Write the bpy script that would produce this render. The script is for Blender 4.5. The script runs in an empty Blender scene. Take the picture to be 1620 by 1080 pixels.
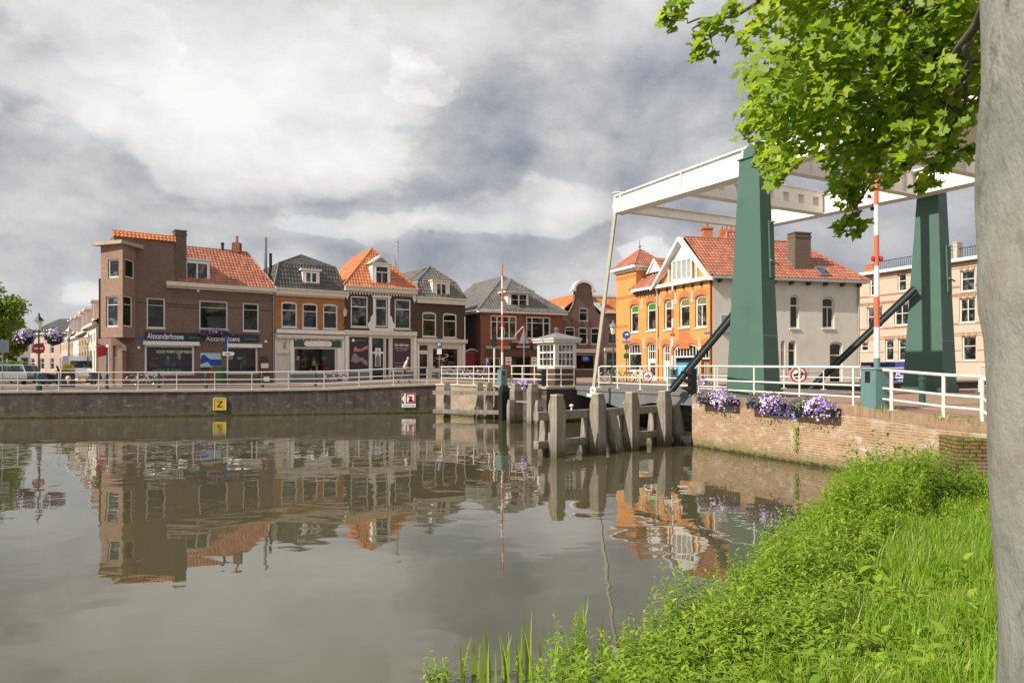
import bpy, bmesh, math, random
import numpy as np
from mathutils import Vector, Matrix
random.seed(7); rng=np.random.default_rng(11)
S=bpy.context.scene; COL=S.collection
FPX=1100.0; HOR=580.0; EYE=2.85
def at(px,py,Y): return Vector(((px-810)/FPX*Y, Y, EYE+(HOR-py)/FPX*Y))
def ground(px,Y,z): return Vector(((px-810)/FPX*Y,Y,z))
class Crop:
    def __init__(s,x,y,k): s.x=x;s.y=y;s.k=k
    def __call__(s,u,v): return (s.x+u/s.k, s.y+v/s.k)
PX=Crop(0,0,1.0)
C2=Crop(140,340,3.857); C3=Crop(410,380,4.5); C4=Crop(620,390,4.5); C5=Crop(820,390,4.5); C6=Crop(950,340,3.6); C8=Crop(1280,360,3.176); C9=Crop(950,500,8.1)

# ------------------------------------------------------------- materials
class NT:
    def __init__(s,tree): s.t=tree; s.n=tree.nodes; s.l=tree.links
    def new(s,typ,**kw):
        n=s.n.new(typ)
        for k,v in kw.items(): setattr(n,k,v)
        return n
    def put(s,sock,v):
        if hasattr(v,'is_linked') or isinstance(v,bpy.types.NodeSocket): s.l.new(v,sock)
        else: sock.default_value=v
    def math(s,op,a,b=None,c=None,clamp=False):
        n=s.new('ShaderNodeMath',operation=op); n.use_clamp=clamp
        s.put(n.inputs[0],a)
        if b is not None: s.put(n.inputs[1],b)
        if c is not None: s.put(n.inputs[2],c)
        return n.outputs[0]
    def mix(s,fac,a,b,mode='MIX'):
        n=s.new('ShaderNodeMix',data_type='RGBA',blend_type=mode)
        s.put(n.inputs[0],fac); s.put(n.inputs[6],a); s.put(n.inputs[7],b)
        return n.outputs[2]
    def noise(s,vec,scale,detail=4,rough=.55,dist=0):
        n=s.new('ShaderNodeTexNoise'); s.l.new(vec,n.inputs['Vector'])
        n.inputs['Scale'].default_value=scale; n.inputs['Detail'].default_value=detail
        n.inputs['Roughness'].default_value=rough; n.inputs['Distortion'].default_value=dist
        return n.outputs['Fac']
    def ramp(s,fac,stops,interp='LINEAR'):
        n=s.new('ShaderNodeValToRGB'); n.color_ramp.interpolation=interp
        e=n.color_ramp.elements
        while len(e)<len(stops): e.new(.5)
        for i,(p,c) in enumerate(stops):
            e[i].position=p; e[i].color=(c if hasattr(c,'__len__') else (c,c,c))[:3]+(1,) if hasattr(c,'__len__') else (c,c,c,1)
        s.put(n.inputs[0],fac); return n.outputs[0]
    def scalev(s,vec,sc):
        n=s.new('ShaderNodeVectorMath',operation='MULTIPLY'); s.l.new(vec,n.inputs[0]); n.inputs[1].default_value=sc
        return n.outputs[0]
def c4(c): return (c[0],c[1],c[2],1)
def base_mat(name):
    m=bpy.data.materials.new(name); m.use_nodes=True
    nt=NT(m.node_tree); b=nt.n['Principled BSDF']; tc=nt.new('ShaderNodeTexCoord')
    return m,nt,b,tc
def bump(nt,b,h,strength=.4,dist=.02):
    n=nt.new('ShaderNodeBump'); n.inputs['Strength'].default_value=strength; n.inputs['Distance'].default_value=dist
    nt.put(n.inputs['Height'],h); nt.l.new(n.outputs[0],b.inputs['Normal'])
_mc={}
def M(name,col,rough=.6,var=.18,scale=3.0,metal=0,spec=.4,bmp=0,dirt=0,dirtcol=(.12,.1,.08)):
    if name in _mc: return _mc[name]
    m,nt,b,tc=base_mat(name)
    o=tc.outputs['Object']
    n=nt.noise(o,scale,5,.6)
    f=nt.math('MULTIPLY_ADD',n,2*var,1-var)
    c=nt.mix(1.0,c4(col),f,'MULTIPLY')
    if dirt:
        d=nt.noise(nt.scalev(o,(1,1,.35)),scale*.7,6,.7)
        df=nt.ramp(d,[(.45,0.0),(.75,float(dirt))])
        c=nt.mix(df,c,c4(dirtcol))
    nt.l.new(c,b.inputs['Base Color'])
    r=nt.math('MULTIPLY_ADD',n,.25,rough-.12,clamp=True); nt.l.new(r,b.inputs['Roughness'])
    b.inputs['Metallic'].default_value=metal; b.inputs['Specular IOR Level'].default_value=spec
    if bmp: bump(nt,b,nt.noise(o,scale*6,4),bmp,.01)
    _mc[name]=m; return m
def brick(name,c1,c2,mortar,bw=.22,rh=.068,ms=.012,stain=.3,staincol=(.1,.08,.07),white=0,moss=0,streak=0,bmp=.5,rot=False):
    if name in _mc: return _mc[name]
    m,nt,b,tc=base_mat(name)
    uv=tc.outputs['UV']; o=tc.outputs['Object']
    v=uv
    if rot:
        mp=nt.new('ShaderNodeMapping'); mp.inputs['Rotation'].default_value=(0,0,math.pi/2); nt.l.new(uv,mp.inputs[0]); v=mp.outputs[0]
    t=nt.new('ShaderNodeTexBrick'); nt.l.new(v,t.inputs['Vector'])
    t.inputs['Color1'].default_value=c4(c1); t.inputs['Color2'].default_value=c4(c2); t.inputs['Mortar'].default_value=c4(mortar)
    t.inputs['Scale'].default_value=1; t.inputs['Brick Width'].default_value=bw; t.inputs['Row Height'].default_value=rh
    t.inputs['Mortar Size'].default_value=ms; t.inputs['Mortar Smooth'].default_value=.3; t.inputs['Bias'].default_value=0
    c=t.outputs['Color']
    n=nt.noise(uv,.8,6,.65); n2=nt.noise(uv,7,3,.6)
    c=nt.mix(1.0,c,nt.math('MULTIPLY_ADD',n2,.5,.75),'MULTIPLY')
    c=nt.mix(nt.ramp(n,[(.42,0.0),(.72,float(stain))]),c,c4(staincol))
    if streak:
        ns=nt.noise(nt.scalev(uv,(2.2,.25,1)),1.0,6,.7)
        c=nt.mix(nt.ramp(ns,[(.45,0.0),(.7,float(streak))]),c,c4(staincol))
    if white:
        nw=nt.noise(nt.scalev(uv,(1,1.5,1)),1.6,8,.75)
        c=nt.mix(nt.ramp(nw,[(.52,0.0),(.7,float(white))]),c,(.55,.5,.44,1))
    if moss:
        sx=nt.new('ShaderNodeSeparateXYZ'); nt.l.new(uv,sx.inputs[0])
        hgt=nt.math('ADD',sx.outputs[1],nt.math('MULTIPLY',nt.math('SUBTRACT',n2,.5),.35))
        c=nt.mix(nt.ramp(hgt,[(.10,float(moss)),(.42,0.0)]),c,(.13,.12,.035,1))
        c=nt.mix(nt.ramp(hgt,[(.02,.9),(.12,0.0)]),c,(.03,.03,.015,1))
    nt.l.new(c,b.inputs['Base Color']); b.inputs['Roughness'].default_value=.85; b.inputs['Specular IOR Level'].default_value=.2
    if bmp:
        inv=nt.math('SUBTRACT',nt.math('MULTIPLY',n2,.6),t.outputs['Fac']); bump(nt,b,inv,bmp,.012)
    _mc[name]=m; return m
def tile(name,c1,c2,dark=(.05,.03,.025),gloss=.45):
    m,nt,b,tc=base_mat(name)
    uv=tc.outputs['UV']
    fl=nt.new('ShaderNodeVectorMath',operation='FLOOR'); nt.l.new(uv,fl.inputs[0])
    wn=nt.new('ShaderNodeTexWhiteNoise'); wn.noise_dimensions='2D'; nt.l.new(fl.outputs[0],wn.inputs['Vector'])
    c=nt.mix(wn.outputs['Value'],c4(c1),c4(c2))
    n=nt.noise(uv,.25,6,.7)
    c=nt.mix(nt.ramp(n,[(.45,0.0),(.75,.55)]),c,c4(dark))
    n2=nt.noise(uv,1.3,4,.6); c=nt.mix(1.0,c,nt.math('MULTIPLY_ADD',n2,.5,.75),'MULTIPLY')
    nt.l.new(c,b.inputs['Base Color']); b.inputs['Roughness'].default_value=gloss
    return m
def foliage(name,cols,trans=.35,rough=.5):
    m,nt,b,tc=base_mat(name)
    g=nt.new('ShaderNodeNewGeometry')
    c=nt.ramp(g.outputs['Random Per Island'],[(i/(len(cols)-1),c4(k)) for i,k in enumerate(cols)])
    nt.l.new(c,b.inputs['Base Color']); b.inputs['Roughness'].default_value=rough; b.inputs['Specular IOR Level'].default_value=.35
    tr=nt.new('ShaderNodeBsdfTranslucent'); 
    ct=nt.mix(1.0,c,(1.5,1.35,.5,1),'MULTIPLY'); nt.l.new(ct,tr.inputs['Color'])
    mx=nt.new('ShaderNodeMixShader'); mx.inputs[0].default_value=trans
    nt.l.new(b.outputs[0],mx.inputs[1]); nt.l.new(tr.outputs[0],mx.inputs[2])
    nt.l.new(mx.outputs[0],nt.n['Material Output'].inputs['Surface'])
    return m
def glass_dark(name,tint=(.02,.025,.02),rough=.03,var=.9,hue=(.05,.07,.03)):
    "opaque window: dark room behind glossy pane"
    m,nt,b,tc=base_mat(name)
    o=tc.outputs['Object']
    n=nt.noise(nt.scalev(o,(1,1,.8)),1.3,6,.75,.8)
    c=nt.mix(nt.ramp(n,[(.50,0.0),(.60,float(var))]),c4(tint),c4(hue))
    nt.l.new(c,b.inputs['Base Color']); b.inputs['Roughness'].default_value=rough; b.inputs['Specular IOR Level'].default_value=.35
    nb=nt.noise(o,.9,2); bump(nt,b,nb,.03,.05)
    return m

# ------------------------------------------------------------- mesh builder
class MB:
    def __init__(s): s.v=[]; s.f=[]; s.m=[]; s.uv=None; s.smooth=False
    def add(s,verts,faces,mi=0):
        b=len(s.v); s.v+= [tuple(p) for p in verts]
        for f in faces: s.f.append(tuple(i+b for i in f)); s.m.append(mi)
        return s
    def quad(s,a,b,c,d,mi=0): return s.add([a,b,c,d],[(0,1,2,3)],mi)
    def hexa(s,lo,hi,mi=0):
        "lo,hi: matching loops of points"
        n=len(lo); f=[tuple(range(n-1,-1,-1)),tuple(range(n,2*n))]
        f+=[(i,(i+1)%n,n+(i+1)%n,n+i) for i in range(n)]
        return s.add(list(lo)+list(hi),f,mi)
    def box(s,x0,x1,y0,y1,z0,z1,mi=0):
        return s.hexa([(x0,y0,z0),(x1,y0,z0),(x1,y1,z0),(x0,y1,z0)],[(x0,y0,z1),(x1,y0,z1),(x1,y1,z1),(x0,y1,z1)],mi)
    def beam(s,a,b,w,h,up=(0,0,1),mi=0):
        "rectangular bar a->b, w sideways, h along up"
        a=Vector(a);b=Vector(b);d=(b-a).normalized(); up=Vector(up)
        r=d.cross(up)
        if r.length<1e-4: r=d.cross(Vector((1,0,0)))
        r.normalize(); u=r.cross(d).normalized()
        o=[r*(w/2)+u*(h/2),-r*(w/2)+u*(h/2),-r*(w/2)-u*(h/2),r*(w/2)-u*(h/2)]
        return s.hexa([a+k for k in o],[b+k for k in o],mi)
    def tube(s,pts,r,n=8,mi=0,cap=True):
        pts=[Vector(p) for p in pts]; rs=r if hasattr(r,'__len__') else [r]*len(pts)
        rings=[]; prev=None
        for i,p in enumerate(pts):
            d=(pts[min(i+1,len(pts)-1)]-pts[max(i-1,0)]).normalized()
            if prev is None:
                a=d.cross(Vector((0,0,1)))
                if a.length<1e-3: a=d.cross(Vector((1,0,0)))
            else:
                a=prev-d*prev.dot(d)
                if a.length<1e-4: a=d.cross(Vector((1,0,0)))
            a.normalize(); prev=a; b=d.cross(a)
            rings.append([p+(a*math.cos(2*math.pi*k/n)+b*math.sin(2*math.pi*k/n))*rs[i] for k in range(n)])
        vs=[q for rg in rings for q in rg]; f=[]
        for i in range(len(rings)-1):
            for k in range(n): f.append((i*n+k,i*n+(k+1)%n,(i+1)*n+(k+1)%n,(i+1)*n+k))
        if cap: f.append(tuple(range(n-1,-1,-1))); f.append(tuple((len(rings)-1)*n+k for k in range(n)))
        return s.add(vs,f,mi)
    def lathe(s,c,prof,n=12,mi=0):
        "prof [(r,z)] about vertical axis at c"
        c=Vector(c); vs=[]; f=[]
        for r,z in prof:
            for k in range(n): vs.append(c+Vector((r*math.cos(2*math.pi*k/n),r*math.sin(2*math.pi*k/n),z)))
        for i in range(len(prof)-1):
            for k in range(n): f.append((i*n+k,i*n+(k+1)%n,(i+1)*n+(k+1)%n,(i+1)*n+k))
        f.append(tuple(range(n-1,-1,-1))); f.append(tuple((len(prof)-1)*n+k for k in range(n)))
        return s.add(vs,f,mi)
    def ring(s,c,axis,R,r,n=20,k=6,mi=0):
        axis=Vector(axis).normalized(); a=axis.cross(Vector((0,0,1)))
        if a.length<1e-3: a=Vector((1,0,0))
        a.normalize(); b=axis.cross(a); vs=[];f=[]
        for i in range(n):
            t=2*math.pi*i/n; d=a*math.cos(t)+b*math.sin(t)
            for j in range(k):
                p=2*math.pi*j/k; vs.append(Vector(c)+d*(R+r*math.cos(p))+axis*r*math.sin(p))
        for i in range(n):
            for j in range(k): f.append((i*k+j,((i+1)%n)*k+j,((i+1)%n)*k+(j+1)%k,i*k+(j+1)%k))
        return s.add(vs,f,mi)
    def disc(s,c,axis,R,th=.01,n=24,mi=0):
        axis=Vector(axis).normalized()
        return s.tube([Vector(c)-axis*th/2,Vector(c)+axis*th/2],R,n,mi)
    def build(s,name,mats,parent=None,smooth=None,uvs=None):
        me=bpy.data.meshes.new(name)
        off=WL.get(parent.name,Vector((0,0,0))) if parent else Vector((0,0,0))
        vs=[(p[0]-off[0],p[1]-off[1],p[2]-off[2]) for p in s.v]
        me.from_pydata(vs,[],s.f)
        if not isinstance(mats,(list,tuple)): mats=[mats]
        for m in mats: me.materials.append(m)
        if len(mats)>1: me.polygons.foreach_set('material_index',s.m)
        uvl=me.uv_layers.new(name='UVMap'); dat=[]
        if uvs is not None:
            for f in s.f:
                for i in f: dat+= uvs[i]
        else:
            for k,f in enumerate(s.f):
                p=me.polygons[k].normal
                if abs(p.z)<.75:
                    t=Vector((-p.y,p.x,0)); t.normalize()
                    for i in f: q=s.v[i]; dat+= (q[0]*t.x+q[1]*t.y, q[2])
                else:
                    for i in f: q=s.v[i]; dat+= (q[0],q[1])
        uvl.data.foreach_set('uv',dat)
        sm=s.smooth if smooth is None else smooth
        if sm: me.polygons.foreach_set('use_smooth',[True]*len(me.polygons))
        me.update()
        o=bpy.data.objects.new(name,me); COL.objects.link(o)
        if parent: o.parent=parent
        WL[o.name]=off.copy()
        return o
WL={}
def thing(name,label,cat,loc=(0,0,0),group=None,kind=None):
    o=bpy.data.objects.new(name,None); COL.objects.link(o); o.location=loc; WL[o.name]=Vector(loc)
    o.empty_display_size=.2
    return tag(o,label,cat,group,kind)
def tag(o,label=None,cat=None,group=None,kind=None):
    if label: o['label']=label
    if cat: o['category']=cat
    if group: o['group']=group
    if kind: o['kind']=kind
    return o
def struct(o): o['kind']='structure'; return o
def dup(root,loc,rz=0,label=None,group=None,scale=None):
    r=root.copy(); COL.objects.link(r); r.location=loc; r.rotation_euler=(0,0,rz)
    if scale: r.scale=scale
    if label: r['label']=label
    if group: r['group']=group
    for ch in list(root.children):
        c=ch.copy(); COL.objects.link(c); c.parent=r
        for g in list(ch.children):
            d=g.copy(); COL.objects.link(d); d.parent=c
    return r
def numpy_mesh(name,V,Fq,mats,parent=None,midx=None,smooth=False):
    "V (n,3); Fq list of (k,m) int arrays"
    me=bpy.data.meshes.new(name); off=np.array(WL.get(parent.name,(0,0,0))) if parent else 0
    V=np.asarray(V,float)-off
    me.vertices.add(len(V)); me.vertices.foreach_set('co',V.ravel())
    loops=np.concatenate([f.ravel() for f in Fq]); tot=np.concatenate([np.full(len(f),f.shape[1]) for f in Fq])
    start=np.concatenate([[0],np.cumsum(tot)[:-1]])
    me.loops.add(len(loops)); me.loops.foreach_set('vertex_index',loops.astype(np.int32))
    me.polygons.add(len(tot)); me.polygons.foreach_set('loop_start',start.astype(np.int32)); me.polygons.foreach_set('loop_total',tot.astype(np.int32))
    if not isinstance(mats,(list,tuple)): mats=[mats]
    for m in mats: me.materials.append(m)
    if midx is not None: me.polygons.foreach_set('material_index',np.asarray(midx,np.int32))
    if smooth: me.polygons.foreach_set('use_smooth',[True]*len(tot))
    me.update(calc_edges=True); me.validate()
    o=bpy.data.objects.new(name,me); COL.objects.link(o)
    if parent: o.parent=parent; WL[o.name]=WL[parent.name].copy()
    return o
def text(name,s,origin,xdir,zdir,width,height,mat,parent,ext=.006):
    "lettering lying in the plane xdir,zdir, lower left corner at origin, fitted to width x height"
    cu=bpy.data.curves.new(name,'FONT'); cu.body=s; cu.extrude=ext; cu.resolution_u=3
    o=bpy.data.objects.new(name,cu); COL.objects.link(o); cu.materials.append(mat)
    bpy.context.view_layer.update()
    bb=o.bound_box; x0=min(b[0] for b in bb);x1=max(b[0] for b in bb);y0=min(b[1] for b in bb);y1=max(b[1] for b in bb)
    sx=width/max(x1-x0,1e-3); sy=height/max(y1-y0,1e-3)
    X=Vector(xdir).normalized(); Z=Vector(zdir).normalized(); N=X.cross(Z)
    off=WL.get(parent.name,Vector((0,0,0)))
    p=Vector(origin)-X*x0*sx-Z*y0*sy-off
    mw=Matrix(((X.x*sx,Z.x*sy,N.x,p.x),(X.y*sx,Z.y*sy,N.y,p.y),(X.z*sx,Z.z*sy,N.z,p.z),(0,0,0,1)))
    bpy.context.view_layer.update()
    me=bpy.data.meshes.new_from_object(o.evaluated_get(bpy.context.evaluated_depsgraph_get()))
    bpy.data.objects.remove(o); bpy.data.curves.remove(cu)
    me.name=name; o=bpy.data.objects.new(name,me); COL.objects.link(o)
    if not me.materials: me.materials.append(mat)
    o.parent=parent; o.matrix_local=mw
    return o

# ------------------------------------------------------------- facades
class Fac:
    "vertical plane from A (left as seen) to B (right); off>0 is outward"
    def __init__(s,A,B):
        s.A=Vector((A[0],A[1],0)); s.B=Vector((B[0],B[1],0)); s.L=(s.B-s.A).length
        s.d=(s.B-s.A).normalized(); s.n=Vector((s.d.y,-s.d.x,0))
    def P(s,u,z,off=0): p=s.A+s.d*u+s.n*off; return Vector((p.x,p.y,z))
    def uz(s,px,py,off=0):
        rx=(px-810)/FPX; rz=(HOR-py)/FPX; a=s.A+s.n*off
        # a+u d = k(rx,1)
        den=s.d.x-rx*s.d.y; u=(rx*a.y-a.x)/den; k=a.y+u*s.d.y
        return u,EYE+rz*k
    def u(s,px,off=0): return s.uz(px,580,off)[0]
    def rect(s,C,x0,y0,x1,y1,off=0):
        cx=(x0+x1)/2; a=C(x0,y0);b=C(x1,y1);c0=C(cx,y0);c1=C(cx,y1)
        return s.u(a[0],off),s.u(b[0],off),s.uz(c1[0],c1[1],off)[1],s.uz(c0[0],c0[1],off)[1]
    def pt(s,C,x,y,off=0): p=C(x,y); return s.uz(p[0],p[1],off)
    def box(s,mb,u0,u1,z0,z1,o0,o1,mi=0):
        lo=[s.P(u0,z0,o1),s.P(u1,z0,o1),s.P(u1,z0,o0),s.P(u0,z0,o0)]; hi=[Vector((p.x,p.y,z1)) for p in lo]
        mb.hexa(lo,hi,mi)
    def prism(s,mb,poly,o0,o1,mi=0):
        "poly [(u,z)] counter-clockwise as seen"
        mb.hexa([s.P(u,z,o0) for u,z in poly],[s.P(u,z,o1) for u,z in poly],mi)
def extend(F,px,vp):
    "next facade starting at F.B with vanishing point vp, ending at pixel column px"
    d=Vector((vp-810,FPX,0)).normalized(); rx=(px-810)/FPX; a=F.B
    s=(rx*a.y-a.x)/(d.x-rx*d.y); return Fac((a.x,a.y),(a.x+d.x*s,a.y+d.y*s))
def wall_holes(mb,F,u0,u1,z0,z1,holes,depth=.14,mi=0,arch_n=8):
    "wall face with real openings; holes (ua,ub,za,zb,rise)"
    us=sorted({u0,u1}|{min(max(h[i],u0),u1) for h in holes for i in (0,1)}); zs=sorted({z0,z1}|{min(max(h[i],z0),z1) for h in holes for i in (2,3)})
    for i in range(len(us)-1):
        for j in range(len(zs)-1):
            cu=(us[i]+us[i+1])/2; cz=(zs[j]+zs[j+1])/2
            if any(h[0]<cu<h[1] and h[2]<cz<h[3] for h in holes): continue
            mb.quad(F.P(us[i],zs[j]),F.P(us[i+1],zs[j]),F.P(us[i+1],zs[j+1]),F.P(us[i],zs[j+1]),mi)
    for h in holes:
        a,b,za,zb=h[:4]; r=h[4] if len(h)>4 else 0
        zt=zb-r
        mb.quad(F.P(a,za,-depth),F.P(b,za,-depth),F.P(b,za),F.P(a,za),mi)
        mb.quad(F.P(a,za,-depth),F.P(a,za),F.P(a,zt),F.P(a,zt,-depth),mi)
        mb.quad(F.P(b,za),F.P(b,za,-depth),F.P(b,zt,-depth),F.P(b,zt),mi)
        if r<=0: mb.quad(F.P(a,zb),F.P(b,zb),F.P(b,zb,-depth),F.P(a,zb,-depth),mi)
        else:
            pts=[(a+(b-a)*k/arch_n, zt+r*math.sqrt(max(0,1-((k/arch_n)*2-1)**2))**1.0) for k in range(arch_n+1)]
            for k in range(arch_n):
                p,q=pts[k],pts[k+1]
                mb.quad(F.P(p[0],p[1]),F.P(q[0],q[1]),F.P(q[0],zb),F.P(p[0],zb),mi)
                mb.quad(F.P(p[0],p[1]),F.P(p[0],p[1],-depth),F.P(q[0],q[1],-depth),F.P(q[0],q[1]),mi)
def window(F,parent,h,frame,pane,rec=.1,bw=.07,bars=(),sill=None,name='window',inner=None,panemb=None,proud=0,kids=None):
    "frame with bars (h,frac)/(v,frac) and a pane sub-part; h=(u0,u1,z0,z1[,rise])"
    u0,u1,z0,z1=h[:4]; r=h[4] if len(h)>4 else 0
    mb=MB(); o0,o1=-rec-.06,-rec+.02+proud
    F.box(mb,u0,u0+bw,z0,z1-r*.6,o0,o1); F.box(mb,u1-bw,u1,z0,z1-r*.6,o0,o1)
    F.box(mb,u0+bw,u1-bw,z0,z0+bw,o0,o1)
    if r<=0: F.box(mb,u0+bw,u1-bw,z1-bw,z1,o0,o1)
    else:
        N=8
        pts=[(u0+(u1-u0)*k/N, z1-r+r*math.sqrt(max(0,1-((k/N)*2-1)**2))) for k in range(N+1)]
        for k in range(N):
            p,q=pts[k],pts[k+1]; F.prism(mb,[(p[0],p[1]-bw*1.4),(q[0],q[1]-bw*1.4),(q[0],q[1]+.01),(p[0],p[1]+.01)],o0,o1-.003)
    iw=.045
    for b in bars:
        k,fr=b[0],b[1]; w=b[2] if len(b)>2 else iw
        if k=='v':
            c=u0+(u1-u0)*fr; lo=b[3] if len(b)>3 else 0; hi=b[4] if len(b)>4 else 1
            F.box(mb,c-w/2,c+w/2,z0+bw+(z1-z0-bw)*lo,z0+(z1-z0)*hi-bw*.9-r*.5*(hi>.95),o0+.01,o1-.008)
        else:
            c=z0+(z1-z0)*fr; F.box(mb,u0+bw,u1-bw,c-w/2,c+w/2,o0+.01,o1-.012)
    fo=mb.build(name,frame,parent)
    pm=MB(); a=bw*.6
    pm.quad(F.P(u0+a,z0+a,-rec-.03),F.P(u1-a,z0+a,-rec-.03),F.P(u1-a,z1-a-r*.0,-rec-.03),F.P(u0+a,z1-a-r*.0,-rec-.03))
    pm.build('pane',pane,fo)
    if inner:
        im=MB(); w=.05; x0,x1,y0,y1=u0+bw,u1-bw,z0+bw,z1-bw-r*.5
        for q in ((x0,x0+w,y0,y1),(x1-w,x1,y0,y1),(x0+w,x1-w,y0,y0+w),(x0+w,x1-w,y1-w,y1)): F.box(im,*q,o0+.005,o1-.03)
        im.build('sash',inner,fo)
    if sill:
        sm=MB(); F.box(sm,u0-.06,u1+.06,z0-.09,z0-.003,-rec,.07); sm.build('sill',sill,fo)
    return fo
def slope(mb,bl,br,tr,tl,uvs,tw=.24,th=.34,seg=4,amp=.035,lip=.03):
    "tiled roof slope with real pantile relief; corners as world points"
    bl,br,tr,tl=map(Vector,(bl,br,tr,tl))
    e=(br-bl).normalized(); nrm=e.cross(tl-bl).normalized()
    if nrm.z<0: nrm=-nrm
    v=nrm.cross(e).normalized()
    if v.z<0: v=-v
    H=max((tl-bl).dot(v),(tr-bl).dot(v)); rows=max(2,int(round(H/th))); th=H/rows
    ul=lambda y:(tl-bl).dot(e)*min(1,y/max(1e-6,(tl-bl).dot(v))); W=(br-bl).dot(e)
    ur=lambda y:W+((tr-br).dot(e))*min(1,y/max(1e-6,(tr-br).dot(v)))
    umin=min(0,(tl-bl).dot(e)); umax=max(W,(tr-bl).dot(e))
    n0=int(math.floor(umin/tw)); n1=int(math.ceil(umax/tw)); cols=[(n0*seg+i)*tw/seg for i in range((n1-n0)*seg+1)]
    prof=[0,.75,1,.35] if seg==4 else [0,1,.5][:seg]
    hgt=lambda i:amp*prof[i%seg]
    lines=[]
    for r in range(rows):
        for k,y in enumerate((r*th,(r+1)*th-.002)):
            a,b=ul(y),ur(y); row=[]
            for i,x in enumerate(cols):
                xc=min(max(x,a),b)
                row.append(len(mb.v)); p=bl+e*xc+v*y+nrm*(hgt(i)+(lip if k==0 else 0.0)); mb.v.append(tuple(p)); uvs.append((x/tw,(r+.2+.6*k)))
            lines.append((row,a,b))
    for q in range(len(lines)-1):
        r0,a0,b0=lines[q]; r1,a1,b1=lines[q+1]
        for i in range(len(cols)-1):
            x0,x1=cols[i],cols[i+1]
            if x1<=min(a0,a1)+1e-6 or x0>=max(b0,b1)-1e-6: continue
            mb.f.append((r0[i],r0[i+1],r1[i+1],r1[i])); mb.m.append(0)
def caps(mb,uvs,lines,r=.11):
    for a,b in lines:
        n=len(mb.v); a=Vector(a);b=Vector(b); k=max(2,int((b-a).length/.4))
        pts=[]; rs=[]
        for i in range(k):
            pts+=[a+(b-a)*(i/k),a+(b-a)*((i+.96)/k)]; rs+=[r,r*.86]
        mb.tube(pts,rs,8); uvs+= [((i*7)%13+.5,(i*3)%11+.5) for i in range(len(mb.v)-n)]
def roof_obj(parent,mat,slopes,ridge=(),name='roof',r=.1,**kw):
    mb=MB(); uvs=[]
    for s in slopes: slope(mb,*s,uvs,**kw)
    caps(mb,uvs,ridge,r)
    return mb.build(name,mat,parent,uvs=uvs)
# ------------------------------------------------------------- palette
mWhite=M('white_paint',(.72,.70,.66),.45,.1,4,dirt=.25,dirtcol=(.35,.32,.27))
mCream=M('cream_paint',(.62,.57,.47),.5,.12,4,dirt=.3,dirtcol=(.3,.26,.2))
mStone=M('pale_stone',(.52,.48,.42),.8,.2,5)
mGreyP=M('grey_plinth',(.16,.165,.18),.7,.2,4)
mDarkSash=M('dark_green_sash',(.012,.02,.016),.4,.2,4)
mBlack=M('black_paint',(.012,.012,.013),.5,.3,5)
mNavy=M('navy_sign',(.014,.018,.045),.4,.2,2)
mLetter=M('white_lettering',(.85,.85,.83),.5,.03)
mLetG=M('green_lettering',(.12,.42,.05),.5,.05)
mZinc=M('zinc',(.28,.29,.30),.45,.2,5,metal=.6)
mSteel=M('stainless_flue',(.55,.56,.58),.28,.15,6,metal=.9)
mLead=M('lead_flashing',(.2,.21,.23),.55,.25,5)
mGreenP=M('bridge_green',(.058,.118,.09),.5,.14,1.2,dirt=.3,dirtcol=(.05,.12,.09),bmp=.03)
mGreenD=M('bollard_green',(.02,.075,.05),.4,.2,3)
mTeal=M('cabinet_teal',(.11,.20,.20),.45,.15,2,dirt=.3,dirtcol=(.06,.08,.08))
mBeam=M('beam_cream',(.80,.76,.69),.5,.08,1.5,dirt=.28,dirtcol=(.42,.34,.24))
mRail=M('railing_white',(.70,.66,.58),.4,.12,6,dirt=.25,dirtcol=(.35,.28,.2))
mRailG=M('railing_grey',(.50,.49,.47),.4,.14,6,dirt=.3,dirtcol=(.25,.22,.2))
mRed=M('signal_red',(.60,.13,.055),.45,.12,4)
mSignRed=M('sign_red',(.55,.02,.035),.4,.1,4)
mSignBlue=M('sign_blue',(.012,.06,.34),.35,.1,4)
mYellow=M('sign_yellow',(.55,.36,.015),.45,.2,8)
mAsph=M('asphalt',(.075,.073,.072),.9,.3,2.5,bmp=.2)
mTimber=None
mRubber=M('rubber',(.015,.015,.016),.8,.2)
mSkin=M('skin',(.52,.30,.21),.55,.08)
mGlass=glass_dark('window_glass',(.010,.012,.011),.03,1,(.045,.05,.04))
mGlassG=glass_dark('window_glass_tree_reflection',(.005,.008,.005),.03,1,(.022,.04,.010))  # green of reflected trees painted into the pane colour
mGlassL=glass_dark('window_glass_bright',(.010,.013,.014),.03,1,(.12,.135,.14))
mShop=glass_dark('shop_glass',(.01,.009,.008),.04,1,(.075,.06,.04))
mTileO=tile('roof_tile_orange',(.52,.19,.06),(.36,.105,.04),(.14,.07,.04),.5)
mTileR=tile('roof_tile_red',(.42,.155,.085),(.28,.095,.058),(.09,.045,.035),.5)
mTileB=tile('roof_tile_bright',(.58,.19,.05),(.47,.12,.03),(.2,.07,.03),.5)
mTileD=tile('roof_tile_dark',(.075,.070,.066),(.04,.038,.038),(.15,.135,.11),.36)
mTileG=tile('roof_tile_grey',(.15,.14,.13),(.085,.08,.078),(.17,.155,.12),.5)
mBrickA=brick('brick_brown',(.225,.118,.082),(.135,.072,.056),(.22,.18,.15))
mBrickBay=brick('brick_bay',(.36,.20,.125),(.26,.145,.10),(.24,.2,.16))
mBrickO=brick('brick_orange_old',(.50,.20,.06),(.38,.14,.045),(.25,.15,.08),stain=.25)
mBrickD=brick('brick_dark',(.105,.055,.045),(.065,.037,.033),(.08,.065,.055),stain=.2)
mBrickR=brick('brick_red',(.29,.085,.055),(.20,.058,.04),(.2,.11,.08),stain=.3)
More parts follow.
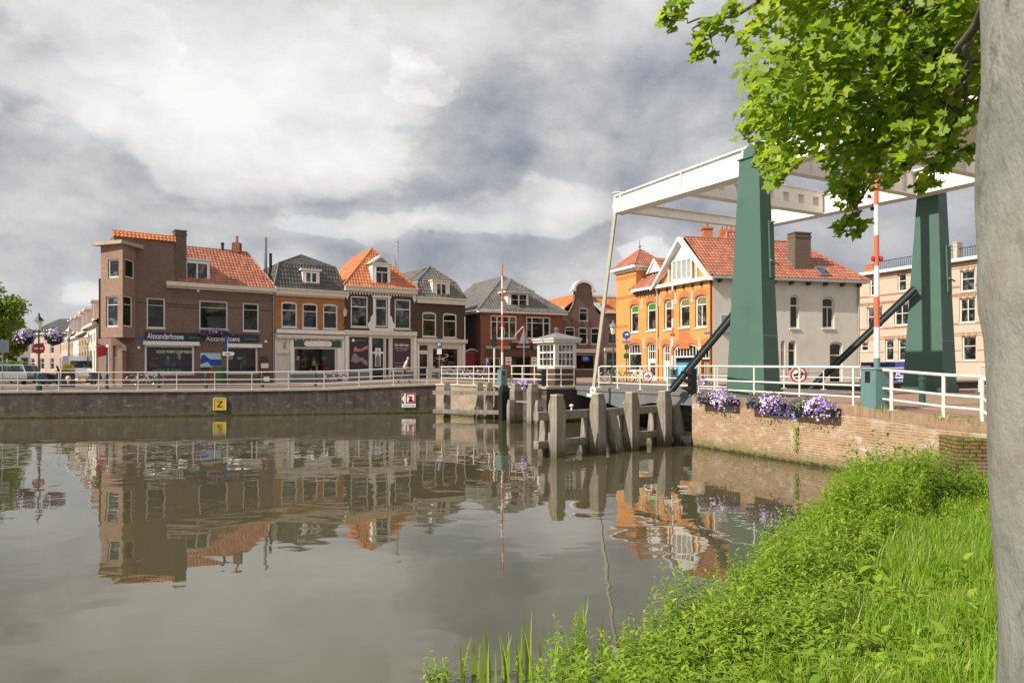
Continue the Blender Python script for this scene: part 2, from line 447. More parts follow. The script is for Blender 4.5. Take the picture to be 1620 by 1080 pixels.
mBrickP=brick('brick_purple',(.21,.11,.085),(.13,.072,.062),(.2,.155,.13),stain=.3)
mBrickY=brick('brick_yellow_orange',(.66,.30,.08),(.54,.225,.055),(.48,.26,.10),stain=.12,staincol=(.40,.13,.04),bmp=.25)
mBrickRed2=brick('brick_band_red',(.52,.145,.04),(.44,.11,.035),(.4,.2,.1),stain=.1,bmp=.25)
mRender=M('grey_render',(.60,.555,.49),.85,.1,1.3,dirt=.3,dirtcol=(.24,.20,.17),bmp=.08)
mBeige=brick('brick_beige',(.49,.405,.315),(.42,.345,.27),(.44,.38,.31),stain=.15,staincol=(.38,.25,.16),bmp=.2)
mBrickChim=brick('brick_chimney',(.15,.10,.07),(.11,.075,.055),(.15,.13,.1),stain=.5)
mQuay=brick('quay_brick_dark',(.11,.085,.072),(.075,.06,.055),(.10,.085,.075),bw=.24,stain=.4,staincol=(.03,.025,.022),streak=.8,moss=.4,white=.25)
mQuayL=brick('quay_brick_sun_tone',(.33,.24,.165),(.25,.18,.125),(.30,.25,.19),bw=.24,stain=.4,staincol=(.12,.09,.06),moss=.9,white=.4)  # lighter copy of the quay brick, sunlight put into its colour
mWallR=brick('canal_wall_brick',(.36,.225,.13),(.27,.155,.095),(.40,.32,.22),bw=.25,rh=.075,ms=.013,stain=.35,staincol=(.2,.125,.06),moss=.8,white=.9,bmp=.9)
mWallOld=brick('old_low_wall_brick',(.25,.165,.055),(.19,.12,.05),(.05,.045,.025),bw=.26,rh=.085,ms=.016,stain=.5,staincol=(.11,.095,.03),white=.2,bmp=1.0)
mPave=brick('street_clinker',(.32,.185,.125),(.25,.14,.10),(.2,.15,.11),bw=.22,rh=.07,stain=.35,staincol=(.3,.25,.2),bmp=.2)
mConcrete=M('concrete_coping',(.38,.345,.29),.85,.2,3,dirt=.4,dirtcol=(.15,.12,.08),bmp=.2)
mSoil=M('bank_soil',(.07,.08,.028),.95,.4,6,bmp=.5)

def timber():
    m,nt,b,tc=base_mat('weathered_timber')
    o=tc.outputs['Object']; n=nt.noise(nt.scalev(o,(9,9,.7)),1.5,8,.7); n2=nt.noise(o,1.6,4)
    c=nt.ramp(n,[(.3,(.085,.072,.06)),(.5,(.205,.178,.148)),(.72,(.34,.30,.25))])
    sx=nt.new('ShaderNodeSeparateXYZ'); g=nt.new('ShaderNodeNewGeometry'); nt.l.new(g.outputs['Position'],sx.inputs[0])
    h=nt.math('ADD',sx.outputs[2],nt.math('MULTIPLY',nt.math('SUBTRACT',n2,.5),.5))
    c=nt.mix(nt.ramp(h,[(.08,.9),(.45,0.0)]),c,(.06,.058,.02,1))
    c=nt.mix(nt.ramp(nt.math('MULTIPLY',nt.math('SUBTRACT',h,1.25),1.2),[(.05,0.0),(.7,.45)]),c,(.14,.14,.05,1))
    nt.l.new(c,b.inputs['Base Color']); b.inputs['Roughness'].default_value=.85; bump(nt,b,n,.7,.02)
    return m
mTimber=timber()

def clear_glass():
    m,nt,b,tc=base_mat('clear_pane'); g=nt.new('ShaderNodeBsdfGlossy'); g.inputs['Roughness'].default_value=.02; t=nt.new('ShaderNodeBsdfTransparent'); t.inputs[0].default_value=(.75,.8,.78,1); fz=nt.new('ShaderNodeFresnel'); fz.inputs[0].default_value=1.5; mx=nt.new('ShaderNodeMixShader'); nt.l.new(nt.math('MULTIPLY',fz.outputs[0],.8),mx.inputs[0]); nt.l.new(t.outputs[0],mx.inputs[1]); nt.l.new(g.outputs[0],mx.inputs[2]); nt.l.new(mx.outputs[0],nt.n['Material Output'].inputs[0]); return m
mClear=clear_glass()
# ------------------------------------------------------------- camera, sun, sky
cam=bpy.data.cameras.new('camera'); co=bpy.data.objects.new('camera',cam); COL.objects.link(co)
co.location=(0,0,EYE); co.rotation_euler=(math.radians(90),0,0)
cam.sensor_width=36; cam.lens=FPX/1620*36; cam.shift_y=(HOR-540)/1620; cam.clip_end=3000; cam.clip_start=.05
S.camera=co
SUN_EL=math.radians(41); sd=Vector((-.895,-.446,0)).normalized()*math.cos(SUN_EL)+Vector((0,0,math.sin(SUN_EL)))
sl=bpy.data.lights.new('sun','SUN'); sl.energy=3.7; sl.angle=math.radians(.53); sl.color=(1,.93,.82)
so=bpy.data.objects.new('sun',sl); COL.objects.link(so); so.rotation_euler=sd.to_track_quat('Z','Y').to_euler(); so.location=(-60,-30,60)
W=bpy.data.worlds.new('World'); S.world=W; W.use_nodes=True
nt=NT(W.node_tree); bg=nt.n['Background']; bg.inputs['Strength'].default_value=.1
tc=nt.new('ShaderNodeTexCoord'); dirv=tc.outputs['Generated']
sky=nt.new('ShaderNodeTexSky',sky_type='NISHITA'); sky.sun_disc=False; sky.sun_elevation=SUN_EL; sky.sun_rotation=math.atan2(sd.x,sd.y)
sx=nt.new('ShaderNodeSeparateXYZ'); nt.l.new(dirv,sx.inputs[0]); dx,dy,dz=sx.outputs
az=nt.math('ARCTAN2',dx,dy); el=nt.math('ARCSINE',dz,clamp=False)
# noise in (az, el) stretched sideways, finer towards the horizon
cb=nt.new('ShaderNodeCombineXYZ'); nt.put(cb.inputs[0],nt.math('MULTIPLY',dx,1.0)); nt.put(cb.inputs[1],nt.math('MULTIPLY',dy,1.0)); nt.put(cb.inputs[2],nt.math('MULTIPLY',el,1.45))
v=cb.outputs[0]
nA=nt.noise(v,2.1,9,.56,.25); nB=nt.noise(v,5.5,9,.6,.4)
v2=nt.new('ShaderNodeVectorMath',operation='ADD'); nt.l.new(v,v2.inputs[0]); v2.inputs[1].default_value=(7.3,2.1,4.4)
wA=nt.noise(v2.outputs[0],3.2,6,.6); 
azw=nt.math('ADD',az,nt.math('MULTIPLY',nt.math('SUBTRACT',wA,.5),.55)); elw=nt.math('ADD',el,nt.math('MULTIPLY',nt.math('SUBTRACT',nA,.5),.30))
def blob(px,py,sxp,syp,w):
    a=math.atan((px-810)/FPX); e=math.atan((HOR-py)/FPX*math.cos(a)); sa=sxp/FPX*math.cos(a)**2; se=syp/FPX*math.cos(a)
    p=nt.math('POWER',nt.math('ABSOLUTE',nt.math('MULTIPLY',nt.math('SUBTRACT',azw,a),1/sa)),2.0)
    q=nt.math('POWER',nt.math('ABSOLUTE',nt.math('MULTIPLY',nt.math('SUBTRACT',elw,e),1/se)),2.0)
    g=nt.math('EXPONENT',nt.math('MULTIPLY',nt.math('ADD',p,q),-1.0))
    return nt.math('MULTIPLY',g,w if w>0 else w*.85)
val=nt.math('MULTIPLY_ADD',nt.math('SUBTRACT',nA,.5),.44,.52)
bil=nt.math('SUBTRACT',1.0,nt.math('ABSOLUTE',nt.math('MULTIPLY_ADD',nt.noise(v2.outputs[0],4.6,7,.5,.15),2.0,-1.0)))
val=nt.math('ADD',val,nt.math('MULTIPLY',nt.math('SUBTRACT',nB,.5),.22)); val=nt.math('ADD',val,nt.math('MULTIPLY',nt.math('SUBTRACT',bil,.72),-.22))
def mass(px,py,sxp,syp,amt,lo=.40,hi=.56):
    "cumulus with a crisp broken edge"
    g=blob(px,py,sxp,syp,1.0); e=nt.math('ADD',g,nt.math('ADD',nt.math('MULTIPLY',nt.math('SUBTRACT',nB,.5),.75),nt.math('MULTIPLY',nt.math('SUBTRACT',nA,.5),.5)))
    return nt.math('MULTIPLY',nt.ramp(e,[(lo,0.0),(hi,1.0)],'EASE'),amt)
for m_ in ((330,110,430,200,.17),(180,60,200,90,.10),(690,110,70,60,.13),(850,340,190,60,.15),(600,345,130,28,.10),(1075,425,80,45,.18),(150,495,120,30,.14)): val=nt.math('ADD',val,mass(*m_))
back=nt.ramp(nt.math('MULTIPLY_ADD',dy,-.5,.5),[(.45,0.0),(.75,1.0)]); val=nt.math('ADD',val,nt.math('MULTIPLY',back,.30))  # unseen sky behind the camera brightened, added as fill for shaded fronts
sh0=nt.noise(v,2.6,8,.58,.1); vs_=nt.new('ShaderNodeVectorMath',operation='ADD'); nt.l.new(v,vs_.inputs[0]); vs_.inputs[1].default_value=(-.045,-.01,.075); sh1=nt.noise(vs_.outputs[0],2.6,8,.58,.1); val=nt.math('ADD',val,nt.math('MULTIPLY',nt.math('SUBTRACT',sh0,sh1),1.3))
nC=nt.noise(v,14,7,.62,.3); val=nt.math('ADD',val,nt.math('MULTIPLY',nt.math('SUBTRACT',nC,.5),.16))
BLOBS=[(330,60,360,140,.14),(60,170,220,130,.12),(520,170,180,80,.10),(690,75,45,30,.24),(620,290,300,40,-.20),(270,285,300,40,-.17),(130,400,200,60,-.12),(150,490,90,28,.2),(20,250,120,40,-.05),
       (700,345,150,30,.16),(860,330,70,50,.20),(560,395,260,30,-.16),(800,245,60,40,-.17),(1080,420,70,45,.26),(900,390,60,40,.02),(1000,120,260,160,-.02),(1350,280,220,240,-.20),(1400,470,250,110,-.22),(960,210,110,60,.06),(760,20,120,60,.04),(1050,60,160,90,.02)]
for b_ in BLOBS: val=nt.math('ADD',val,blob(*b_))
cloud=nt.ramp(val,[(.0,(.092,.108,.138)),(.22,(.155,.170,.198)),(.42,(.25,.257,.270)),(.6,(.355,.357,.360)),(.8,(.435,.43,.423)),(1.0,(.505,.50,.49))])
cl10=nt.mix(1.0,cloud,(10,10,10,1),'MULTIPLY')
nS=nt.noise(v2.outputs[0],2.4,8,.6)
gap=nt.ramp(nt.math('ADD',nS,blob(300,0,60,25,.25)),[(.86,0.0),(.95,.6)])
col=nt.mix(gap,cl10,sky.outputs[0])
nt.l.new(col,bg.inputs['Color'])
S.view_settings.view_transform='Standard'; S.view_settings.look='None'; S.view_settings.exposure=.93; S.view_settings.gamma=1
S.render.engine='CYCLES'; S.cycles.max_bounces=6; S.cycles.transparent_max_bounces=8
S.cycles.use_denoising=True

# ------------------------------------------------------------- bridge frame
bd=Vector((-.4666,.8845,0)); ld=Vector((.8845,.4666,0)); BO=Vector((8.83,24.6,0))
def BR(t,w,z): p=BO+bd*t+ld*w; return Vector((p.x,p.y,z))
DECK=1.82

# ------------------------------------------------------------- ground, water
W0=BR(1.53,-1.83,0); E0=Vector((10.6,15.36,0))
def sstep(a,b,x): t=min(1,max(0,(x-a)/(b-a))); return t*t*(3-2*t)
QP=[(-140,17),(-60,32),(-28.1,38.2),(-22,39.3),(-15.2,40.7),(-11,41.6),(-8,42.2),(-4.7,42.9),(-2.5,40.3),(-.4,37.9),(1.75,35.2)]
ZQ=lambda x:1.52+.31*sstep(-13,-3.5,x)
far=[(x,y,ZQ(x)) for x,y in QP]
P=BR(12.7,-1.3,0)
for w in (1,3,5,8,12,20,40,90,300): q=BR(12.7,w,0); far.append((q.x,q.y,DECK))
def strips(name,line,dr,dists,mat,drop=0,zf=None):
    mb=MB(); n=len(line)
    for d in dists:
        for p in line: mb.v.append((p[0]+dr[0]*d,p[1]+dr[1]*d,p[2]-drop))
    for j in range(len(dists)-1):
        for i in range(n-1): mb.f.append((j*n+i,j*n+i+1,(j+1)*n+i+1,(j+1)*n+i)); mb.m.append(0)
    return mb.build(name,mat)
o=strips('ground',far,(-.36,.933),[0,.5,3,8,20,60,200,900],mPave); struct(o)
# asphalt street between quay pavement and houses
def rd(line,dr,a,b,zoff): return None
rl=[(p[0],p[1],p[2]+.004) for p in far[:11]]
o=strips('road',rl,(-.36,.933),[2.6,7.4],mAsph); struct(o)
mb=MB(); a=[BR(12.9,1.6,DECK+.004),BR(12.9,7.0,DECK+.004),BR(40,7,DECK+.004),BR(40,1.6,DECK+.004)]; 
mb.quad(*a); struct(mb.build('bridge_road',mAsph))
# side street going back left
mb=MB(); c0=Vector((-36,47.5,1.526)); c1=Vector((-30,49.5,1.526)); dr_=Vector((-.57,.82,0)); mb.quad(c0,c1,c1+dr_*90,c0+dr_*90); struct(mb.build('side_street',mAsph))
mb=MB(); c0=Vector((-30,49.3,1.53));  c1=Vector((-28.2,49,1.53)); mb.quad(c0,c1,c1+dr_*90,c0+dr_*90); struct(mb.build('pavement',mPave))
near=[(W0.x,W0.y,DECK)]
for k in range(1,9):
    q=W0.lerp(E0,k/8); near.append((q.x,q.y,DECK-(.22*sstep(.55,1,k/8))))
o=strips('near_ground',near,(ld.x,ld.y),[0,.35,3,8,30,120],mPave); struct(o)
mb=MB(); mb.quad(*[BR(t,w,DECK+.004 if t>-6 else DECK-.10) for t,w in ((1.4,1.6),(-6,1.6),(-6,7),(1.4,7))]); struct(mb.build('bridge_approach_road',mAsph))

def water():
    m,nt,b,tc=base_mat('canal_water'); g=nt.new('ShaderNodeNewGeometry'); p=g.outputs['Position']
    b.inputs['Base Color'].default_value=(.09,.08,.045,1); b.inputs['Roughness'].default_value=.015; b.inputs['IOR'].default_value=1.78
    b.inputs['Specular IOR Level'].default_value=.5
    nL=nt.noise(p,.06,3); n1=nt.noise(nt.scalev(p,(.8,1,1)),.9,2,.45,.3); n2=nt.noise(nt.scalev(p,(.7,1.3,1)),4.2,2,.5)
    sx=nt.new('ShaderNodeSeparateXYZ'); nt.l.new(p,sx.inputs[0])
    band=nt.ramp(nt.math('ADD',nt.math('MULTIPLY',nL,1.0),nt.math('MULTIPLY',nt.math('ABSOLUTE',nt.math('SUBTRACT',sx.outputs[1],29.5)),-.045)),[(.24,0.0),(.52,1.0)])
    h=nt.math('MULTIPLY_ADD',n2,nt.math('MULTIPLY_ADD',band,.26,.035),nt.math('MULTIPLY',n1,.75))
    bump(nt,b,h,1.0,.0135)
    cv=nt.mix(nt.noise(p,.12,4),(.070,.063,.034,1),(.054,.051,.025,1)); nt.l.new(cv,b.inputs['Base Color'])
    return m
mb=MB(); mb.quad((-300,-80,0),(300,-80,0),(300,110,0),(-300,110,0)); wo=mb.build('canal_water',water()); struct(wo)

# bank: slopes up from the waterline towards the camera
BA=Vector((.74,5.37)); bt=Vector((.582,.813)).normalized(); bn=Vector((bt.y,-bt.x))
bshift=lambda s:min(.25,.6*max(0,1.2-s))
def bank_s(x,y): return (Vector((x,y))-BA).dot(bt)
def bank_d(x,y): return (Vector((x,y))-BA).dot(bn)+bshift(bank_s(x,y))
def bank_z(x,y):
    d=bank_d(x,y)+.18*math.sin(bank_s(x,y)*1.3)+.1*math.sin(bank_s(x,y)*3.1+1)
    z=.22*d if d>0 else -.6 if d<-1 else .6*d
    return min(z,1.05+.02*max(0,d-5))+.04*math.sin(x*2.1)*math.sin(y*1.7)
mb=MB(); ss=np.linspace(-14,13.6,70); dd=list(np.linspace(-1.6,6,40))+[9,14,25,45]
for i,s_ in enumerate(ss):
    for d_ in dd:
        q=BA+bt*s_+bn*(d_-bshift(s_)); mb.v.append((q.x,q.y,bank_z(q.x,q.y)))
nd=len(dd)
for i in range(len(ss)-1):
    for j in range(nd-1): mb.f.append((i*nd+j,i*nd+j+1,(i+1)*nd+j+1,(i+1)*nd+j)); mb.m.append(0)
bo=mb.build('bank',mSoil,smooth=True); struct(bo)

# ------------------------------------------------------------- canal walls
def wallline(name,label,line,mat,thick=.5,cope=None,zb=-.7,coph=.10,copw=.06,cat='wall'):
    mb=MB(); cp=MB()
    for (a,b) in zip(line[:-1],line[1:]):
        d=Vector((b[0]-a[0],b[1]-a[1],0)).normalized(); n=Vector((d.y,-d.x,0))*-1
        A=Vector((a[0],a[1],0));B=Vector((b[0],b[1],0))
        za=a[2]-(coph if cope else .0)-.005; zb2=b[2]-(coph if cope else 0)-.005
        mb.hexa([Vector((A.x,A.y,zb)),Vector((B.x,B.y,zb)),Vector((B.x,B.y,zb))+n*thick,Vector((A.x,A.y,zb))+n*thick],
                [Vector((A.x,A.y,za)),Vector((B.x,B.y,zb2)),Vector((B.x,B.y,zb2))+n*thick,Vector((A.x,A.y,za))+n*thick])
        if cope:
            A2=A-n*copw;B2=B-n*copw; w=.38
            cp.hexa([Vector((A2.x,A2.y,za+.002)),Vector((B2.x,B2.y,zb2+.002)),Vector((B2.x,B2.y,zb2+.002))+n*w,Vector((A2.x,A2.y,za+.002))+n*w],
                    [Vector((A2.x,A2.y,a[2]+.012)),Vector((B2.x,B2.y,b[2]+.012)),Vector((B2.x,B2.y,b[2]+.012))+n*w,Vector((A2.x,A2.y,a[2]+.012))+n*w])
    o=mb.build(name,mat); tag(o,label,cat)
    if cope: cp.build('coping',cope,o)
    return o
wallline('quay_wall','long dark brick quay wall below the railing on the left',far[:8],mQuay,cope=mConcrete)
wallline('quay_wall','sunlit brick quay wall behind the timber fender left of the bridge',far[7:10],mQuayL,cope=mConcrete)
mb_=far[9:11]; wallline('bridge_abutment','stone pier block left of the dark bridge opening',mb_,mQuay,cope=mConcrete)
wallline('bridge_abutment','dark shaded brick abutment under the far end of the bridge deck',[(1.75,35.2,DECK),BR(12.7,1,DECK),BR(12.7,20,DECK),BR(12.7,60,DECK)],brick('abutment_shade_brick',(.06,.05,.045),(.045,.038,.035),(.06,.05,.045),stain=.4,moss=.6),cope=mConcrete)  # shade of the bridge opening put into the near-black brick colour
nl=[near[i] for i in range(9)]; 
wallline('canal_wall','tan brick canal wall hung with three purple flower boxes',nl,mWallR,cope=brick('brick_soldier',(.34,.22,.13),(.26,.15,.09),(.3,.24,.17),bw=.075,rh=.3,stain=.5,staincol=(.13,.10,.05),bmp=.8),coph=.24,copw=.006)
wallline('passage_wall','brick wall of the near side of the passage under the bridge',[BR(1.53,60,DECK),BR(1.53,1,DECK),(W0.x,W0.y,DECK)],mQuayL,thick=.5)
# old low wall and corner return
le=[(9.9,15.45,1.27),(11.6,15.2,1.27),(16,14.6,1.3)]
wallline('old_low_wall','low mossy yellow brick wall at the foot of the right corner by the bank',le,mWallOld,thick=.9)
wallline('corner_wall','brick wall at the right end where the canal wall turns',[(E0.x,E0.y,1.6),(14,15.9,1.6),(40,22,1.6)],mWallR)
# ============================================================= houses
GZ=1.55
def shell(F,mb,u0,u1,z0,z1,depth,mi=0,front=False,top=True):
    "side, back and top faces of a house body behind its front"
    q=mb.quad; a,b=F.P(u0,z0),F.P(u1,z0); a2,b2=F.P(u0,z0,-depth),F.P(u1,z0,-depth)
    up=lambda p:Vector((p.x,p.y,z1))
    q(a2,a,up(a),up(a2),mi); q(b,b2,up(b2),up(b),mi); q(b2,a2,up(a2),up(b2),mi)
    if top: q(up(a),up(b),up(b2),up(a2),mi)
    if front: q(a,b,up(b),up(a),mi)
def fbox(F,name,mat,parent,*boxes,mats=None):
    if name in ('pilaster','plinth','door_jamb'):
        for b in boxes: mb=MB(); F.box(mb,*b); o=mb.build(name,mat,parent)
        return o
    mb=MB()
    for b in boxes: F.box(mb,*b)
    return mb.build(name,mat,parent)
def holes_from(F,C,rects,rise=0):
    return [tuple(F.rect(C,*r))+((rise,) if rise else ()) for r in rects]
def door(F,parent,h,mat,pane=None,frame=None,rec=.12,panefrac=.5,name='door',label=None):
    u0,u1,z0,z1=h[:4]; mb=MB(); w=.1
    F.box(mb,u0,u1,z0,z1,-rec-.06,-rec)
    o=mb.build(name,mat,parent)
    if label: o['label']=label
    if frame:
        f=MB(); F.box(f,u0,u0+w,z0,z1,-rec+.002,-rec+.05); F.box(f,u1-w,u1,z0,z1,-rec+.002,-rec+.05); F.box(f,u0+w,u1-w,z1-w,z1,-rec+.002,-rec+.05); f.build('door_frame',frame,o)
    if pane:
        pm=MB(); F.box(pm,u0+.18,u1-.18,z0+(z1-z0)*(1-panefrac),z1-.2,-rec,-rec+.012); pm.build('pane',pane,o)
    hm=MB(); hp=F.P(u1-.16,z0+1.05,-rec+.06); hm.tube([hp-F.d*.06,hp+F.d*.06],.014,6); hm.build('handle',mSteel,o)
    return o
def chimney(F,parent,u0,u1,z0,z1,o0,o1,mat,pots=0,name='chimney'):
    mb=MB(); F.box(mb,u0,u1,z0,z1,o0,o1); F.box(mb,u0-.04,u1+.04,z1-.28,z1-.16,o0-.04,o1+.04); F.box(mb,u0-.05,u1+.05,z1+.002,z1+.08,o0-.05,o1+.05)
    o=mb.build(name,mat,parent)
    if pots:
        pm=MB()
        for k in range(pots):
            p=F.P(u0+(u1-u0)*(k+.5)/pots,z1+.08,(o0+o1)/2); pm.lathe(p,[(.12,0),(.10,.35),(.13,.36),(.13,.42)],10)
        pm.build('chimney_pot',mTileR,o)
    return o
def downpipe(F,parent,u,z0,z1,mat,off=.08,r=.05):
    mb=MB(); mb.tube([F.P(u,z1,off+.12),F.P(u,z1-.25,off),F.P(u,z0,off)],r,8); return mb.build('downpipe',mat,parent)
def hip(F,parent,mat,u0,u1,ze,rise,run_front,depth,oh=.25,back_hip=False,ridge=True,name='roof',**kw):
    "ridge runs back from a hipped front"
    um=(u0+u1)/2; a=F.P(u0-oh,ze,oh);b=F.P(u1+oh,ze,oh);pk=F.P(um,ze+rise,-run_front); pb=F.P(um,ze+rise,-depth)
    a2=F.P(u0-oh,ze,-depth);b2=F.P(u1+oh,ze,-depth)
    return roof_obj(parent,mat,[(a,b,pk,pk),(a2,a,pk,pb),(b,b2,pb,pk)],[(a,pk),(b,pk),(pk,pb)],name=name,**kw)
def mansard(F,parent,mat,u0,u1,ze,zm,ins,insf,zp,runf,depth,oh=.2,**kw):
    um=(u0+u1)/2; a=F.P(u0-oh,ze,oh);b=F.P(u1+oh,ze,oh); m0=F.P(u0+ins,zm,-insf);m1=F.P(u1-ins,zm,-insf); pk=F.P(um,zp,-runf);pb=F.P(um,zp,-depth)
    a2=F.P(u0-oh,ze,-depth);b2=F.P(u1+oh,ze,-depth);n0=F.P(u0+ins,zm,-depth);n1=F.P(u1-ins,zm,-depth)
    return roof_obj(parent,mat,[(a,b,m1,m0),(a2,a,m0,n0),(b,b2,n1,m1),(m0,m1,pk,pk),(n0,m0,pk,pb),(m1,n1,pb,pk)],[(a,m0),(b,m1),(m0,pk),(m1,pk),(pk,pb)],**kw)
def dormer(F,parent,C,r,off,depth,frame,pane,bars,roofmat=None,ov=.12,roofh=.0,cheek=None,name='dormer',bw=.08,winr=None):
    "box dormer: body, flat or tiled lid, window"
    u0,u1,z0,z1=F.rect(C,*r,off=off); mb=MB()
    F.box(mb,u0,u1,z0,z1,off-depth,off)
    o=mb.build(name,cheek or frame,parent)
    lid=MB(); F.box(lid,u0-ov,u1+ov,z1+.002,z1+.12,off-depth,off+ov); lid.build('dormer_roof',roofmat or frame,o)
    w=F.rect(C,*winr,off=off+.01) if winr else (u0+.1,u1-.1,z0+.12,z1-.08)
    G=Fac(F.P(0,0,off+.085)[:2],F.P(F.L,0,off+.085)[:2])
    wf=window(G,o,w,frame,pane,rec=.04,bw=bw,bars=bars)
    return o
mGoods=[M('goods_%s'%n_,c_,.5,.2,6) for n_,c_ in (('red',(.45,.03,.05)),('cream',(.6,.52,.36)),('cheese',(.6,.38,.08)),('blue',(.06,.22,.42)),('green',(.10,.28,.10)),('white',(.7,.7,.68)),('brown',(.2,.11,.05)),('dark',(.03,.03,.035)))]
mRoom=M('shop_room',(.09,.065,.045),.8,.3,2); mLampOn=None
def lampmat():
    m=bpy.data.materials.new('shop_lamp'); m.use_nodes=True; b=m.node_tree.nodes['Principled BSDF']; b.inputs['Emission Color'].default_value=(1,.86,.66,1); b.inputs['Emission Strength'].default_value=2.5; return m
mLampOn=lampmat()
def interior(F,parent,h,seed,lit=True):
    "shop room behind a clear pane: floor, back wall, shelves with goods, ceiling lamps"
    r_=random.Random(seed); u0,u1,z0,z1=h[:4]; D=2.6; m=MB()
    a,b,c,d=(u0-.3,u1+.3,z0-.5,z1+.1); q=F.P
    m.quad(q(a,c,-D),q(b,c,-D),q(b,d,-D),q(a,d,-D)); m.quad(q(a,c,-.2),q(b,c,-.2),q(b,c,-D),q(a,c,-D)); m.quad(q(a,d,-.2),q(b,d,-.2),q(b,d,-D),q(a,d,-D)); m.quad(q(a,c,-.2),q(a,c,-D),q(a,d,-D),q(a,d,-.2)); m.quad(q(b,c,-.2),q(b,c,-D),q(b,d,-D),q(b,d,-.2))
    R=m.build('shop_room',mRoom,parent)
    m=MB(); H_=z1-z0
    lv=[z0+H_*k for k in (.05,.30,.52)]
    for k,z in enumerate(lv): o=-.75-.6*k; F.box(m,u0+.1,u1-.1,z-.04,z,o-.3,o)
    m.build('display_shelf',mRoom,R)
    for k,z in enumerate(lv):
        o=-.75-.6*k; u=u0+.2
        while u<u1-.45:
            w=r_.uniform(.12,.4); t=min(H_*.36,r_.uniform(.12,.62)*(1.25-.25*k))
            if r_.random()<.72:
                m=MB(); i=r_.randrange(len(mGoods)); 
                if r_.random()<.45: F.box(m,u,u+w,z+.004,z+t,o-.26,o-.04)
                else: m.lathe(q(u+w/2,z+.004,o-.15),[(w*.42,0),(w*.45,t*.5),(w*.22,t*.75),(w*.2,t)],8)
                m.build('shop_goods',mGoods[i],R)
            u+=w+r_.uniform(.03,.2)
    if lit:
        for k in range(3): uu=u0+(u1-u0)*(k+.5)/3; m=MB(); F.box(m,uu-.28,uu+.28,d-.16,d-.12,-1.3,-1.22); m.build('ceiling_lamp',mLampOn,R)
# ---- facade chain -------------------------------------------------------
F1=Fac((-25.83,47.67),(-18.18,53.3))
F2=extend(F1,545,2500); F3=extend(F2,659,2800); F4=extend(F3,736,2500)
F5=Fac((-2.8,62),(4.77,65.6)); 
# ======== corner shop
H1=thing('corner_shop','brown brick corner shop with a bay over its door and an orange tiled roof','house',F1.P(4,GZ))
w_up=holes_from(F1,C2,[(355,507,468,690),(676,524,850,698),(942,538,1040,708)]); w_sh=holes_from(F1,C2,[(343,795,645,970),(843,803,1032,965)])
zc=F1.rect(C2,470,428,1143,452); ze=zc[3]
up=F1.u(C2(530,0)[0]); ztop=F1.pt(C2,340,140)[1]
mb=MB(); wall_holes(mb,F1,0,F1.L,1.2,zc[2],w_up+w_sh)
mb.quad(F1.P(-1.28,5.0,0),F1.P(0,5.0,0),F1.P(0,ztop,0),F1.P(-1.28,ztop,0)); mb.quad(F1.P(0,zc[2]),F1.P(up,zc[2]),F1.P(up,ztop),F1.P(0,ztop))
Q1=F1.P(-1.3,1.2,-1.2); Q0=F1.P(0,1.2,0)
Fc=Fac(Q1[:2],Q0[:2])
hd=Fc.rect(C2,150,795,203,1022); 
wall_holes(mb,Fc,0,Fc.L,1.2,5.0,[(hd[0],hd[1],1.2,hd[3])],depth=.25)
mb.quad(F1.P(-1.28,5,0),F1.P(-1.3,5,-1.2),F1.P(0,5,0),F1.P(0,5,0.001))
# side + back
for za,zb_,oa,ob in ((1.2,5.0,-9,-1.2),(5.0,ztop,-6.5,0)):
    mb.quad(F1.P(-1.29,za,oa),F1.P(-1.29,za,ob),F1.P(-1.29,zb_,ob),F1.P(-1.29,zb_,oa))
mb.quad(F1.P(up,zc[2],0),F1.P(up,zc[2],-6.5),F1.P(up,ztop,-6.5),F1.P(up,ztop,0)); mb.quad(F1.P(-1.28,ztop,0),F1.P(up,ztop,0),F1.P(up,ztop,-6.5),F1.P(-1.28,ztop,-6.5))
mb.quad(F1.P(F1.L,1.2,-9),F1.P(-1.28,1.2,-9),F1.P(-1.28,ztop-2,-9),F1.P(F1.L,ze,-9)); mb.quad(F1.P(up,ztop,-6.5),F1.P(-1.28,ztop,-6.5),F1.P(-1.28,5,-6.5),F1.P(up,5,-6.5))
mb.quad(F1.P(F1.L,1.2,0),F1.P(F1.L,1.2,-9),F1.P(F1.L,ze,-9),F1.P(F1.L,ze,0))
mb.build('wall',mBrickA,H1)
# soldier band and darker stripes
b0=F1.rect(C2,500,478,1130,520); bb=MB(); F1.box(bb,b0[0],b0[1],b0[2],b0[3],.003,.018); bb.build('brick_band',brick('brick_brown_soldier',(.20,.10,.07),(.13,.07,.055),(.17,.14,.115),rot=True),H1)
bb=MB()
for (x0,x1,y) in ((290,352,530),(472,672,545),(854,938,565),(1043,1128,580),(472,672,560)):
    r=F1.rect(C2,x0,y,x1,y+5); F1.box(bb,*r,.003,.02)
bb.build('dark_brick_stripe',mBrickD,H1)
fbox(F1,'cornice',mCream,H1,(zc[0],F1.L+.05,zc[2],zc[3],.0,.42),(zc[0]+.03,F1.L,zc[2]-.14,zc[2]-.003,.0,.2))
for h in w_up:
    dbl=h[1]-h[0]>2
    window(F1,H1,h,mWhite,mGlassG,bars=((('v',.5,.14),) if dbl else ())+(('h',.76,.03),),inner=None if dbl else mDarkSash,sill=mStone,bw=.09)
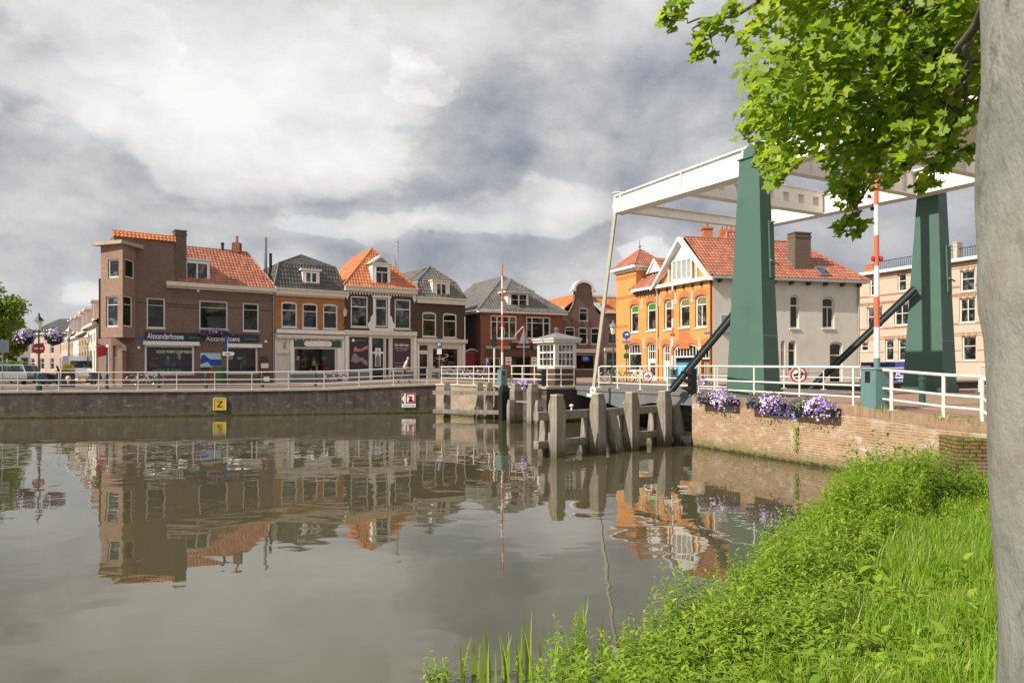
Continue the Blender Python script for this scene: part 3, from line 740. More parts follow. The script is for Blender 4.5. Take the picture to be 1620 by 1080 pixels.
for i,h in enumerate(w_sh):
    window(F1,H1,h,mWhite,mClear,rec=.06,bw=.12,bars=(),name='shop_window',sill=mStone); interior(F1,H1,h,3+i)
    m=MB(); z1=h[2]+(h[3]-h[2])*.27 if i==0 else h[2]+(h[3]-h[2])*.15; F1.box(m,h[0]+.13,h[1]-.13,h[2]+.13,z1,-.088,-.078); lo=m.build('window_lettering_band',mNavy,H1)
    text('window_lettering','kaas & noten',F1.P((h[0]+h[1])/2-.75,z1-.34,-.072),F1.d,(0,0,1),1.5,.18,mLetG,lo)
    if i==0: text('window_lettering',"KOUD? WARM? LOOP HIER EVEN AAN",F1.P(h[0]+.75,h[3]-.55,-.072),F1.d,(0,0,1),3.0,.2,mLetter,lo)
# interior things seen through the shop glass: shelves as bright strips set behind pane
r=F1.rect(C2,347,723,1040,768); sg=MB(); F1.box(sg,r[0],r[1],r[2],r[3],.004,.10); sgo=sg.build('shop_sign',mNavy,H1)
for x0,x1,y0,y1 in ((358,580,722,757),(718,922,737,770)):
    q=F1.rect(C2,x0,y0,x1,y1,off=.1); text('sign_lettering','Alexanderhoeve',F1.P(q[0],q[2],.106),F1.d,(0,0,1),q[1]-q[0],q[3]-q[2],mLetter,sgo,ext=.008)
for x0,x1,y0,y1 in ((608,692,741,753),(948,1028,751,762)):
    q=F1.rect(C2,x0,y0,x1,y1,off=.1); text('sign_lettering','- kaas & noten -',F1.P(q[0],q[2],.106),F1.d,(0,0,1),q[1]-q[0],q[3]-q[2],mLetG,sgo)
for x0,x1,y0,y1 in ((332,675,771,790),(830,1055,786,803)):
    q=F1.rect(C2,x0,y0,x1,y1); m=MB(); F1.box(m,q[0],q[1],q[2],q[3],.005,.16); F1.box(m,q[0]-.02,q[1]+.02,q[2]-.06,q[2]-.004,.05,.3); m.build('awning_box',mWhite,H1)
q=F1.rect(C2,288,742,340,754); m=MB(); F1.box(m,*q,.004,.02); no=m.build('street_name_plate',mSignBlue,H1); text('plate_lettering','Nieuwstraat',F1.P(q[0]+.06,q[2]+.06,.022),F1.d,(0,0,1),q[1]-q[0]-.12,q[3]-q[2]-.12,mLetter,no)
# security light, alarm box
for x,y in ((668,462),(1080,772),(306,808)):
    q=F1.rect(C2,x-8,y-7,x+8,y+7); m=MB(); F1.box(m,*q,.004,.10); m.build('wall_box',mWhite,H1)
# parapet ridge tiles
m=MB(); uv=[]; q=F1.pt(C2,340,118)[1]
a=F1.P(-1.35,ztop-.1,.14);b=F1.P(up,ztop-.1,.14); slope(m,a,b,F1.P(up,ztop+.34,-.30),F1.P(-1.35,ztop+.34,-.30),uv,th=.30); caps(m,uv,[(F1.P(-1.35,ztop+.33,-.32),F1.P(up,ztop+.33,-.32))],.08)
m.build('parapet_tiles',mTileB,H1,uvs=uv)
chimney(F1,H1,up,F1.u(C2(597,0)[0]),ze+.01,F1.pt(C2,563,100)[1],-.85,.06,mBrickChim)
# tiled roof with hip at the right
uL=F1.u(C2(597,0)[0]); b_=3.0; zr=F1.pt(C2,780,210,off=-b_)[1]; uR=F1.u(C2(965,0)[0],off=-b_)
A=F1.P(uL-.6,ze,.3);B=F1.P(F1.L+.1,ze,.3);Cc=F1.P(uR,zr,-b_);D=F1.P(uL-.6,zr,-b_)
B2=F1.P(F1.L+.1,ze,-6.2); D2=F1.P(uL-.6,ze,-6.2)
roof_obj(H1,mTileR,[(A,B,Cc,D),(B,B2,Cc,Cc),(B2,D2,D,Cc)],[(D,Cc),(B,Cc)],r=.07)
dormer(F1,H1,C2,(592,276,740,402),-.12,2.2,mWhite,mGlassL,(('v',.5,.09),),roofmat=mWhite,winr=(594,290,730,395))
m=MB(); p=F1.P(F1.u(C2(905,0)[0],off=-b_),zr-.1,-b_); m.box(p.x-.3,p.x+.3,p.y-.25,p.y+.25,p.z,p.z+.75); co_=m.build('chimney',mBrickR,H1); m=MB(); m.lathe((p.x,p.y,p.z+.75),[(.13,0),(.1,.5),(.13,.52)],10); m.build('chimney_pot',mTileR,co_)
m=MB(); p=F1.P(F1.u(C2(818,0)[0],off=-b_),zr,-b_); m.lathe(p,[(.1,0),(.1,.4),(.14,.42),(.14,.55)],10); m.build('vent_pipe',mBlack,H1)
m=MB(); p=F1.P(F1.L+.2,ze+1.5,-3); m.tube([p,p+Vector((0,0,2.9))],.13,10); m.build('flue',mZinc,H1)
downpipe(F1,H1,F1.L-.12,1.6,zc[2],mZinc)
# corner bay
Cb=Vector((-25.76,46.0)); Fa=Fac((-27.7,46.83),Cb); Fb=Fac(Cb,(-25.83,47.67))
zb0=Fb.pt(C2,250,748)[1]; zb1=Fb.pt(C2,250,192)[1]
ha=holes_from(Fa,C2,[(118,270,184,382),(106,495,178,682)]); hb=holes_from(Fb,C2,[(225,272,285,385),(212,494,272,682)])
m=MB(); wall_holes(m,Fa,0,Fa.L,zb0,zb1,ha,depth=.12); wall_holes(m,Fb,0,Fb.L+.3,zb0,zb1,hb,depth=.12)
pl=Fa.P(0,zb0); pc=Fa.P(Fa.L,zb0); pr=Fb.P(Fb.L+.3,zb0); pw=F1.P(-1.3,zb0,-.6); z_=lambda p,z:Vector((p.x,p.y,z))
m.quad(pl,pw,z_(pw,zb1),z_(pl,zb1)); m.quad(pl,pc,pr,pw)
bay=m.build('bay',mBrickBay,H1)
for h in ha: window(Fa,bay,h,mWhite,mGlassL,bars=(('h',.72),) if h[3]<zb0+3.5 else (),bw=.09)
for h in hb: window(Fb,bay,h,mWhite,mGlassG,bars=(('h',.72),) if h[3]<zb0+3.5 else (),bw=.09)
m=MB(); e=.42
da=Fa.d; ob=[pl-da*e+Fa.n*e,pc+Fa.n*e+Fb.n*.3,pr+Fb.n*e,pw]; m.hexa([z_(p,zb1+.002) for p in ob],[z_(p,zb1+.24) for p in ob]); m.build('bay_cornice',M('weathered_stone',(.42,.33,.22),.8,.3,3,dirt=.6),bay)
# chamfer door
door(Fc,H1,(hd[0],hd[1],GZ,hd[3]-.75),mCream,mGlass,mWhite,rec=.2,panefrac=.62)
m=MB(); Fc.box(m,hd[0],hd[1],hd[3]-.74,hd[3],-.26,-.2); m.build('door_fanlight',mStone,H1)
q=Fc.rect(C2,206,828,236,1022); m=MB(); Fc.box(m,q[0],q[1],1.2,q[3],.005,.5); m.build('porch_pillar',mBrickBay,H1)
Fs1=Fac(F1.P(-1.29,0,-9)[:2],F1.P(-1.29,0,-1.2)[:2]); m=MB(); Fs1.box(m,Fs1.L-2.6,Fs1.L-1.1,2.3,4.4,.004,.06); po=m.build('notice_board',mWhite,H1); m=MB(); Fs1.box(m,Fs1.L-2.45,Fs1.L-1.25,2.45,4.25,.062,.07); m.build('notice',mBlack,po)

# ======== house 2: orange brick, dark mansard
H2=thing('shop_house','narrow orange brick house with green shop sign under a dark mansard roof','house',F2.P(2.5,GZ))
cz=F2.rect(C3,122,354,608,395); zs=F2.rect(C3,118,640,603,668)
ws=[F2.rect(C3,158,435,272,620)+(.12,),F2.rect(C3,308,445,418,628)+(.12,),F2.rect(C3,455,452,560,632)+(.12,)]
sw=F2.rect(C3,246,765,550,945); dh=F2.rect(C3,124,803,216,965)
m=MB(); wall_holes(m,F2,0,F2.L,zs[2],cz[2],ws); m.build('wall',mBrickO,H2)
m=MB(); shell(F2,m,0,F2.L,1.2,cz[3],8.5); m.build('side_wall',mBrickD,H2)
m=MB(); wall_holes(m,F2,0,F2.L,1.2,zs[2]-.002,[sw,(dh[0],dh[1],1.2,dh[3])]); m.build('shop_front',mCream,H2)
fbox(F2,'cornice',mCream,H2,(-.02,F2.L-.01,cz[2],cz[3],.0,.34),(.02,F2.L-.03,cz[2]-.12,cz[2]-.003,.0,.16),(-.04,F2.L,cz[3]-.12,cz[3]+.01,.345,.42))
for h in ws: window(F2,H2,h,mWhite,mGlassL,bars=(('h',.66,.06),),bw=.11,sill=mStone)
# brick arches
for h in ws: m=MB(); F2.box(m,h[0]-.05,h[1]+.05,h[3]+.01,h[3]+.28,.003,.012); m.build('brick_arch',mBrickRed2,H2)
fbox(F2,'awning_box',mWhite,H2,(zs[0],zs[1]-.02,zs[2]+.02,zs[3],.005,.32))
g=F2.rect(C3,120,676,600,700); fbox(F2,'shop_cornice',mCream,H2,(g[0],g[1],g[2],g[3],.005,.22))
for k in range(9): uu=g[0]+.25+k*(g[1]-g[0]-.5)/8; m=MB(); F2.box(m,uu-.05,uu+.05,g[2]-.16,g[2]-.003,.004,.18); m.build('bracket',mStone,H2)
window(F2,H2,sw,mWhite,mClear,rec=.1,bw=.09,name='shop_window'); interior(F2,H2,sw,9)
g=F2.rect(C3,246,711,580,760); m=MB(); F2.box(m,g[0],g[1],g[2],g[3],.005,.08); so_=m.build('shop_sign',mGreenD,H2)
g2=F2.rect(C3,318,716,515,757); pts=[]; ra=(g2[3]-g2[2])/2; zc_=(g2[3]+g2[2])/2
for k in range(9): t=-math.pi/2+math.pi*k/8; pts.append((g2[1]-ra+ra*math.cos(t),zc_+ra*math.sin(t)))
for k in range(9): t=math.pi/2+math.pi*k/8; pts.append((g2[0]+ra+ra*math.cos(t),zc_+ra*math.sin(t)))
m=MB(); F2.prism(m,pts,.082,.1); m.build('sign_panel',mWhite,so_)
door(F2,H2,(dh[0],dh[1],GZ,dh[3]),mCream,None,mWhite,rec=.2)
fbox(F2,'pilaster',mWhite,H2,(F2.rect(C3,556,765,590,960)[0],F2.rect(C3,556,765,590,960)[1],1.3,sw[3],.004,.1),(F2.L-.2,F2.L-.04,1.3,zs[2]-.4,.004,.12),(dh[1]+.05,sw[0]-.03,1.3,zs[2]-.45,.004,.1))
fbox(F2,'plinth',mGreyP,H2,(dh[1]+.04,F2.L-.21,1.2,sw[2]-.06,.102,.14))
q=F2.rect(C3,172,722,192,770); m=MB(); F2.box(m,*q,.005,.05); m.build('emblem',mZinc,H2)
zm=F2.pt(C3,345,182,off=-.9)[1]; zp=F2.pt(C3,310,107,off=-2.4)[1]
mansard(F2,H2,mTileD,0,F2.L,cz[3]+.02,zm,.5,.75,zp,2.5,8.5,oh=.1)
dormer(F2,H2,C3,(310,216,430,330),-.1,1.6,mWhite,mGlassL,(('v',.5,.12),),winr=(328,226,412,304),ov=.16)
m=MB(); m.tube([F2.P(.3,zm-.5,-2.5),F2.P(.3,zm+1.0,-2.5)],.12,8); m.build('vent_pipe',mBlack,H2)

# ======== house 3: dark brick, orange hip
H3=thing('studio_house','dark brick house with plum posters and a pointed bright orange roof','house',F3.P(2.5,GZ))
cz=F3.rect(C3,618,338,1120,372); zs=F3.rect(C3,608,652,1118,676)
ws=holes_from(F3,C3,[(652,398,775,618),(826,412,914,616),(965,420,1080,632)])
m=MB(); wall_holes(m,F3,0,F3.L,zs[2],cz[2],ws); m.build('wall',mBrickD,H3)
m=MB(); shell(F3,m,0,F3.L,1.2,cz[3],9); m.build('side_wall',mBrickD,H3)
p1=F3.rect(C3,642,688,780,925); dd_=F3.rect(C3,800,690,930,965); p2=F3.rect(C3,950,697,1080,922)
m=MB(); wall_holes(m,F3,0,F3.L,1.2,zs[2]-.002,[p1,(dd_[0],dd_[1],1.2,dd_[3]),p2],depth=.1); m.build('shop_front',mCream,H3)
fbox(F3,'cornice',mCream,H3,(-.03,F3.L-.01,cz[2],cz[3],.0,.36),(.02,F3.L-.03,cz[2]-.1,cz[2]-.003,.0,.15),(-.05,F3.L,cz[3]-.1,cz[3]+.012,.362,.45))
m=MB(); 
for k in range(24): uu=.3+k*(F3.L-.6)/23; F3.box(m,uu-.06,uu+.06,cz[2]-.24,cz[2]-.105,.003,.06)
m.build('cornice_teeth',mWhite,H3)
m=MB()
for uu in (.02,F3.L-.38): F3.prism(m,[(uu+.18,cz[2]-.75),(uu+.36,cz[2]-.3),(uu+.36,cz[2]-.01),(uu,cz[2]-.01),(uu,cz[2]-.3)],.004,.1)
m.build('corbel',mWhite,H3)
for i,h in enumerate(ws): window(F3,H3,h,mWhite,mGlassL,bars=(('h',.66,.08),),bw=.11,inner=mDarkSash,sill=mStone if i!=1 else None)
h=ws[1]; m=MB(); F3.box(m,h[0]-.2,h[0]-.01,h[2]-.1,h[3]+.02,.004,.07); F3.box(m,h[1]+.01,h[1]+.2,h[2]-.1,h[3]+.02,.004,.07); F3.box(m,h[0]-.28,h[1]+.28,h[3]+.022,h[3]+.2,.004,.14)
F3.box(m,h[0]-.5,h[1]+.5,h[2]-.52,h[2]-.102,.004,.09)
for sg_ in (-1,1):
    c=h[0]-.21 if sg_<0 else h[1]+.21
    pts=[(c,h[2]-.1),(c+sg_*.42,h[2]-.1),(c+sg_*.40,h[2]+.25),(c+sg_*.22,h[2]+.45),(c+sg_*.16,h[2]+.8),(c,h[2]+1.0)]
    F3.prism(m,pts if sg_>0 else pts[::-1],.004,.06)
m.build('window_surround',mWhite,H3)
fbox(F3,'shop_cornice',mCream,H3,(zs[0]-.05,zs[1],zs[2],zs[3]+.08,.004,.25))
mPlum=M('poster_plum',(.06,.028,.04),.5,.15,1); mPlum2=M('poster_plum_dark',(.035,.022,.035),.5,.2,1); mFleshO=M('poster_flesh',(.5,.17,.10),.6,.15,2); mGreyF=M('poster_grey',(.22,.19,.2),.6,.2,2)
for i,p in enumerate((p1,p2)):
    m=MB(); F3.box(m,p[0],p[1],p[2],p[3],-.09,-.05); po=m.build('window_poster',mPlum2 if i==0 else mPlum,H3)
    w=p[1]-p[0]; hh=p[3]-p[2]; X=lambda a:p[0]+a*w; Z=lambda a:p[2]+a*hh
    if i==1:
        po['label']='plum window poster with white lettering'
        text('poster_lettering','the reformer',F3.P(X(.12),Z(.74),-.044),F3.d,(0,0,1),.78*w,.11*hh,mLetter,po)
        text('poster_lettering','pilates & workout',F3.P(X(.12),Z(.66),-.044),F3.d,(0,0,1),.76*w,.045*hh,mLetter,po)
        text('poster_lettering','boek je proefles',F3.P(X(.2),Z(.60),-.044),F3.d,(0,0,1),.6*w,.03*hh,mLetter,po)
        m=MB(); F3.box(m,X(.12),X(.88),Z(.22),Z(.225),-.048,-.044); F3.box(m,X(.12),X(.88),Z(.12),Z(.125),-.048,-.044); m.build('poster_line',mLetter,po)
    else:
        text('poster_lettering','the reformer',F3.P(X(.34),Z(.875),-.044),F3.d,(0,0,1),.52*w,.05*hh,M('poster_faint',(.25,.25,.3),.5,.05),po)
        m=MB(); F3.prism(m,[(X(.14),Z(.86)),(X(.28),Z(.86)),(X(.28),Z(.92)),(X(.2),Z(.95)),(X(.14),Z(.92))],-.048,-.044); m.build('poster_logo',mLetter,po)
        m=MB(); F3.prism(m,[(X(.22),Z(.56)),(X(.60),Z(.57)),(X(.97),Z(.66)),(X(.97),Z(.76)),(X(.78),Z(.70)),(X(.6),Z(.63)),(X(.4),Z(.66)),(X(.34),Z(.74)),(X(.27),Z(.68))],-.048,-.043); m.build('poster_figure',mFleshO,po)
        m=MB(); F3.prism(m,[(X(.1),Z(.28)),(X(.35),Z(.22)),(X(.62),Z(.28)),(X(.93),Z(.12)),(X(.95),Z(.26)),(X(.7),Z(.38)),(X(.5),Z(.38)),(X(.36),Z(.5)),(X(.2),Z(.5))],-.048,-.044); m.build('poster_figure',mGreyF,po)
window(F3,H3,(dd_[0],dd_[0]+(dd_[1]-dd_[0])*.72,dd_[3]-1.25,dd_[3]),mWhite,mGlass,rec=.08,name='transom_window')
window(F3,H3,(dd_[0]+(dd_[1]-dd_[0])*.75,dd_[1],1.9,dd_[3]),mWhite,mGlass,rec=.08,name='side_light')
dh3=(dd_[0],dd_[0]+(dd_[1]-dd_[0])*.72,1.8,dd_[3]-1.27); do=door(F3,H3,dh3,mBlack,mGlass,mWhite,rec=.12,panefrac=.85)
w=dh3[1]-dh3[0]; m=MB(); F3.box(m,dh3[0]+.3*w,dh3[0]+.72*w,2.9,4.4,-.105,-.095); pp=m.build('door_poster',mWhite,do); m=MB(); F3.prism(m,[(dh3[0]+.34*w,2.92),(dh3[0]+.68*w,2.92),(dh3[0]+.68*w,3.6),(dh3[0]+.56*w,3.85),(dh3[0]+.58*w,4.2),(dh3[0]+.51*w,4.3),(dh3[0]+.44*w,4.2),(dh3[0]+.46*w,3.85),(dh3[0]+.34*w,3.6)],-.0945,-.09); m.build('poster_figure',mGreyP,pp)
fbox(F3,'plinth',mGreyP,H3,(0.3,dd_[0]-.1,1.2,p1[2]-.15,.004,.06),(dd_[1]+.1,F3.L-.3,1.2,p2[2]-.15,.004,.06))
fbox(F3,'pilaster',mWhite,H3,(.04,.3,1.2,zs[2]-.1,.004,.14),(F3.L-.3,F3.L-.05,1.2,zs[2]-.1,.004,.14),(p1[1]+.03,dd_[0]-.03,1.2,zs[2]-.1,.004,.1))
rf=2.6; zp=F3.pt(C3,822,62,off=-rf)[1]
hip(F3,H3,mTileO,0,F3.L,cz[3]+.02,zp-cz[3]-.02,rf,9,oh=.15)
do=dormer(F3,H3,C3,(806,176,934,328),-.15,2.0,mWhite,mGlass,(('v',.5,.05,0,.68),('h',.68,.07)),winr=(826,182,920,326),ov=.02,bw=.09)
q=F3.rect(C3,800,176,938,330,off=0.0); zt=q[3]+.14
m=MB(); F3.prism(m,[(q[0]-.1,zt),(q[1]+.1,zt),((q[0]+q[1])/2,zt+.72)],-2.0,.0); m.build('pediment',mWhite,do)
m=MB(); F3.prism(m,[(q[0]+.25,zt+.08),(q[1]-.25,zt+.08),((q[0]+q[1])/2,zt+.5)],.002,.02); m.build('pediment_panel',mLead,do)

# ======== house 4
H4=thing('cafe_house','small dark brick house with two arched windows and one white dormer in a grey mansard','house',F4.P(2,GZ))
cz=F4.rect(C4,174,366,516,410); zs=F4.rect(C4,172,658,528,684)
ws=[F4.rect(C4,217,465,318,642)+(.14,),F4.rect(C4,363,473,463,650)+(.14,)]
sw=F4.rect(C4,290,722,475,872); tw_=F4.rect(C4,192,695,262,745); dh=F4.rect(C4,192,757,262,942)
m=MB(); wall_holes(m,F4,0,F4.L,zs[2],cz[2],ws); m.build('wall',mBrickD,H4)
m=MB(); shell(F4,m,0,F4.L,1.2,cz[3],8.5); m.build('side_wall',mBrickD,H4)
m=MB(); wall_holes(m,F4,0,F4.L,1.2,zs[2]-.002,[sw,tw_,(dh[0],dh[1],1.2,dh[3])]); m.build('shop_front',mCream,H4)
fbox(F4,'cornice',mCream,H4,(-.02,F4.L,cz[2],cz[3],.0,.3),(-.04,F4.L+.02,cz[3]-.12,cz[3]+.012,.302,.4))
for h in ws: window(F4,H4,h,mWhite,mGlassG,bars=(('h',.68,.07),),bw=.11,sill=mStone)
fbox(F4,'shop_cornice',mCream,H4,(zs[0],zs[1],zs[2],zs[3],.004,.3))
window(F4,H4,tw_,mWhite,mGlass,name='transom_window'); door(F4,H4,(dh[0],dh[1],GZ,dh[3]),mBlack,mGlass,mWhite,panefrac=.8)
so_=window(F4,H4,sw,mWhite,mClear,name='shop_window'); interior(F4,H4,sw,5,False)
m=MB(); c=F4.P(sw[0]+(sw[1]-sw[0])*.5,(sw[2]+sw[3])/2+.1,-.115)
pts=[c+F4.d*(.33*math.sin(t*1.0)*(1 if t<3.14 else 1)*.9)+Vector((0,0,.28*math.cos(t*.5))) for t in np.linspace(0,6.28,18)]
m.tube(pts,.028,5); pts=[c+F4.d*(-.1-.75+.7*k/9)+Vector((0,0,-.12+.04*math.sin(k*2))) for k in range(10)]; m.tube(pts,.028,5); m.build('window_lettering',mLetter,so_)
fbox(F4,'pilaster',mWhite,H4,(F4.L-.3,F4.L-.06,1.2,zs[2]-.05,.004,.12),(.04,.2,1.2,zs[2]-.05,.004,.12)); fbox(F4,'plinth',mGreyP,H4,(sw[0]-.05,sw[1]+.1,1.2,sw[2]-.25,.004,.05))
zm=F4.pt(C4,300,250,off=-.9)[1]; zp=F4.pt(C4,265,143,off=-2.2)[1]
mansard(F4,H4,mTileG,0,F4.L,cz[3]+.02,zm,.5,.8,zp,2.2,8.5,oh=.08)
dormer(F4,H4,C4,(290,248,412,368),-.1,1.7,mCream,mGlassL,(('v',.5,.1),),winr=(314,262,386,358),ov=.08)
m=MB(); p=F4.P(-.5,cz[3]+1.2,-3.0); m.tube([p,p+Vector((0,0,3.8))],.16,12); m.lathe(p+Vector((0,0,3.82)),[(.2,0),(.2,.18)],12); m.build('flue',mSteel,H4)
m=MB(); m.tube([F4.P(F4.L-.1,cz[2]-1.0,.1),F4.P(F4.L-.1,cz[2]-3.4,.1)],.055,8); m.build('downpipe',mWhite,H4)
# gate between
Fg0=Fac(F4.B[:2],(F4.B+F4.d*2.6)[:2]); q=Fg0.rect(C4,510,735,630,930)
G0=thing('gate','burgundy arched double gate between two houses','gate',Fg0.P(1,GZ)); mBurg=M('burgundy_paint',(.16,.012,.03),.45,.12,3)
m=MB(); N=8; pts=[(q[0],1.4),(q[1],1.4)]+[(q[1]-(q[1]-q[0])*k/N,q[3]-.35+.35*math.sin(math.pi*k/N)) for k in range(N+1)]; Fg0.prism(m,pts,-.1,0); m.build('gate_leaf',mBurg,G0)
fbox(Fg0,'gate_post',mWhite,G0,(q[1]+.002,q[1]+.13,1.4,q[3]-.4,-.08,.06)); fbox(Fg0,'gate_rail',mBurg,G0,(q[0]+.05,q[1]-.05,q[3]-.55,q[3]-.42,.002,.04))
m=MB(); pts=[(q[0]+(q[1]-q[0])*k/N,q[3]-.33+.35*math.sin(math.pi*k/N)) for k in range(N+1)]
for a,b in zip(pts[:-1],pts[1:]): Fg0.prism(m,[a,b,(b[0],b[1]+.1),(a[0],a[1]+.1)],-.08,.03)
m.build('gate_arch',mStone,G0)

# ======== house 5
H5=thing('tavern_house','red brick house with two triple windows and a wide dormer under a grey hip roof','house',F5.P(4,GZ))
cz=F5.rect(C4,632,462,1170,478); ze=cz[3]
ws=holes_from(F5,C4,[(703,490,890,655),(957,500,1130,657)])
op=F5.rect(C4,850,785,985,940); w3=F5.rect(C4,690,792,772,900)
m=MB(); wall_holes(m,F5,0,F5.L,1.2,cz[2],ws+[(op[0],op[1],1.2,op[3]),w3]); m.build('wall',mBrickR,H5)
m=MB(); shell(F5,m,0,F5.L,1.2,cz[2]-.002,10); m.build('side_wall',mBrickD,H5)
fbox(F5,'gutter',mCream,H5,(-.35,F5.L+.35,cz[2],cz[3],.0,.4)); m=MB(); F5.box(m,-.35,-.004,cz[2],cz[3],-10,-.004); m.build('gutter',mCream,H5)
for h in ws: window(F5,H5,h,mWhite,mGlassL,bars=(('v',.25,.1),('v',.72,.1),('h',.72,.06)),bw=.12,sill=mStone)
window(F5,H5,w3,mCream,mGlass,bars=(('v',.5),))
door(F5,H5,(op[0],op[1],GZ,op[3]),mBlack,mGlass,None,rec=.3,panefrac=.8)
q=F5.rect(C4,662,706,838,728); fbox(F5,'awning_box',mZinc,H5,(q[0],q[1],q[2],q[3],.004,.2)); q=F5.rect(C4,1002,708,1045,730); fbox(F5,'awning_box',mZinc,H5,(q[0],q[1],q[2],q[3],.004,.2))
q=F5.rect(C4,838,692,1000,732); m=MB(); F5.box(m,*q,.004,.08); so_=m.build('shop_sign',M('sign_brown_black',(.03,.017,.015),.5,.2,2),H5)
q2=F5.rect(C4,885,700,975,720); text('sign_lettering','monumental',F5.P(q2[0],q2[2],.085),F5.d,(0,0,1),q2[1]-q2[0],q2[3]-q2[2],mLetter,so_)
q2=F5.rect(C4,850,675,985,688); fbox(F5,'sign_lamp_rail',mWhite,H5,(q2[0],q2[1],q2[3]-.06,q2[3],.2,.26))
for x0,x1 in ((808,850),(992,1030)):
    q=F5.rect(C4,x0,785,x1,842); m=MB(); F5.box(m,*q,.004,.03); po=m.build('wall_poster',mWhite,H5); m=MB(); F5.box(m,q[0]+.12,q[1]-.12,q[2]+.2,q[2]+.32,.031,.035); F5.box(m,q[0]+.2,q[1]-.2,q[2]+.5,q[3]-.15,.031,.035); m.build('poster_picture',mGreyP,po)
q=F5.rect(C4,665,740,1045,782); fbox(F5,'shop_fascia',M('fascia_dark_brown',(.10,.05,.04),.8,.3),H5,(q[0],q[1],q[2],q[3],.003,.05))  # dark brown strip across the front below the awning boxes
# flag poles
m=MB()
for x,y,x2,y2 in ((760,590,800,640),(890,572,850,660)): a=F5.P(*F5.pt(C4,x2,y2),.05); b=F5.P(*F5.pt(C4,x,y),1.3); m.tube([a,b],.035,6)
m.build('flag_pole',mWhite,H5)
rf=4.2; zp=F5.pt(C4,795,212,off=-rf)[1]
hip(F5,H5,mTileG,0,F5.L,ze+.01,zp-ze,rf,12,oh=.4,tw=.28,th=.36)
do=dormer(F5,H5,C4,(826,330,972,428),-.35,2.4,mWhite,mGlassL,(('v',.5,.12),('h',.5,.04)),winr=(842,336,960,424),ov=.4)
q=F5.rect(C4,826,330,972,428,off=-.35); zt=q[3]+.125
G=Fac(F5.P(0,0,-.35)[:2],F5.P(F5.L,0,-.35)[:2]); hip(G,do,mTileG,q[0],q[1],zt,1.3,1.5,2.6,oh=.4,name='dormer_tiles')

# ======== house 6: bell gable
a6=F5.B+Vector((.35,.2,0)); F6=Fac((5.05,67.3),(9.3,69.0))
F6=Fac((at(888,0,67.3).x,67.3),(at(955,0,69).x,69))
H6=thing('bell_gable_house','purplish brick house with a curved bell gable and orange roof behind','house',F6.P(2,GZ))
ws=[F6.rect(C5,432,432,497,532)+(.1,),F6.rect(C5,332,568,405,642)+(.1,),F6.rect(C5,430,572,495,697)+(.1,),F6.rect(C5,517,574,588,697)+(.1,)]
sh=F6.rect(C5,408,768,545,875); fa=F6.rect(C5,405,728,548,756)
ze6=F6.pt(C5,455,475)[1]
m=MB(); wall_holes(m,F6,0,F6.L,1.2,ze6,[ws[0],ws[1],ws[2],ws[3],sh]); 
# gable outline with a slot for the attic window
cu=(ws[0][0]+ws[0][1])/2
prof=[(F6.L/2-.02,0),(1.62,.05),(1.35,.45),(1.1,1.05),(.98,1.7),(.93,2.5)]
k_=F6.pt(C5,465,275)[1]-ze6
pts=[(F6.L/2,0.0)]+[(x,z*k_/3.0) for x,z in prof[1:]]
half=[(x,ze6+z) for x,z in pts]
h=ws[0]
for sgn in (-1,1):
    for (x0,z0),(x1,z1) in zip(half[:-1],half[1:]):
        i0=(h[1]-h[0])/2 
        def strip(za,zb_,xa,xb,inner):
            A_=[(cu+sgn*inner,za),(cu+sgn*xa,za),(cu+sgn*xb,zb_),(cu+sgn*inner,zb_)]
            if sgn<0: A_=A_[::-1]
            m.add([F6.P(u,z) for u,z in A_],[(0,1,2,3)])
        cuts=[z0]+[c for c in (h[2],h[3]) if z0<c<z1]+[z1]
        for za,zb_ in zip(cuts[:-1],cuts[1:]):
            xa=x0+(x1-x0)*(za-z0)/(z1-z0); xb=x0+(x1-x0)*(zb_-z0)/(z1-z0); mid=(za+zb_)/2
            strip(za,zb_,xa,xb,i0 if h[2]<mid<h[3] else 0)
top=half[-1]; N=10
arc=[(cu+top[0]*math.cos(math.pi*k/N),top[1]+top[0]*.75*math.sin(math.pi*k/N)) for k in range(N+1)]
m.add([F6.P(u,z) for u,z in arc],[tuple(range(N+1))]); 
m.build('wall',mBrickP,H6)
m=MB(); shell(F6,m,0,F6.L,1.2,ze6-.01,10); 
full=[(cu-x,z) for x,z in half]+arc[::-1][1:]+[(cu+x,z) for x,z in half[::-1]]
m.add([F6.P(u,z,-.3) for u,z in full],[tuple(range(len(full)))])
m.build('side_wall',mBrickP,H6)
m=MB()
edge=[(cu-x,z) for x,z in half]+arc[::-1][1:-1]+[(cu+x,z) for x,z in half[::-1]]
for a,b in zip(edge[:-1],edge[1:]): m.quad(F6.P(*a,.02),F6.P(*b,.02),F6.P(*b,-.32),F6.P(*a,-.32))
m.build('gable_edge',mBrickP,H6)
m=MB(); oa=[(cu+(top[0]+.22)*math.cos(math.pi*k/N),top[1]+.02+(top[0]*.75+.25)*math.sin(math.pi*k/N)) for k in range(N+1)]; ia=[(cu+(top[0]-.02)*math.cos(math.pi*k/N),top[1]+.02+(top[0]*.75+.0)*math.sin(math.pi*k/N)) for k in range(N+1)]
for k in range(N): F6.prism(m,[ia[k],oa[k],oa[k+1],ia[k+1]],-.36,.16)
for s_ in (-1,1): F6.box(m,*sorted((cu+s_*(top[0]-.06),cu+s_*(top[0]+.42))),top[1]-.16,top[1]+.018,-.34,.15)
m.build('gable_coping',mWhite,H6)
m=MB()
for s_ in (-1,1): m.lathe(F6.P(cu+s_*(F6.L/2-.05),ze6-.05,.0),[(.12,0),(.3,.15),(.22,.4),(.1,.55),(.04,.7)],10)
m.build('gable_scroll',mStone,H6)
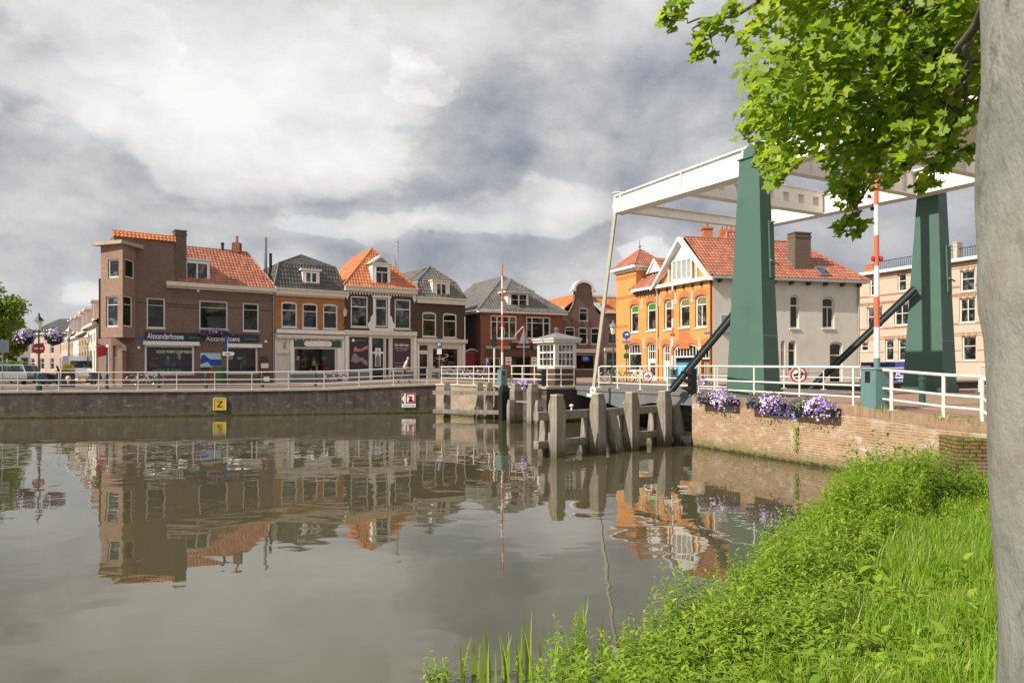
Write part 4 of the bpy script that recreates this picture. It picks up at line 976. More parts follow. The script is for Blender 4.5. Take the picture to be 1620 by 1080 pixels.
for h in ws: window(F6,H6,h,mWhite,mGlass,bw=.1,bars=(('h',.62,.05),))
window(F6,H6,sh,mCream,mClear,name='shop_window'); interior(F6,H6,sh,6,False)
q=F6.rect(C5,450,775,512,822); m=MB(); N=16; F6.prism(m,[((q[0]+q[1])/2+(q[1]-q[0])/2*math.cos(6.2832*k/N),(q[2]+q[3])/2+(q[3]-q[2])/2*math.sin(6.2832*k/N)) for k in range(N)],-.07,-.05); so_=m.build('oval_sign',mSignBlue,H6)
text('sign_lettering','La Mer',F6.P(q[0]+.25,q[2]+.22,-.045),F6.d,(0,0,1),q[1]-q[0]-.5,.3,mLetter,so_)
fbox(F6,'shop_fascia',mCream,H6,(fa[0],fa[1],fa[2],fa[3],.004,.12))
m=MB()
for x,y in ((380,542),(505,545),(385,700),(450,548)): u,z=F6.pt(C5,x,y); F6.box(m,u-.03,u+.03,z-.28,z+.28,.003,.04)
m.build('wall_anchor',mBlack,H6)
a=F6.P(-.1,ze6,-.3);b=F6.P(-.1,ze6,-13); um=cu; zr6=top[1]-.3
pk=F6.P(um,zr6,-.3);pb=F6.P(um,zr6,-13); c=F6.P(F6.L+.1,ze6,-.3); d=F6.P(F6.L+.1,ze6,-13)
roof_obj(H6,mTileB,[(b,a,pk,pb),(c,d,pb,pk)],[(pk,pb)])
# ======== house 7 fragment
F7=Fac((F6.B+F6.d*.02)[:2],(F6.B+F6.d*3.4)[:2])
H7=thing('terraced_house','narrow dark brick house with steep orange tiles squeezed beside the turret','house',F7.P(1,GZ))
zg=F7.pt(C5,655,476)[1]; wn7=F7.rect(C5,640,555,700,692); zs7=F7.pt(C5,650,742)[1]; dh=F7.rect(C5,628,755,708,900)
m=MB(); wall_holes(m,F7,0,F7.L,zs7,zg,[wn7]); m.build('wall',mBrickP,H7)
m=MB(); wall_holes(m,F7,0,F7.L,1.2,zs7-.002,[dh]); m.build('shop_front',mStone,H7); m=MB(); shell(F7,m,0,F7.L,1.2,zg,9); m.build('side_wall',mBrickP,H7)
window(F7,H7,wn7,mWhite,mGlass,bars=(('h',.6,.06),)); so_=window(F7,H7,dh,mBlack,mShop,name='shop_window')
text('window_lettering','SALON',F7.P(dh[0]+.2,dh[3]-.9,-.1),F7.d,(0,0,1),.9,.25,mZinc,so_)
q=F7.rect(C5,705,755,728,900); fbox(F7,'column',mWhite,H7,(q[0],q[1],1.3,zs7-.1,.005,.3)); fbox(F7,'shop_fascia',mStone,H7,(0,F7.L,zs7-.02,zs7+.3,.004,.2)); fbox(F7,'gutter',mWhite,H7,(-.1,F7.L,zg,zg+.16,.0,.3))
zr=F7.pt(C5,600,362,off=-1.6)[1]
a=F7.P(-.1,zg+.16,.25);b=F7.P(F7.L,zg+.16,.25);c=F7.P(F7.L,zr,-1.5);d=F7.P(-.1,zr,-1.5); a2=F7.P(-3.5,zg+.16,-5); d2=F7.P(-.1,zr,-6)
roof_obj(H7,mTileO,[(a,b,c,d)],[]); fbox(F7,'flat_roof',mWhite,H7,(-.8,F7.L,zr,zr+.18,-7,-1.35)); 
m=MB(); m.quad(F7.P(.08,zg+.5,-.05),F7.P(.7,zg+.5,-.05),F7.P(.7,zr-.5,-1.1),F7.P(.08,zr-.5,-1.1)); 
# ======== orange corner building with turret and grey side wall
CB=Vector((13.3,46.0)); fd=Vector((.393,-.92)).normalized()
Fo=Fac((8.55,57.0),CB); Fg=Fac(CB,(24.4,48.8))
HO=thing('corner_house','bright orange brick corner house with pointed turret and white gable, grey rendered side wall','house',(15,50,DECK))
zeo=Fo.uz(*C6(625,372))[1]; zeg=Fg.pt(C6,640,360)[1]; ZE=(zeo+zeg)/2
def hr(C,r,rise): return Fo.rect(C,*r)+(rise,)
wu=[hr(C6,(168,508,215,668),.22),hr(C6,(262,492,314,658),.25),hr(C6,(362,480,410,652),.22),hr(C6,(448,467,507,640),.25),hr(C6,(538,453,603,640),.25)]
wl=[hr(C9,(352,345,525,700),.35),hr(C9,(592,335,706,790),.28),hr(C9,(792,358,892,800),.24),hr(C9,(935,345,1252,800),.45),hr(C9,(1288,360,1412,800),.28)]
wl=[(h[0],h[1],(h[2] if i==0 else DECK-.4),h[3],h[4]) for i,h in enumerate(wl)]
uT=Fo.u(C5(838,0)[0]); zT=Fo.pt(C5,770,165)[1]
m=MB(); wall_holes(m,Fo,0,Fo.L,1.2,ZE,wu+wl,depth=.2)
m.quad(Fo.P(0,ZE),Fo.P(uT,ZE),Fo.P(uT,zT),Fo.P(0,zT)); Tw=2.6
m.quad(Fo.P(uT,ZE-.5),Fo.P(uT,ZE-.5,-Tw),Fo.P(uT,zT,-Tw),Fo.P(uT,zT)); m.quad(Fo.P(0,1.2,-Tw),Fo.P(0,1.2),Fo.P(0,zT),Fo.P(0,zT,-Tw)); m.quad(Fo.P(uT,ZE-.5,-Tw),Fo.P(0,ZE-.5,-Tw),Fo.P(0,zT,-Tw),Fo.P(uT,zT,-Tw))
m.quad(Fo.P(0,1.2,-9),Fo.P(0,1.2),Fo.P(0,ZE),Fo.P(0,ZE,-9))
wo_=m.build('wall',mBrickY,HO)
# grey side wall
wg=[Fg.rect(C6,1080,455,1130,645)+(.18,),Fg.rect(C6,1264,466,1332,645)+(.2,),Fg.rect(C6,1028,715,1050,880)+(.1,),Fg.rect(C6,1070,715,1114,890)+(.18,),Fg.rect(C6,1306,722,1378,960)+(.2,)]
m=MB(); wall_holes(m,Fg,0,Fg.L,1.2,ZE,wg,depth=.2); 
bk=Fg.P(Fg.L,1.2,-10); m.quad(Fg.P(Fg.L,1.2),bk,Vector((bk.x,bk.y,ZE)),Fg.P(Fg.L,ZE)); m.quad(bk,Fo.P(0,1.2,-9),Fo.P(0,ZE,-9),Vector((bk.x,bk.y,ZE)))
m.build('side_wall',mRender,HO)
mBlindG=M('green_stained_glass',(.03,.22,.03),.2,.2,6); mBlind=M('olive_blind',(.16,.17,.10),.4,.2,6)
for i,h in enumerate(wu):
    o=window(Fo,HO,h,mCream,mGlassL,rec=.14,bars=(('h',.70,.09),)+((('v',.5,.08,0,.7),) if i==4 else ()),bw=.12,sill=mWhite)
    m=MB(); Fo.box(m,h[0]+.12,h[1]-.12,h[2]+(h[3]-h[2])*.73,h[3]-.16,-.165,-.158); m.build('stained_glass' if i<2 else 'blind',mBlindG if i<2 else mBlind,o)
h=wl[0]; window(Fo,HO,h,mWhite,mGlassL,rec=.14,bw=.1,name='shop_window',bars=(('h',.62,.1),('v',.2,.05,.62,1),('v',.4,.05,.62,1),('v',.6,.05,.62,1),('v',.8,.05,.62,1)))
for i in (1,2):
    h=wl[i]; d=door(Fo,HO,(h[0]+.08,h[1]-.08,DECK,h[3]-1.35),mWhite,mGlassL,None,rec=.16,panefrac=.75)
    window(Fo,HO,(h[0],h[1],h[3]-1.33,h[3],h[4]),mWhite,mGlass,rec=.14,bw=.1,name='fanlight',bars=(('v',.25,.05),('v',.5,.05),('v',.75,.05),('h',.5,.05)))
    fbox(Fo,'door_jamb',mWhite,HO,(h[0],h[0]+.078,1.5,h[3]-1.34,-.2,-.12),(h[1]-.078,h[1],1.5,h[3]-1.34,-.2,-.12))
h=wl[3]; window(Fo,HO,(h[0],h[1],h[3]-1.0,h[3],h[4]),mWhite,mGlass,rec=.1,bw=.1,name='fanlight',bars=tuple(('v',k/8,.06) for k in range(1,8)))
mBan=M('banner_blue',(.05,.20,.42),.5,.15,1.5); mBanL=M('banner_light_blue',(.12,.45,.62),.5,.15,2)
m=MB(); Fo.box(m,h[0]+.1,h[1]-.05,1.9,h[3]-1.35,-.16,-.12); bo_=m.build('window_banner',mBan,HO)
zb_=h[3]-1.35; wd=h[1]-h[0]
m=MB()
for k in range(4): u=h[0]+.15*wd+k*.19*wd; Fo.prism(m,[(u+.05,zb_-1.2),(u+.16*wd,zb_-1.2),(u+.17*wd,zb_-.3),(u+.02,zb_-.25)],-.119,-.112)
m.build('banner_picture',mBanL,bo_); text('banner_lettering','STUDIO',Fo.P(h[0]+.25*wd,zb_-1.75,-.115),Fo.d,(0,0,1),.55*wd,.4,mLetter,bo_)
fbox(Fo,'dark_interior',mBlack,HO,(h[0]+.02,h[1]-.02,1.5,h[3]-1.02,-.35,-.3)); fbox(Fo,'door_jamb',mWhite,HO,(h[0],h[0]+.098,1.5,h[3]-1.01,-.2,-.1))
h=wl[4]; d=door(Fo,HO,(h[0]+.06,h[1]-.06,DECK-.1,h[3]-1.0),M('oxblood_paint',(.12,.018,.012),.4,.15,3),None,None,rec=.16,label='oxblood red door at the corner')
m=MB(); a=h[0]+.06; wdd=h[1]-h[0]-.12
for k in range(1,6): Fo.box(m,a+wdd*k/6-.02,a+wdd*k/6+.02,DECK+.2,h[3]-1.2,-.158,-.14)
m.build('door_slat',mStone,d); window(Fo,HO,(h[0],h[1],h[3]-.98,h[3],h[4]),mWhite,mGlass,rec=.14,bw=.08,name='fanlight',bars=(('v',.33,.05),('v',.66,.05)))
# red brick arches and pale keystones, red bands
m=MB(); ks=MB(); N=10
for h in wu+wl:
    a,b,z,r=h[0]-.02,h[1]+.02,h[3]-h[4],h[4]
    P_=[(a+(b-a)*k/N,z+r*math.sqrt(max(0,1-(2*k/N-1)**2))) for k in range(N+1)]
    Q_=[(a-.12+(b-a+.24)*k/N,z+.12+(r+.28)*math.sqrt(max(0.02,1-(2*k/N-1)**2))) for k in range(N+1)]
    m=MB()
    for k in range(N): Fo.prism(m,[P_[k],P_[k+1],Q_[k+1],Q_[k]],.003,.02)
    m.build('brick_arch',mBrickRed2,HO)
for h0,h1 in list(zip(wu[:-1],wu[1:]))+list(zip(wl[:-1],wl[1:])):
    u=(h0[1]+h1[0])/2; z=(h0[3]+h1[3])/2-.1
    ks=MB(); Fo.prism(ks,[(u-.2,z-.35),(u+.2,z-.35),(u+.1,z+.5),(u-.1,z+.5)],.022,.035); ks.build('keystone',M('keystone_pale',(.5,.36,.24),.8,.15,4),HO)
m=MB()
for x0,x1,y in ((690,835,210),(690,835,350),(690,780,560)): q=Fo.rect(C5,x0,y,x1,y+20); m=MB(); Fo.box(m,max(0,q[0]),q[1],q[2],q[3],.003,.012); m.build('red_brick_band',mBrickRed2,HO)
m=MB(); h=wu[3]; Fo.box(m,h[0],h[1],h[2]-1.5,h[2]-.12,.003,.014)
zz=Fo.pt(C9,600,200)[1]
m.build('red_brick_band',mBrickRed2,HO)
q=Fo.rect(C9,1330,200,1405,225); m=MB(); Fo.box(m,*q,.004,.02); no=m.build('street_name_plate',mSignBlue,HO); text('plate_lettering','Zwaanstraat',Fo.P(q[0]+.05,q[2]+.08,.022),Fo.d,(0,0,1),q[1]-q[0]-.1,q[3]-q[2]-.16,mLetter,no)
# gutters and brackets
uG=Fo.u(C6(325,0)[0])
fbox(Fo,'gutter',mWhite,HO,(uT-.1,uG,ZE,ZE+.2,-.05,.45)); fbox(Fg,'gutter',M('gutter_grey',(.32,.31,.30),.5,.15),HO,(-.2,Fg.L+.4,ZE+.002,ZE+.2,-.05,.5))
mBrk=M('bracket_brown',(.07,.045,.03),.6,.2)
def brk(F,*q): m=MB(); F.box(m,*q); m.build('bracket',mBrk,HO)
for k in range(8): u=uT+.3+k*(uG-uT-.4)/7; brk(Fo,u-.06,u+.06,ZE-.25,ZE-.003,.003,.36)
for k in range(7): u=uG+.25+k*(Fo.L-uG-.4)/6; brk(Fo,u-.06,u+.06,ZE-.32,ZE-.1,.003,.2)
for k in range(9): u=.4+k*(Fg.L-.6)/8; brk(Fg,u-.07,u+.07,ZE-.22,ZE-.002,.003,.38)
downpipe(Fo,HO,Fo.u(C6(330,0)[0]),1.7,ZE-.1,M('downpipe_beige',(.5,.4,.28),.5,.1),off=.1,r=.06); downpipe(Fo,HO,Fo.L-.12,1.7,ZE-.1,M('downpipe_brown',(.16,.06,.03),.5,.1),off=.1,r=.06); downpipe(Fg,HO,Fg.L-.15,1.7,ZE-.1,M('downpipe_brown2',(.3,.26,.2),.5,.1),off=.1,r=.06)
# gable
up_,zpk=Fo.pt(C6,450,142); ug0=uG-.15; ug1=Fo.L+.05; up_=(ug0+ug1)/2; zpk=Fo.uz(*C6(450,142))[1]-.15
m=MB(); m.add([Fo.P(u,z,-.02) for u,z in ((ug0+.1,ZE),(ug1-.05,ZE),(up_,zpk-.1))],[(0,1,2)]); m.build('gable_wall',mBrickY,HO)
zq=ZE+(zpk-ZE)*.62; hw=lambda z:(ug1-ug0)/2*(1-(z-ZE)/(zpk-ZE))
m=MB(); z0=ZE+(zpk-ZE)*.50; Fo.prism(m,[(up_-hw(z0),z0),(up_+hw(z0),z0),(up_,zpk-.05)],0,.1)
for s_ in (-1,1):
    e=ug0 if s_<0 else ug1; P_=[(e-s_*.0,ZE-.1),(e+s_*.2,ZE-.1),(up_,zpk+.26),(up_,zpk-.02)]
    Fo.prism(m,P_ if s_>0 else P_[::-1],.12,.5 if s_<0 else .48)
Fo.box(m,ug0+.2,ug1-.2,ZE-.02,ZE+.22,.0,.3)
for s_ in (-1,1): u=up_+s_*hw(z0)*.98; Fo.box(m,u-.07,u+.07,ZE+.22,z0,.0,.11)
m.build('bargeboard',mWhite,HO)
q=Fo.rect(C6,425,276,530,380); G=Fac(Fo.P(0,0,.16)[:2],Fo.P(Fo.L,0,.16)[:2]); window(G,HO,(up_-1.15,up_+1.15,ZE+.28,z0+.25),mWhite,M('curtain_glass',(.32,.31,.28),.25,.5,3),rec=.02,bw=.12,bars=(('v',.25,.12),('v',.5,.12),('v',.75,.12)),name='gable_window')
# roofs: the ridge of the gable runs back over the grey side
di=Vector((-Fg.d.x,-Fg.d.y,0))
bl=Fg.P(-.45,ZE+.2,.45); br=Fg.P(Fg.L+.4,ZE+.2,.45)
rl_=Fo.P(up_,zpk+.3,.45); dback=(Vector((rl_.x,rl_.y,0))-Vector((bl.x,bl.y,0))).dot(-Fg.n)
L1=Fg.L-2.9
ra=Fg.P(-.45,zpk+.26,.45-dback); rb=Fg.P(L1,zpk+.3,.45-dback)
br2=Fg.P(Fg.L+.4,ZE+.2,.45-2*dback); bl2=Fg.P(-.45,ZE+.2,.45-2*dback)
z3=zpk+1.0
roof_obj(HO,mTileR,[(bl,br,rb,ra),(br,br2,rb,rb),(br2,bl2,ra,rb)],[(ra,rb),(br,rb)],tw=.26,th=.36)
# left roof along the facade + higher block
a=Fo.P(uT-.4,ZE+.2,.4); b=Fo.P(uG+.3,ZE+.2,.4); c=Fo.P(uG+.3,ZE+3.0,-2.9); d=Fo.P(uT+1.2,ZE+3.0,-2.9); a3=Fo.P(uT-.4,ZE+.2,-6)
roof_obj(HO,mTileR,[(a,b,c,d),(a3,a,d,d)],[(d,c),(a,d)],tw=.26,th=.36)
hp=Fg.P(2.4,zpk-.2,-dback+.2); mbx=[Fg.P(2.6,zpk-.6,-dback+.9),Fg.P(5.4,zpk-.6,-dback+.9),Fg.P(5.4,zpk-.6,-dback-3),Fg.P(2.6,zpk-.6,-dback-3)]
m1=Fg.P(3.2,zpk+.9,-dback-.1); m2=Fg.P(5.0,zpk+.9,-dback-.1)
roof_obj(HO,mTileR,[(mbx[0],mbx[1],m2,m1),(mbx[3],mbx[0],m1,m1)],[(m1,m2),(mbx[0],m1)],name='upper_roof')
p=Fg.P(1.9,zpk+.1,-dback-.6); m=MB(); m.box(p.x-.33,p.x+.33,p.y-.33,p.y+.33,p.z,p.z+1.0); m.box(p.x-.4,p.x+.4,p.y-.4,p.y+.4,p.z+1.002,p.z+1.14); c_=m.build('chimney',mBrickRed2,HO); m=MB(); m.lathe((p.x,p.y,p.z+1.14),[(.13,0),(.1,.35)],8); m.build('chimney_pot',mTileR,c_)
p=Fg.P(4.0,zpk+.6,-dback-.6); m=MB(); m.box(p.x-1.0,p.x+1.0,p.y-.3,p.y+.3,p.z,p.z+.55); c_=m.build('chimney',mBrickRed2,HO)
for k in range(6): m=MB(); m.lathe((p.x-.8+k*.32,p.y,p.z+.55),[(.11,0),(.09,.28)],8); m.build('chimney_pot',mTileR,c_)
q=Fg.rect(C6,1108,104,1198,358,off=-.35); chimney(Fg,HO,q[0],q[1],ZE+.2,q[3],-1.15,-.35,mBrickChim)
# skylights on the grey-side slope
sn=(Vector((ra.x,ra.y,ra.z))-Vector((bl.x,bl.y,bl.z))).normalized(); sN=Fg.d.cross(sn).normalized()
if sN.z<0: sN=-sN
for u,k,lab in ((8.0,.42,0),(9.1,.18,0)):
    u=Fg.u(C6(1075,0)[0],off=-1.5) if k>.3 else Fg.u(C6(1228,0)[0],off=-.8)
    H_=(ra-bl).length; c=bl+Fg.d*(u+.45)+sn*(H_*k)+sN*.05; m=MB(); e=Fg.d*.42; f=sn*.5
    m.hexa([c-e-f,c+e-f,c+e+f,c-e+f],[c-e-f+sN*.08,c+e-f+sN*.08,c+e+f+sN*.08,c-e+f+sN*.08]); so_=m.build('skylight',mZinc,HO); m=MB(); e*=.82;f*=.82; c=c+sN*.083; m.quad(c-e-f,c+e-f,c+e+f,c-e+f); m.build('pane',mGlassL,so_)
# dormer on the left roof
q=Fo.rect(C6,297,318,338,385,off=-.9); m=MB(); Fo.box(m,q[0],q[1]+.1,q[2],q[3],-2.6,-.9); do=m.build('dormer',mWhite,HO); G=Fac(Fo.P(0,0,-.85)[:2],Fo.P(Fo.L,0,-.85)[:2]); window(G,do,(q[0]+.08,q[1]+.02,q[2]+.05,q[3]-.05),mWhite,mGlass,rec=.0,bw=.08,bars=(('v',.5,.06),))
m=MB(); mid=(q[0]+q[1]+.1)/2; hwid=(q[1]-q[0])/2+.35
for s_ in (-1,1): P_=[(mid+s_*hwid,q[3]-.15),(mid+s_*(hwid+.2),q[3]-.15),(mid,q[3]+.95),(mid,q[3]+.7)]; Fo.prism(m,P_ if s_>0 else P_[::-1],-2.4,-.6)
m.build('dormer_bargeboard',mWhite,do)
uv=[]; m=MB(); 
for s_ in (-1,1):
    A_=Fo.P(mid+s_*(hwid+.22),q[3]-.12,-.6);B_=Fo.P(mid+s_*(hwid+.22),q[3]-.12,-2.9);C_=Fo.P(mid,q[3]+.98,-2.9);D_=Fo.P(mid,q[3]+.98,-.6)
    slope(m,*( (A_,B_,C_,D_) if s_>0 else (B_,A_,D_,C_)),uv)
m.build('dormer_tiles',mTileR,do,uvs=uv)
m=MB(); m.add([Fo.P(mid-hwid,q[3]-.1,-.7),Fo.P(mid+hwid,q[3]-.1,-.7),Fo.P(mid,q[3]+.75,-.7)],[(0,1,2)]); m.build('dormer_gable',mWhite,do)
# turret roof
tc_=Fo.P(uT/2,0,-Tw/2); o_=.38; m=MB(); uv=[]
cs=[Fo.P(-o_,zT,o_),Fo.P(uT+o_,zT,o_),Fo.P(uT+o_,zT,-Tw-o_),Fo.P(-o_,zT,-Tw-o_)]
fbox(Fo,'turret_cornice',mWhite,HO,(-o_,uT+o_,zT-.02,zT+.2,-Tw-o_,o_),(-.15,uT+.15,zT-.22,zT-.023,-Tw-.15,.15))
zA=Fo.pt(C5,780,42,off=-Tw/2)[1]; ap=Vector((tc_.x,tc_.y,zA)); cs=[Vector((p.x,p.y,zT+.2)) for p in cs]
roof_obj(HO,mTileR,[(cs[i],cs[(i+1)%4],ap,ap) for i in range(4)],[(c,ap) for c in cs],name='turret_roof',r=.08)
m=MB(); m.lathe(ap,[(.1,-.1),(.06,.1),(.12,.25),(.04,.35),(.02,.8)],8); m.build('finial',mLead,HO)
for i,h in enumerate(wg): window(Fg,HO,h,mCream,mGlassG if i<2 else mShop,rec=.13,bars=(('h',.68,.09),)+((('v',.5,.06,0,.68),) if i==1 else ()),bw=.1,sill=mWhite if i<2 else None)
q=Fg.rect(C6,683,572,745,672); m=MB(); Fg.box(m,q[0],q[1]+.8,q[2],q[3],.004,.14); bb_=m.build('notice_panel',M('panel_blue_grey',(.22,.26,.36),.4,.15,2),HO)

# ======== beige apartments on the right
a=at(1341,0,73); b=at(1551,0,60); dv=(b-a); FA=Fac(a[:2],(a+dv*1.75)[:2])
HA=thing('apartment_building','pale sandy brick apartment block with roof terrace railing at the far right','building',FA.P(6,DECK))
zt=FA.pt(C8,530,205)[1]
wa=holes_from(FA,C8,[(305,255,340,342),(445,232,488,320),(290,400,368,505),(428,382,500,490),(382,562,425,668),(447,558,495,668),(760,215,832,320),(755,353,835,477),(768,545,840,668),(258,577,296,621)])
m=MB(); wall_holes(m,FA,0,FA.L,1.2,zt,wa,depth=.2); m.build('wall',mBeige,HA)
m=MB(); shell(FA,m,0,FA.L,1.2,zt,14); m.build('side_wall',mBeige,HA)
fbox(FA,'cornice',mWhite,HA,(-.3,FA.L,zt,zt+.28,-.1,.5))
for h in wa: window(FA,HA,h,mCream,mGlassL,rec=.14,bw=.12,bars=(('v',.5,.08),('h',.55,.07)) if h[1]-h[0]>1.3 else (('h',.6,.07),),sill=mStone)
m=MB(); ub=FA.u(1500)
for z in sorted({round(h[2]-.12,1) for h in wa}|{round(h[3]+.25,1) for h in wa}):
    for h0,h1 in ((0,FA.L),): 
        ok=[(0.,FA.L)]
        for h in wa:
            if h[2]-.15<z<h[3]+.05:
                nk=[]
                for s0,s1 in ok:
                    if h[1]+.06<=s0 or h[0]-.06>=s1: nk.append((s0,s1))
                    else:
                        if s0<h[0]-.06: nk.append((s0,h[0]-.06))
                        if s1>h[1]+.06: nk.append((h[1]+.06,s1))
                ok=nk
        for s0,s1 in ok: FA.box(m,s0,s1,z-.04,z+.04,.003,.02)
m.build('brick_string_course',M('string_course',(.36,.18,.10),.8,.2),HA)
for h in wa: 
    for k in (-.02,.42,.86): u=h[0]+(h[1]-h[0])*(k+.08); m=MB(); FA.box(m,u-.12,u+.12,h[3]+.02,h[3]+.36,.021,.05); m.build('window_block',M('block_brown',(.33,.19,.12),.8,.2),HA)
m=MB(); u0=FA.u(1370); 
for z in (zt+.5,zt+1.4): m.tube([FA.P(u0,z,-1.2),FA.P(FA.L,z,-1.2)],.035,6)
for k in range(0,99): u=u0+k*(FA.L-u0)/98; m.tube([FA.P(u,zt+.28,-1.2),FA.P(u,zt+1.4,-1.2)],.02,5)
m.build('roof_railing',mBlack,HA)
chimney(FA,HA,FA.u(1342),FA.u(1354),zt,zt+1.4,-3.2,-2.4,mBrickRed2); chimney(FA,HA,FA.u(1497),FA.u(1503),zt,zt+1.9,-1.6,-.9,mBeige)
# blue hoarding with white lettering in front
q0=at(1362,0,52); q1=at(1444,0,49.5); FH=Fac(q0[:2],q1[:2]); HH=thing('site_hoarding','dark blue hoarding with white lettering beyond the bridge','hoarding',FH.P(1,DECK))
zt_=FH.uz(1400,573)[1]; zm_=FH.uz(1400,581)[1]
mHB=M('hoarding_blue',(.012,.045,.20),.45,.15,1); m=MB(); FH.box(m,0,FH.L+1.5,zm_,zt_,-.15,.0); m.build('top_panel',mHB,HH); m=MB(); FH.box(m,0,FH.L+1.5,DECK-.1,zm_-.08,-.15,-.02); pn=m.build('lettered_panel',mHB,HH)
u0,u1=FH.u(1411),FH.u(1433); zz=lambda y:FH.uz(1420,y)[1]
text('hoarding_lettering','UCI',FH.P(u0,zz(594.5),-.014),FH.d,(0,0,1),u1-u0,zz(588.5)-zz(594.5),mLetter,pn); text('hoarding_lettering','224',FH.P(u0+.4,zz(605),-.014),FH.d,(0,0,1),u1-u0-.4,zz(601)-zz(605),mLetter,pn)
m=MB(); 
for y in (597,607): FH.box(m,0,FH.L,zz(y)-.03,zz(y)+.03,-.019,-.012)
m.build('panel_stripe',mLetter,pn)

# ======== side street at the left: houses, each its own
mFa=[brick('brick_vista_pink',(.36,.25,.19),(.31,.21,.16),(.4,.3,.24)),mCream,mWhite,brick('brick_vista_tan',(.38,.25,.15),(.32,.2,.13),(.35,.28,.2)),mBeige]
def row_house(label,F,eave,rise,depth,wm,rm,nw,dorm=0,group=None,shop=True,name='row_house',ridge_along=True):
    H=thing(name,label,'house',F.P(F.L/2,1.5),group=group)
    hs=[]
    for k in range(nw):
        c=F.L*(k+.5)/nw; hs.append((c-.45,c+.45,1.5+3.4,min(eave-.6,1.5+5.2))); hs.append((c-.5,c+.5,2.4,1.5+2.7))
    m=MB(); wall_holes(m,F,0,F.L,1.2,eave,hs); m.build('wall',wm,H); m=MB(); shell(F,m,0,F.L,1.2,eave-.01,depth); m.build('side_wall',wm,H)
    for h in hs: window(F,H,h,mWhite,mGlassL,bw=.1,bars=(('h',.6,.06),))
    fbox(F,'cornice',mWhite,H,(0,F.L,eave,eave+.2,-.05,.3))
    a=F.P(0,eave+.2,.3);b=F.P(F.L,eave+.2,.3);c=F.P(F.L,eave+rise,-depth/2);d=F.P(0,eave+rise,-depth/2);e=F.P(F.L,eave,-depth);f=F.P(0,eave,-depth)
    roof_obj(H,rm,[(a,b,c,d),(e,f,d,c)],[(d,c)],tw=.3,th=.45,seg=3)
    m=MB(); m.add([F.P(0,eave,0),F.P(0,eave,-depth),F.P(0,eave+rise-.05,-depth/2)],[(0,2,1)]); m.add([F.P(F.L,eave,0),F.P(F.L,eave,-depth),F.P(F.L,eave+rise-.05,-depth/2)],[(0,1,2)]); m.build('gable_wall',wm,H)
    for k in range(dorm):
        u=F.L*(k+.5)/dorm; m=MB(); F.box(m,u-.75,u+.75,eave+.5,eave+2.1,-2.2,-.1); F.box(m,u-.95,u+.95,eave+2.102,eave+2.25,-2.3,.1); do=m.build('dormer',mWhite,H); m=MB(); F.box(m,u-.55,u+.55,eave+.75,eave+1.95,-.098,-.08); m.build('pane',mGlassL,do)
    chimney(F,H,F.L-.9,F.L-.2,eave+rise-.6,eave+rise+.9,-depth/2-.35,-depth/2+.35,mBrickR,1)
    return H
s0=Vector((-33.2,55.5)); s1=Vector((-64,98)); L_=(s1-s0).length; dq=(s1-s0)/L_
labs=['cream row house nearest the corner shop in the side street','tan brick row house with twin dormers in the side street','white fronted row house in the middle of the side street','pink brick row house with dormers near the end of the side street','sandy brick row house at the far end of the side street']
cur=0
for i,(w,ev,rs,wm,rm,nw,dr) in enumerate(((8,6.2,3.4,mFa[1],mTileB,3,1),(9,5.9,3.2,mFa[3],mTileO,3,2),(7,5.8,2.6,mFa[2],mTileR,3,1),(9,6.0,3.0,mFa[0],mTileO,3,2),(12,6.3,3.0,mFa[4],mTileR,4,0))):
    A_=s0+dq*(cur+w); B_=s0+dq*cur; row_house(labs[i],Fac(A_,B_),ev,rs,9,wm,rm,nw,dr,group='row houses along the side street'); cur+=w+.02
a=at(44,0,112); b=at(106,0,108)
F_=Fac(a[:2],b[:2]); row_house('pink plastered house closing the far end of the side street',F_,8.0,2.8,10,M('pink_plaster',(.42,.32,.26),.8,.1,1),mTileD,4,0)
a=at(-60,0,92); b=at(48,0,97); F_=Fac(a[:2],b[:2]); row_house('long white house behind the trees at the far left',F_,6.2,2.6,9,mWhite,mTileD,6,0)
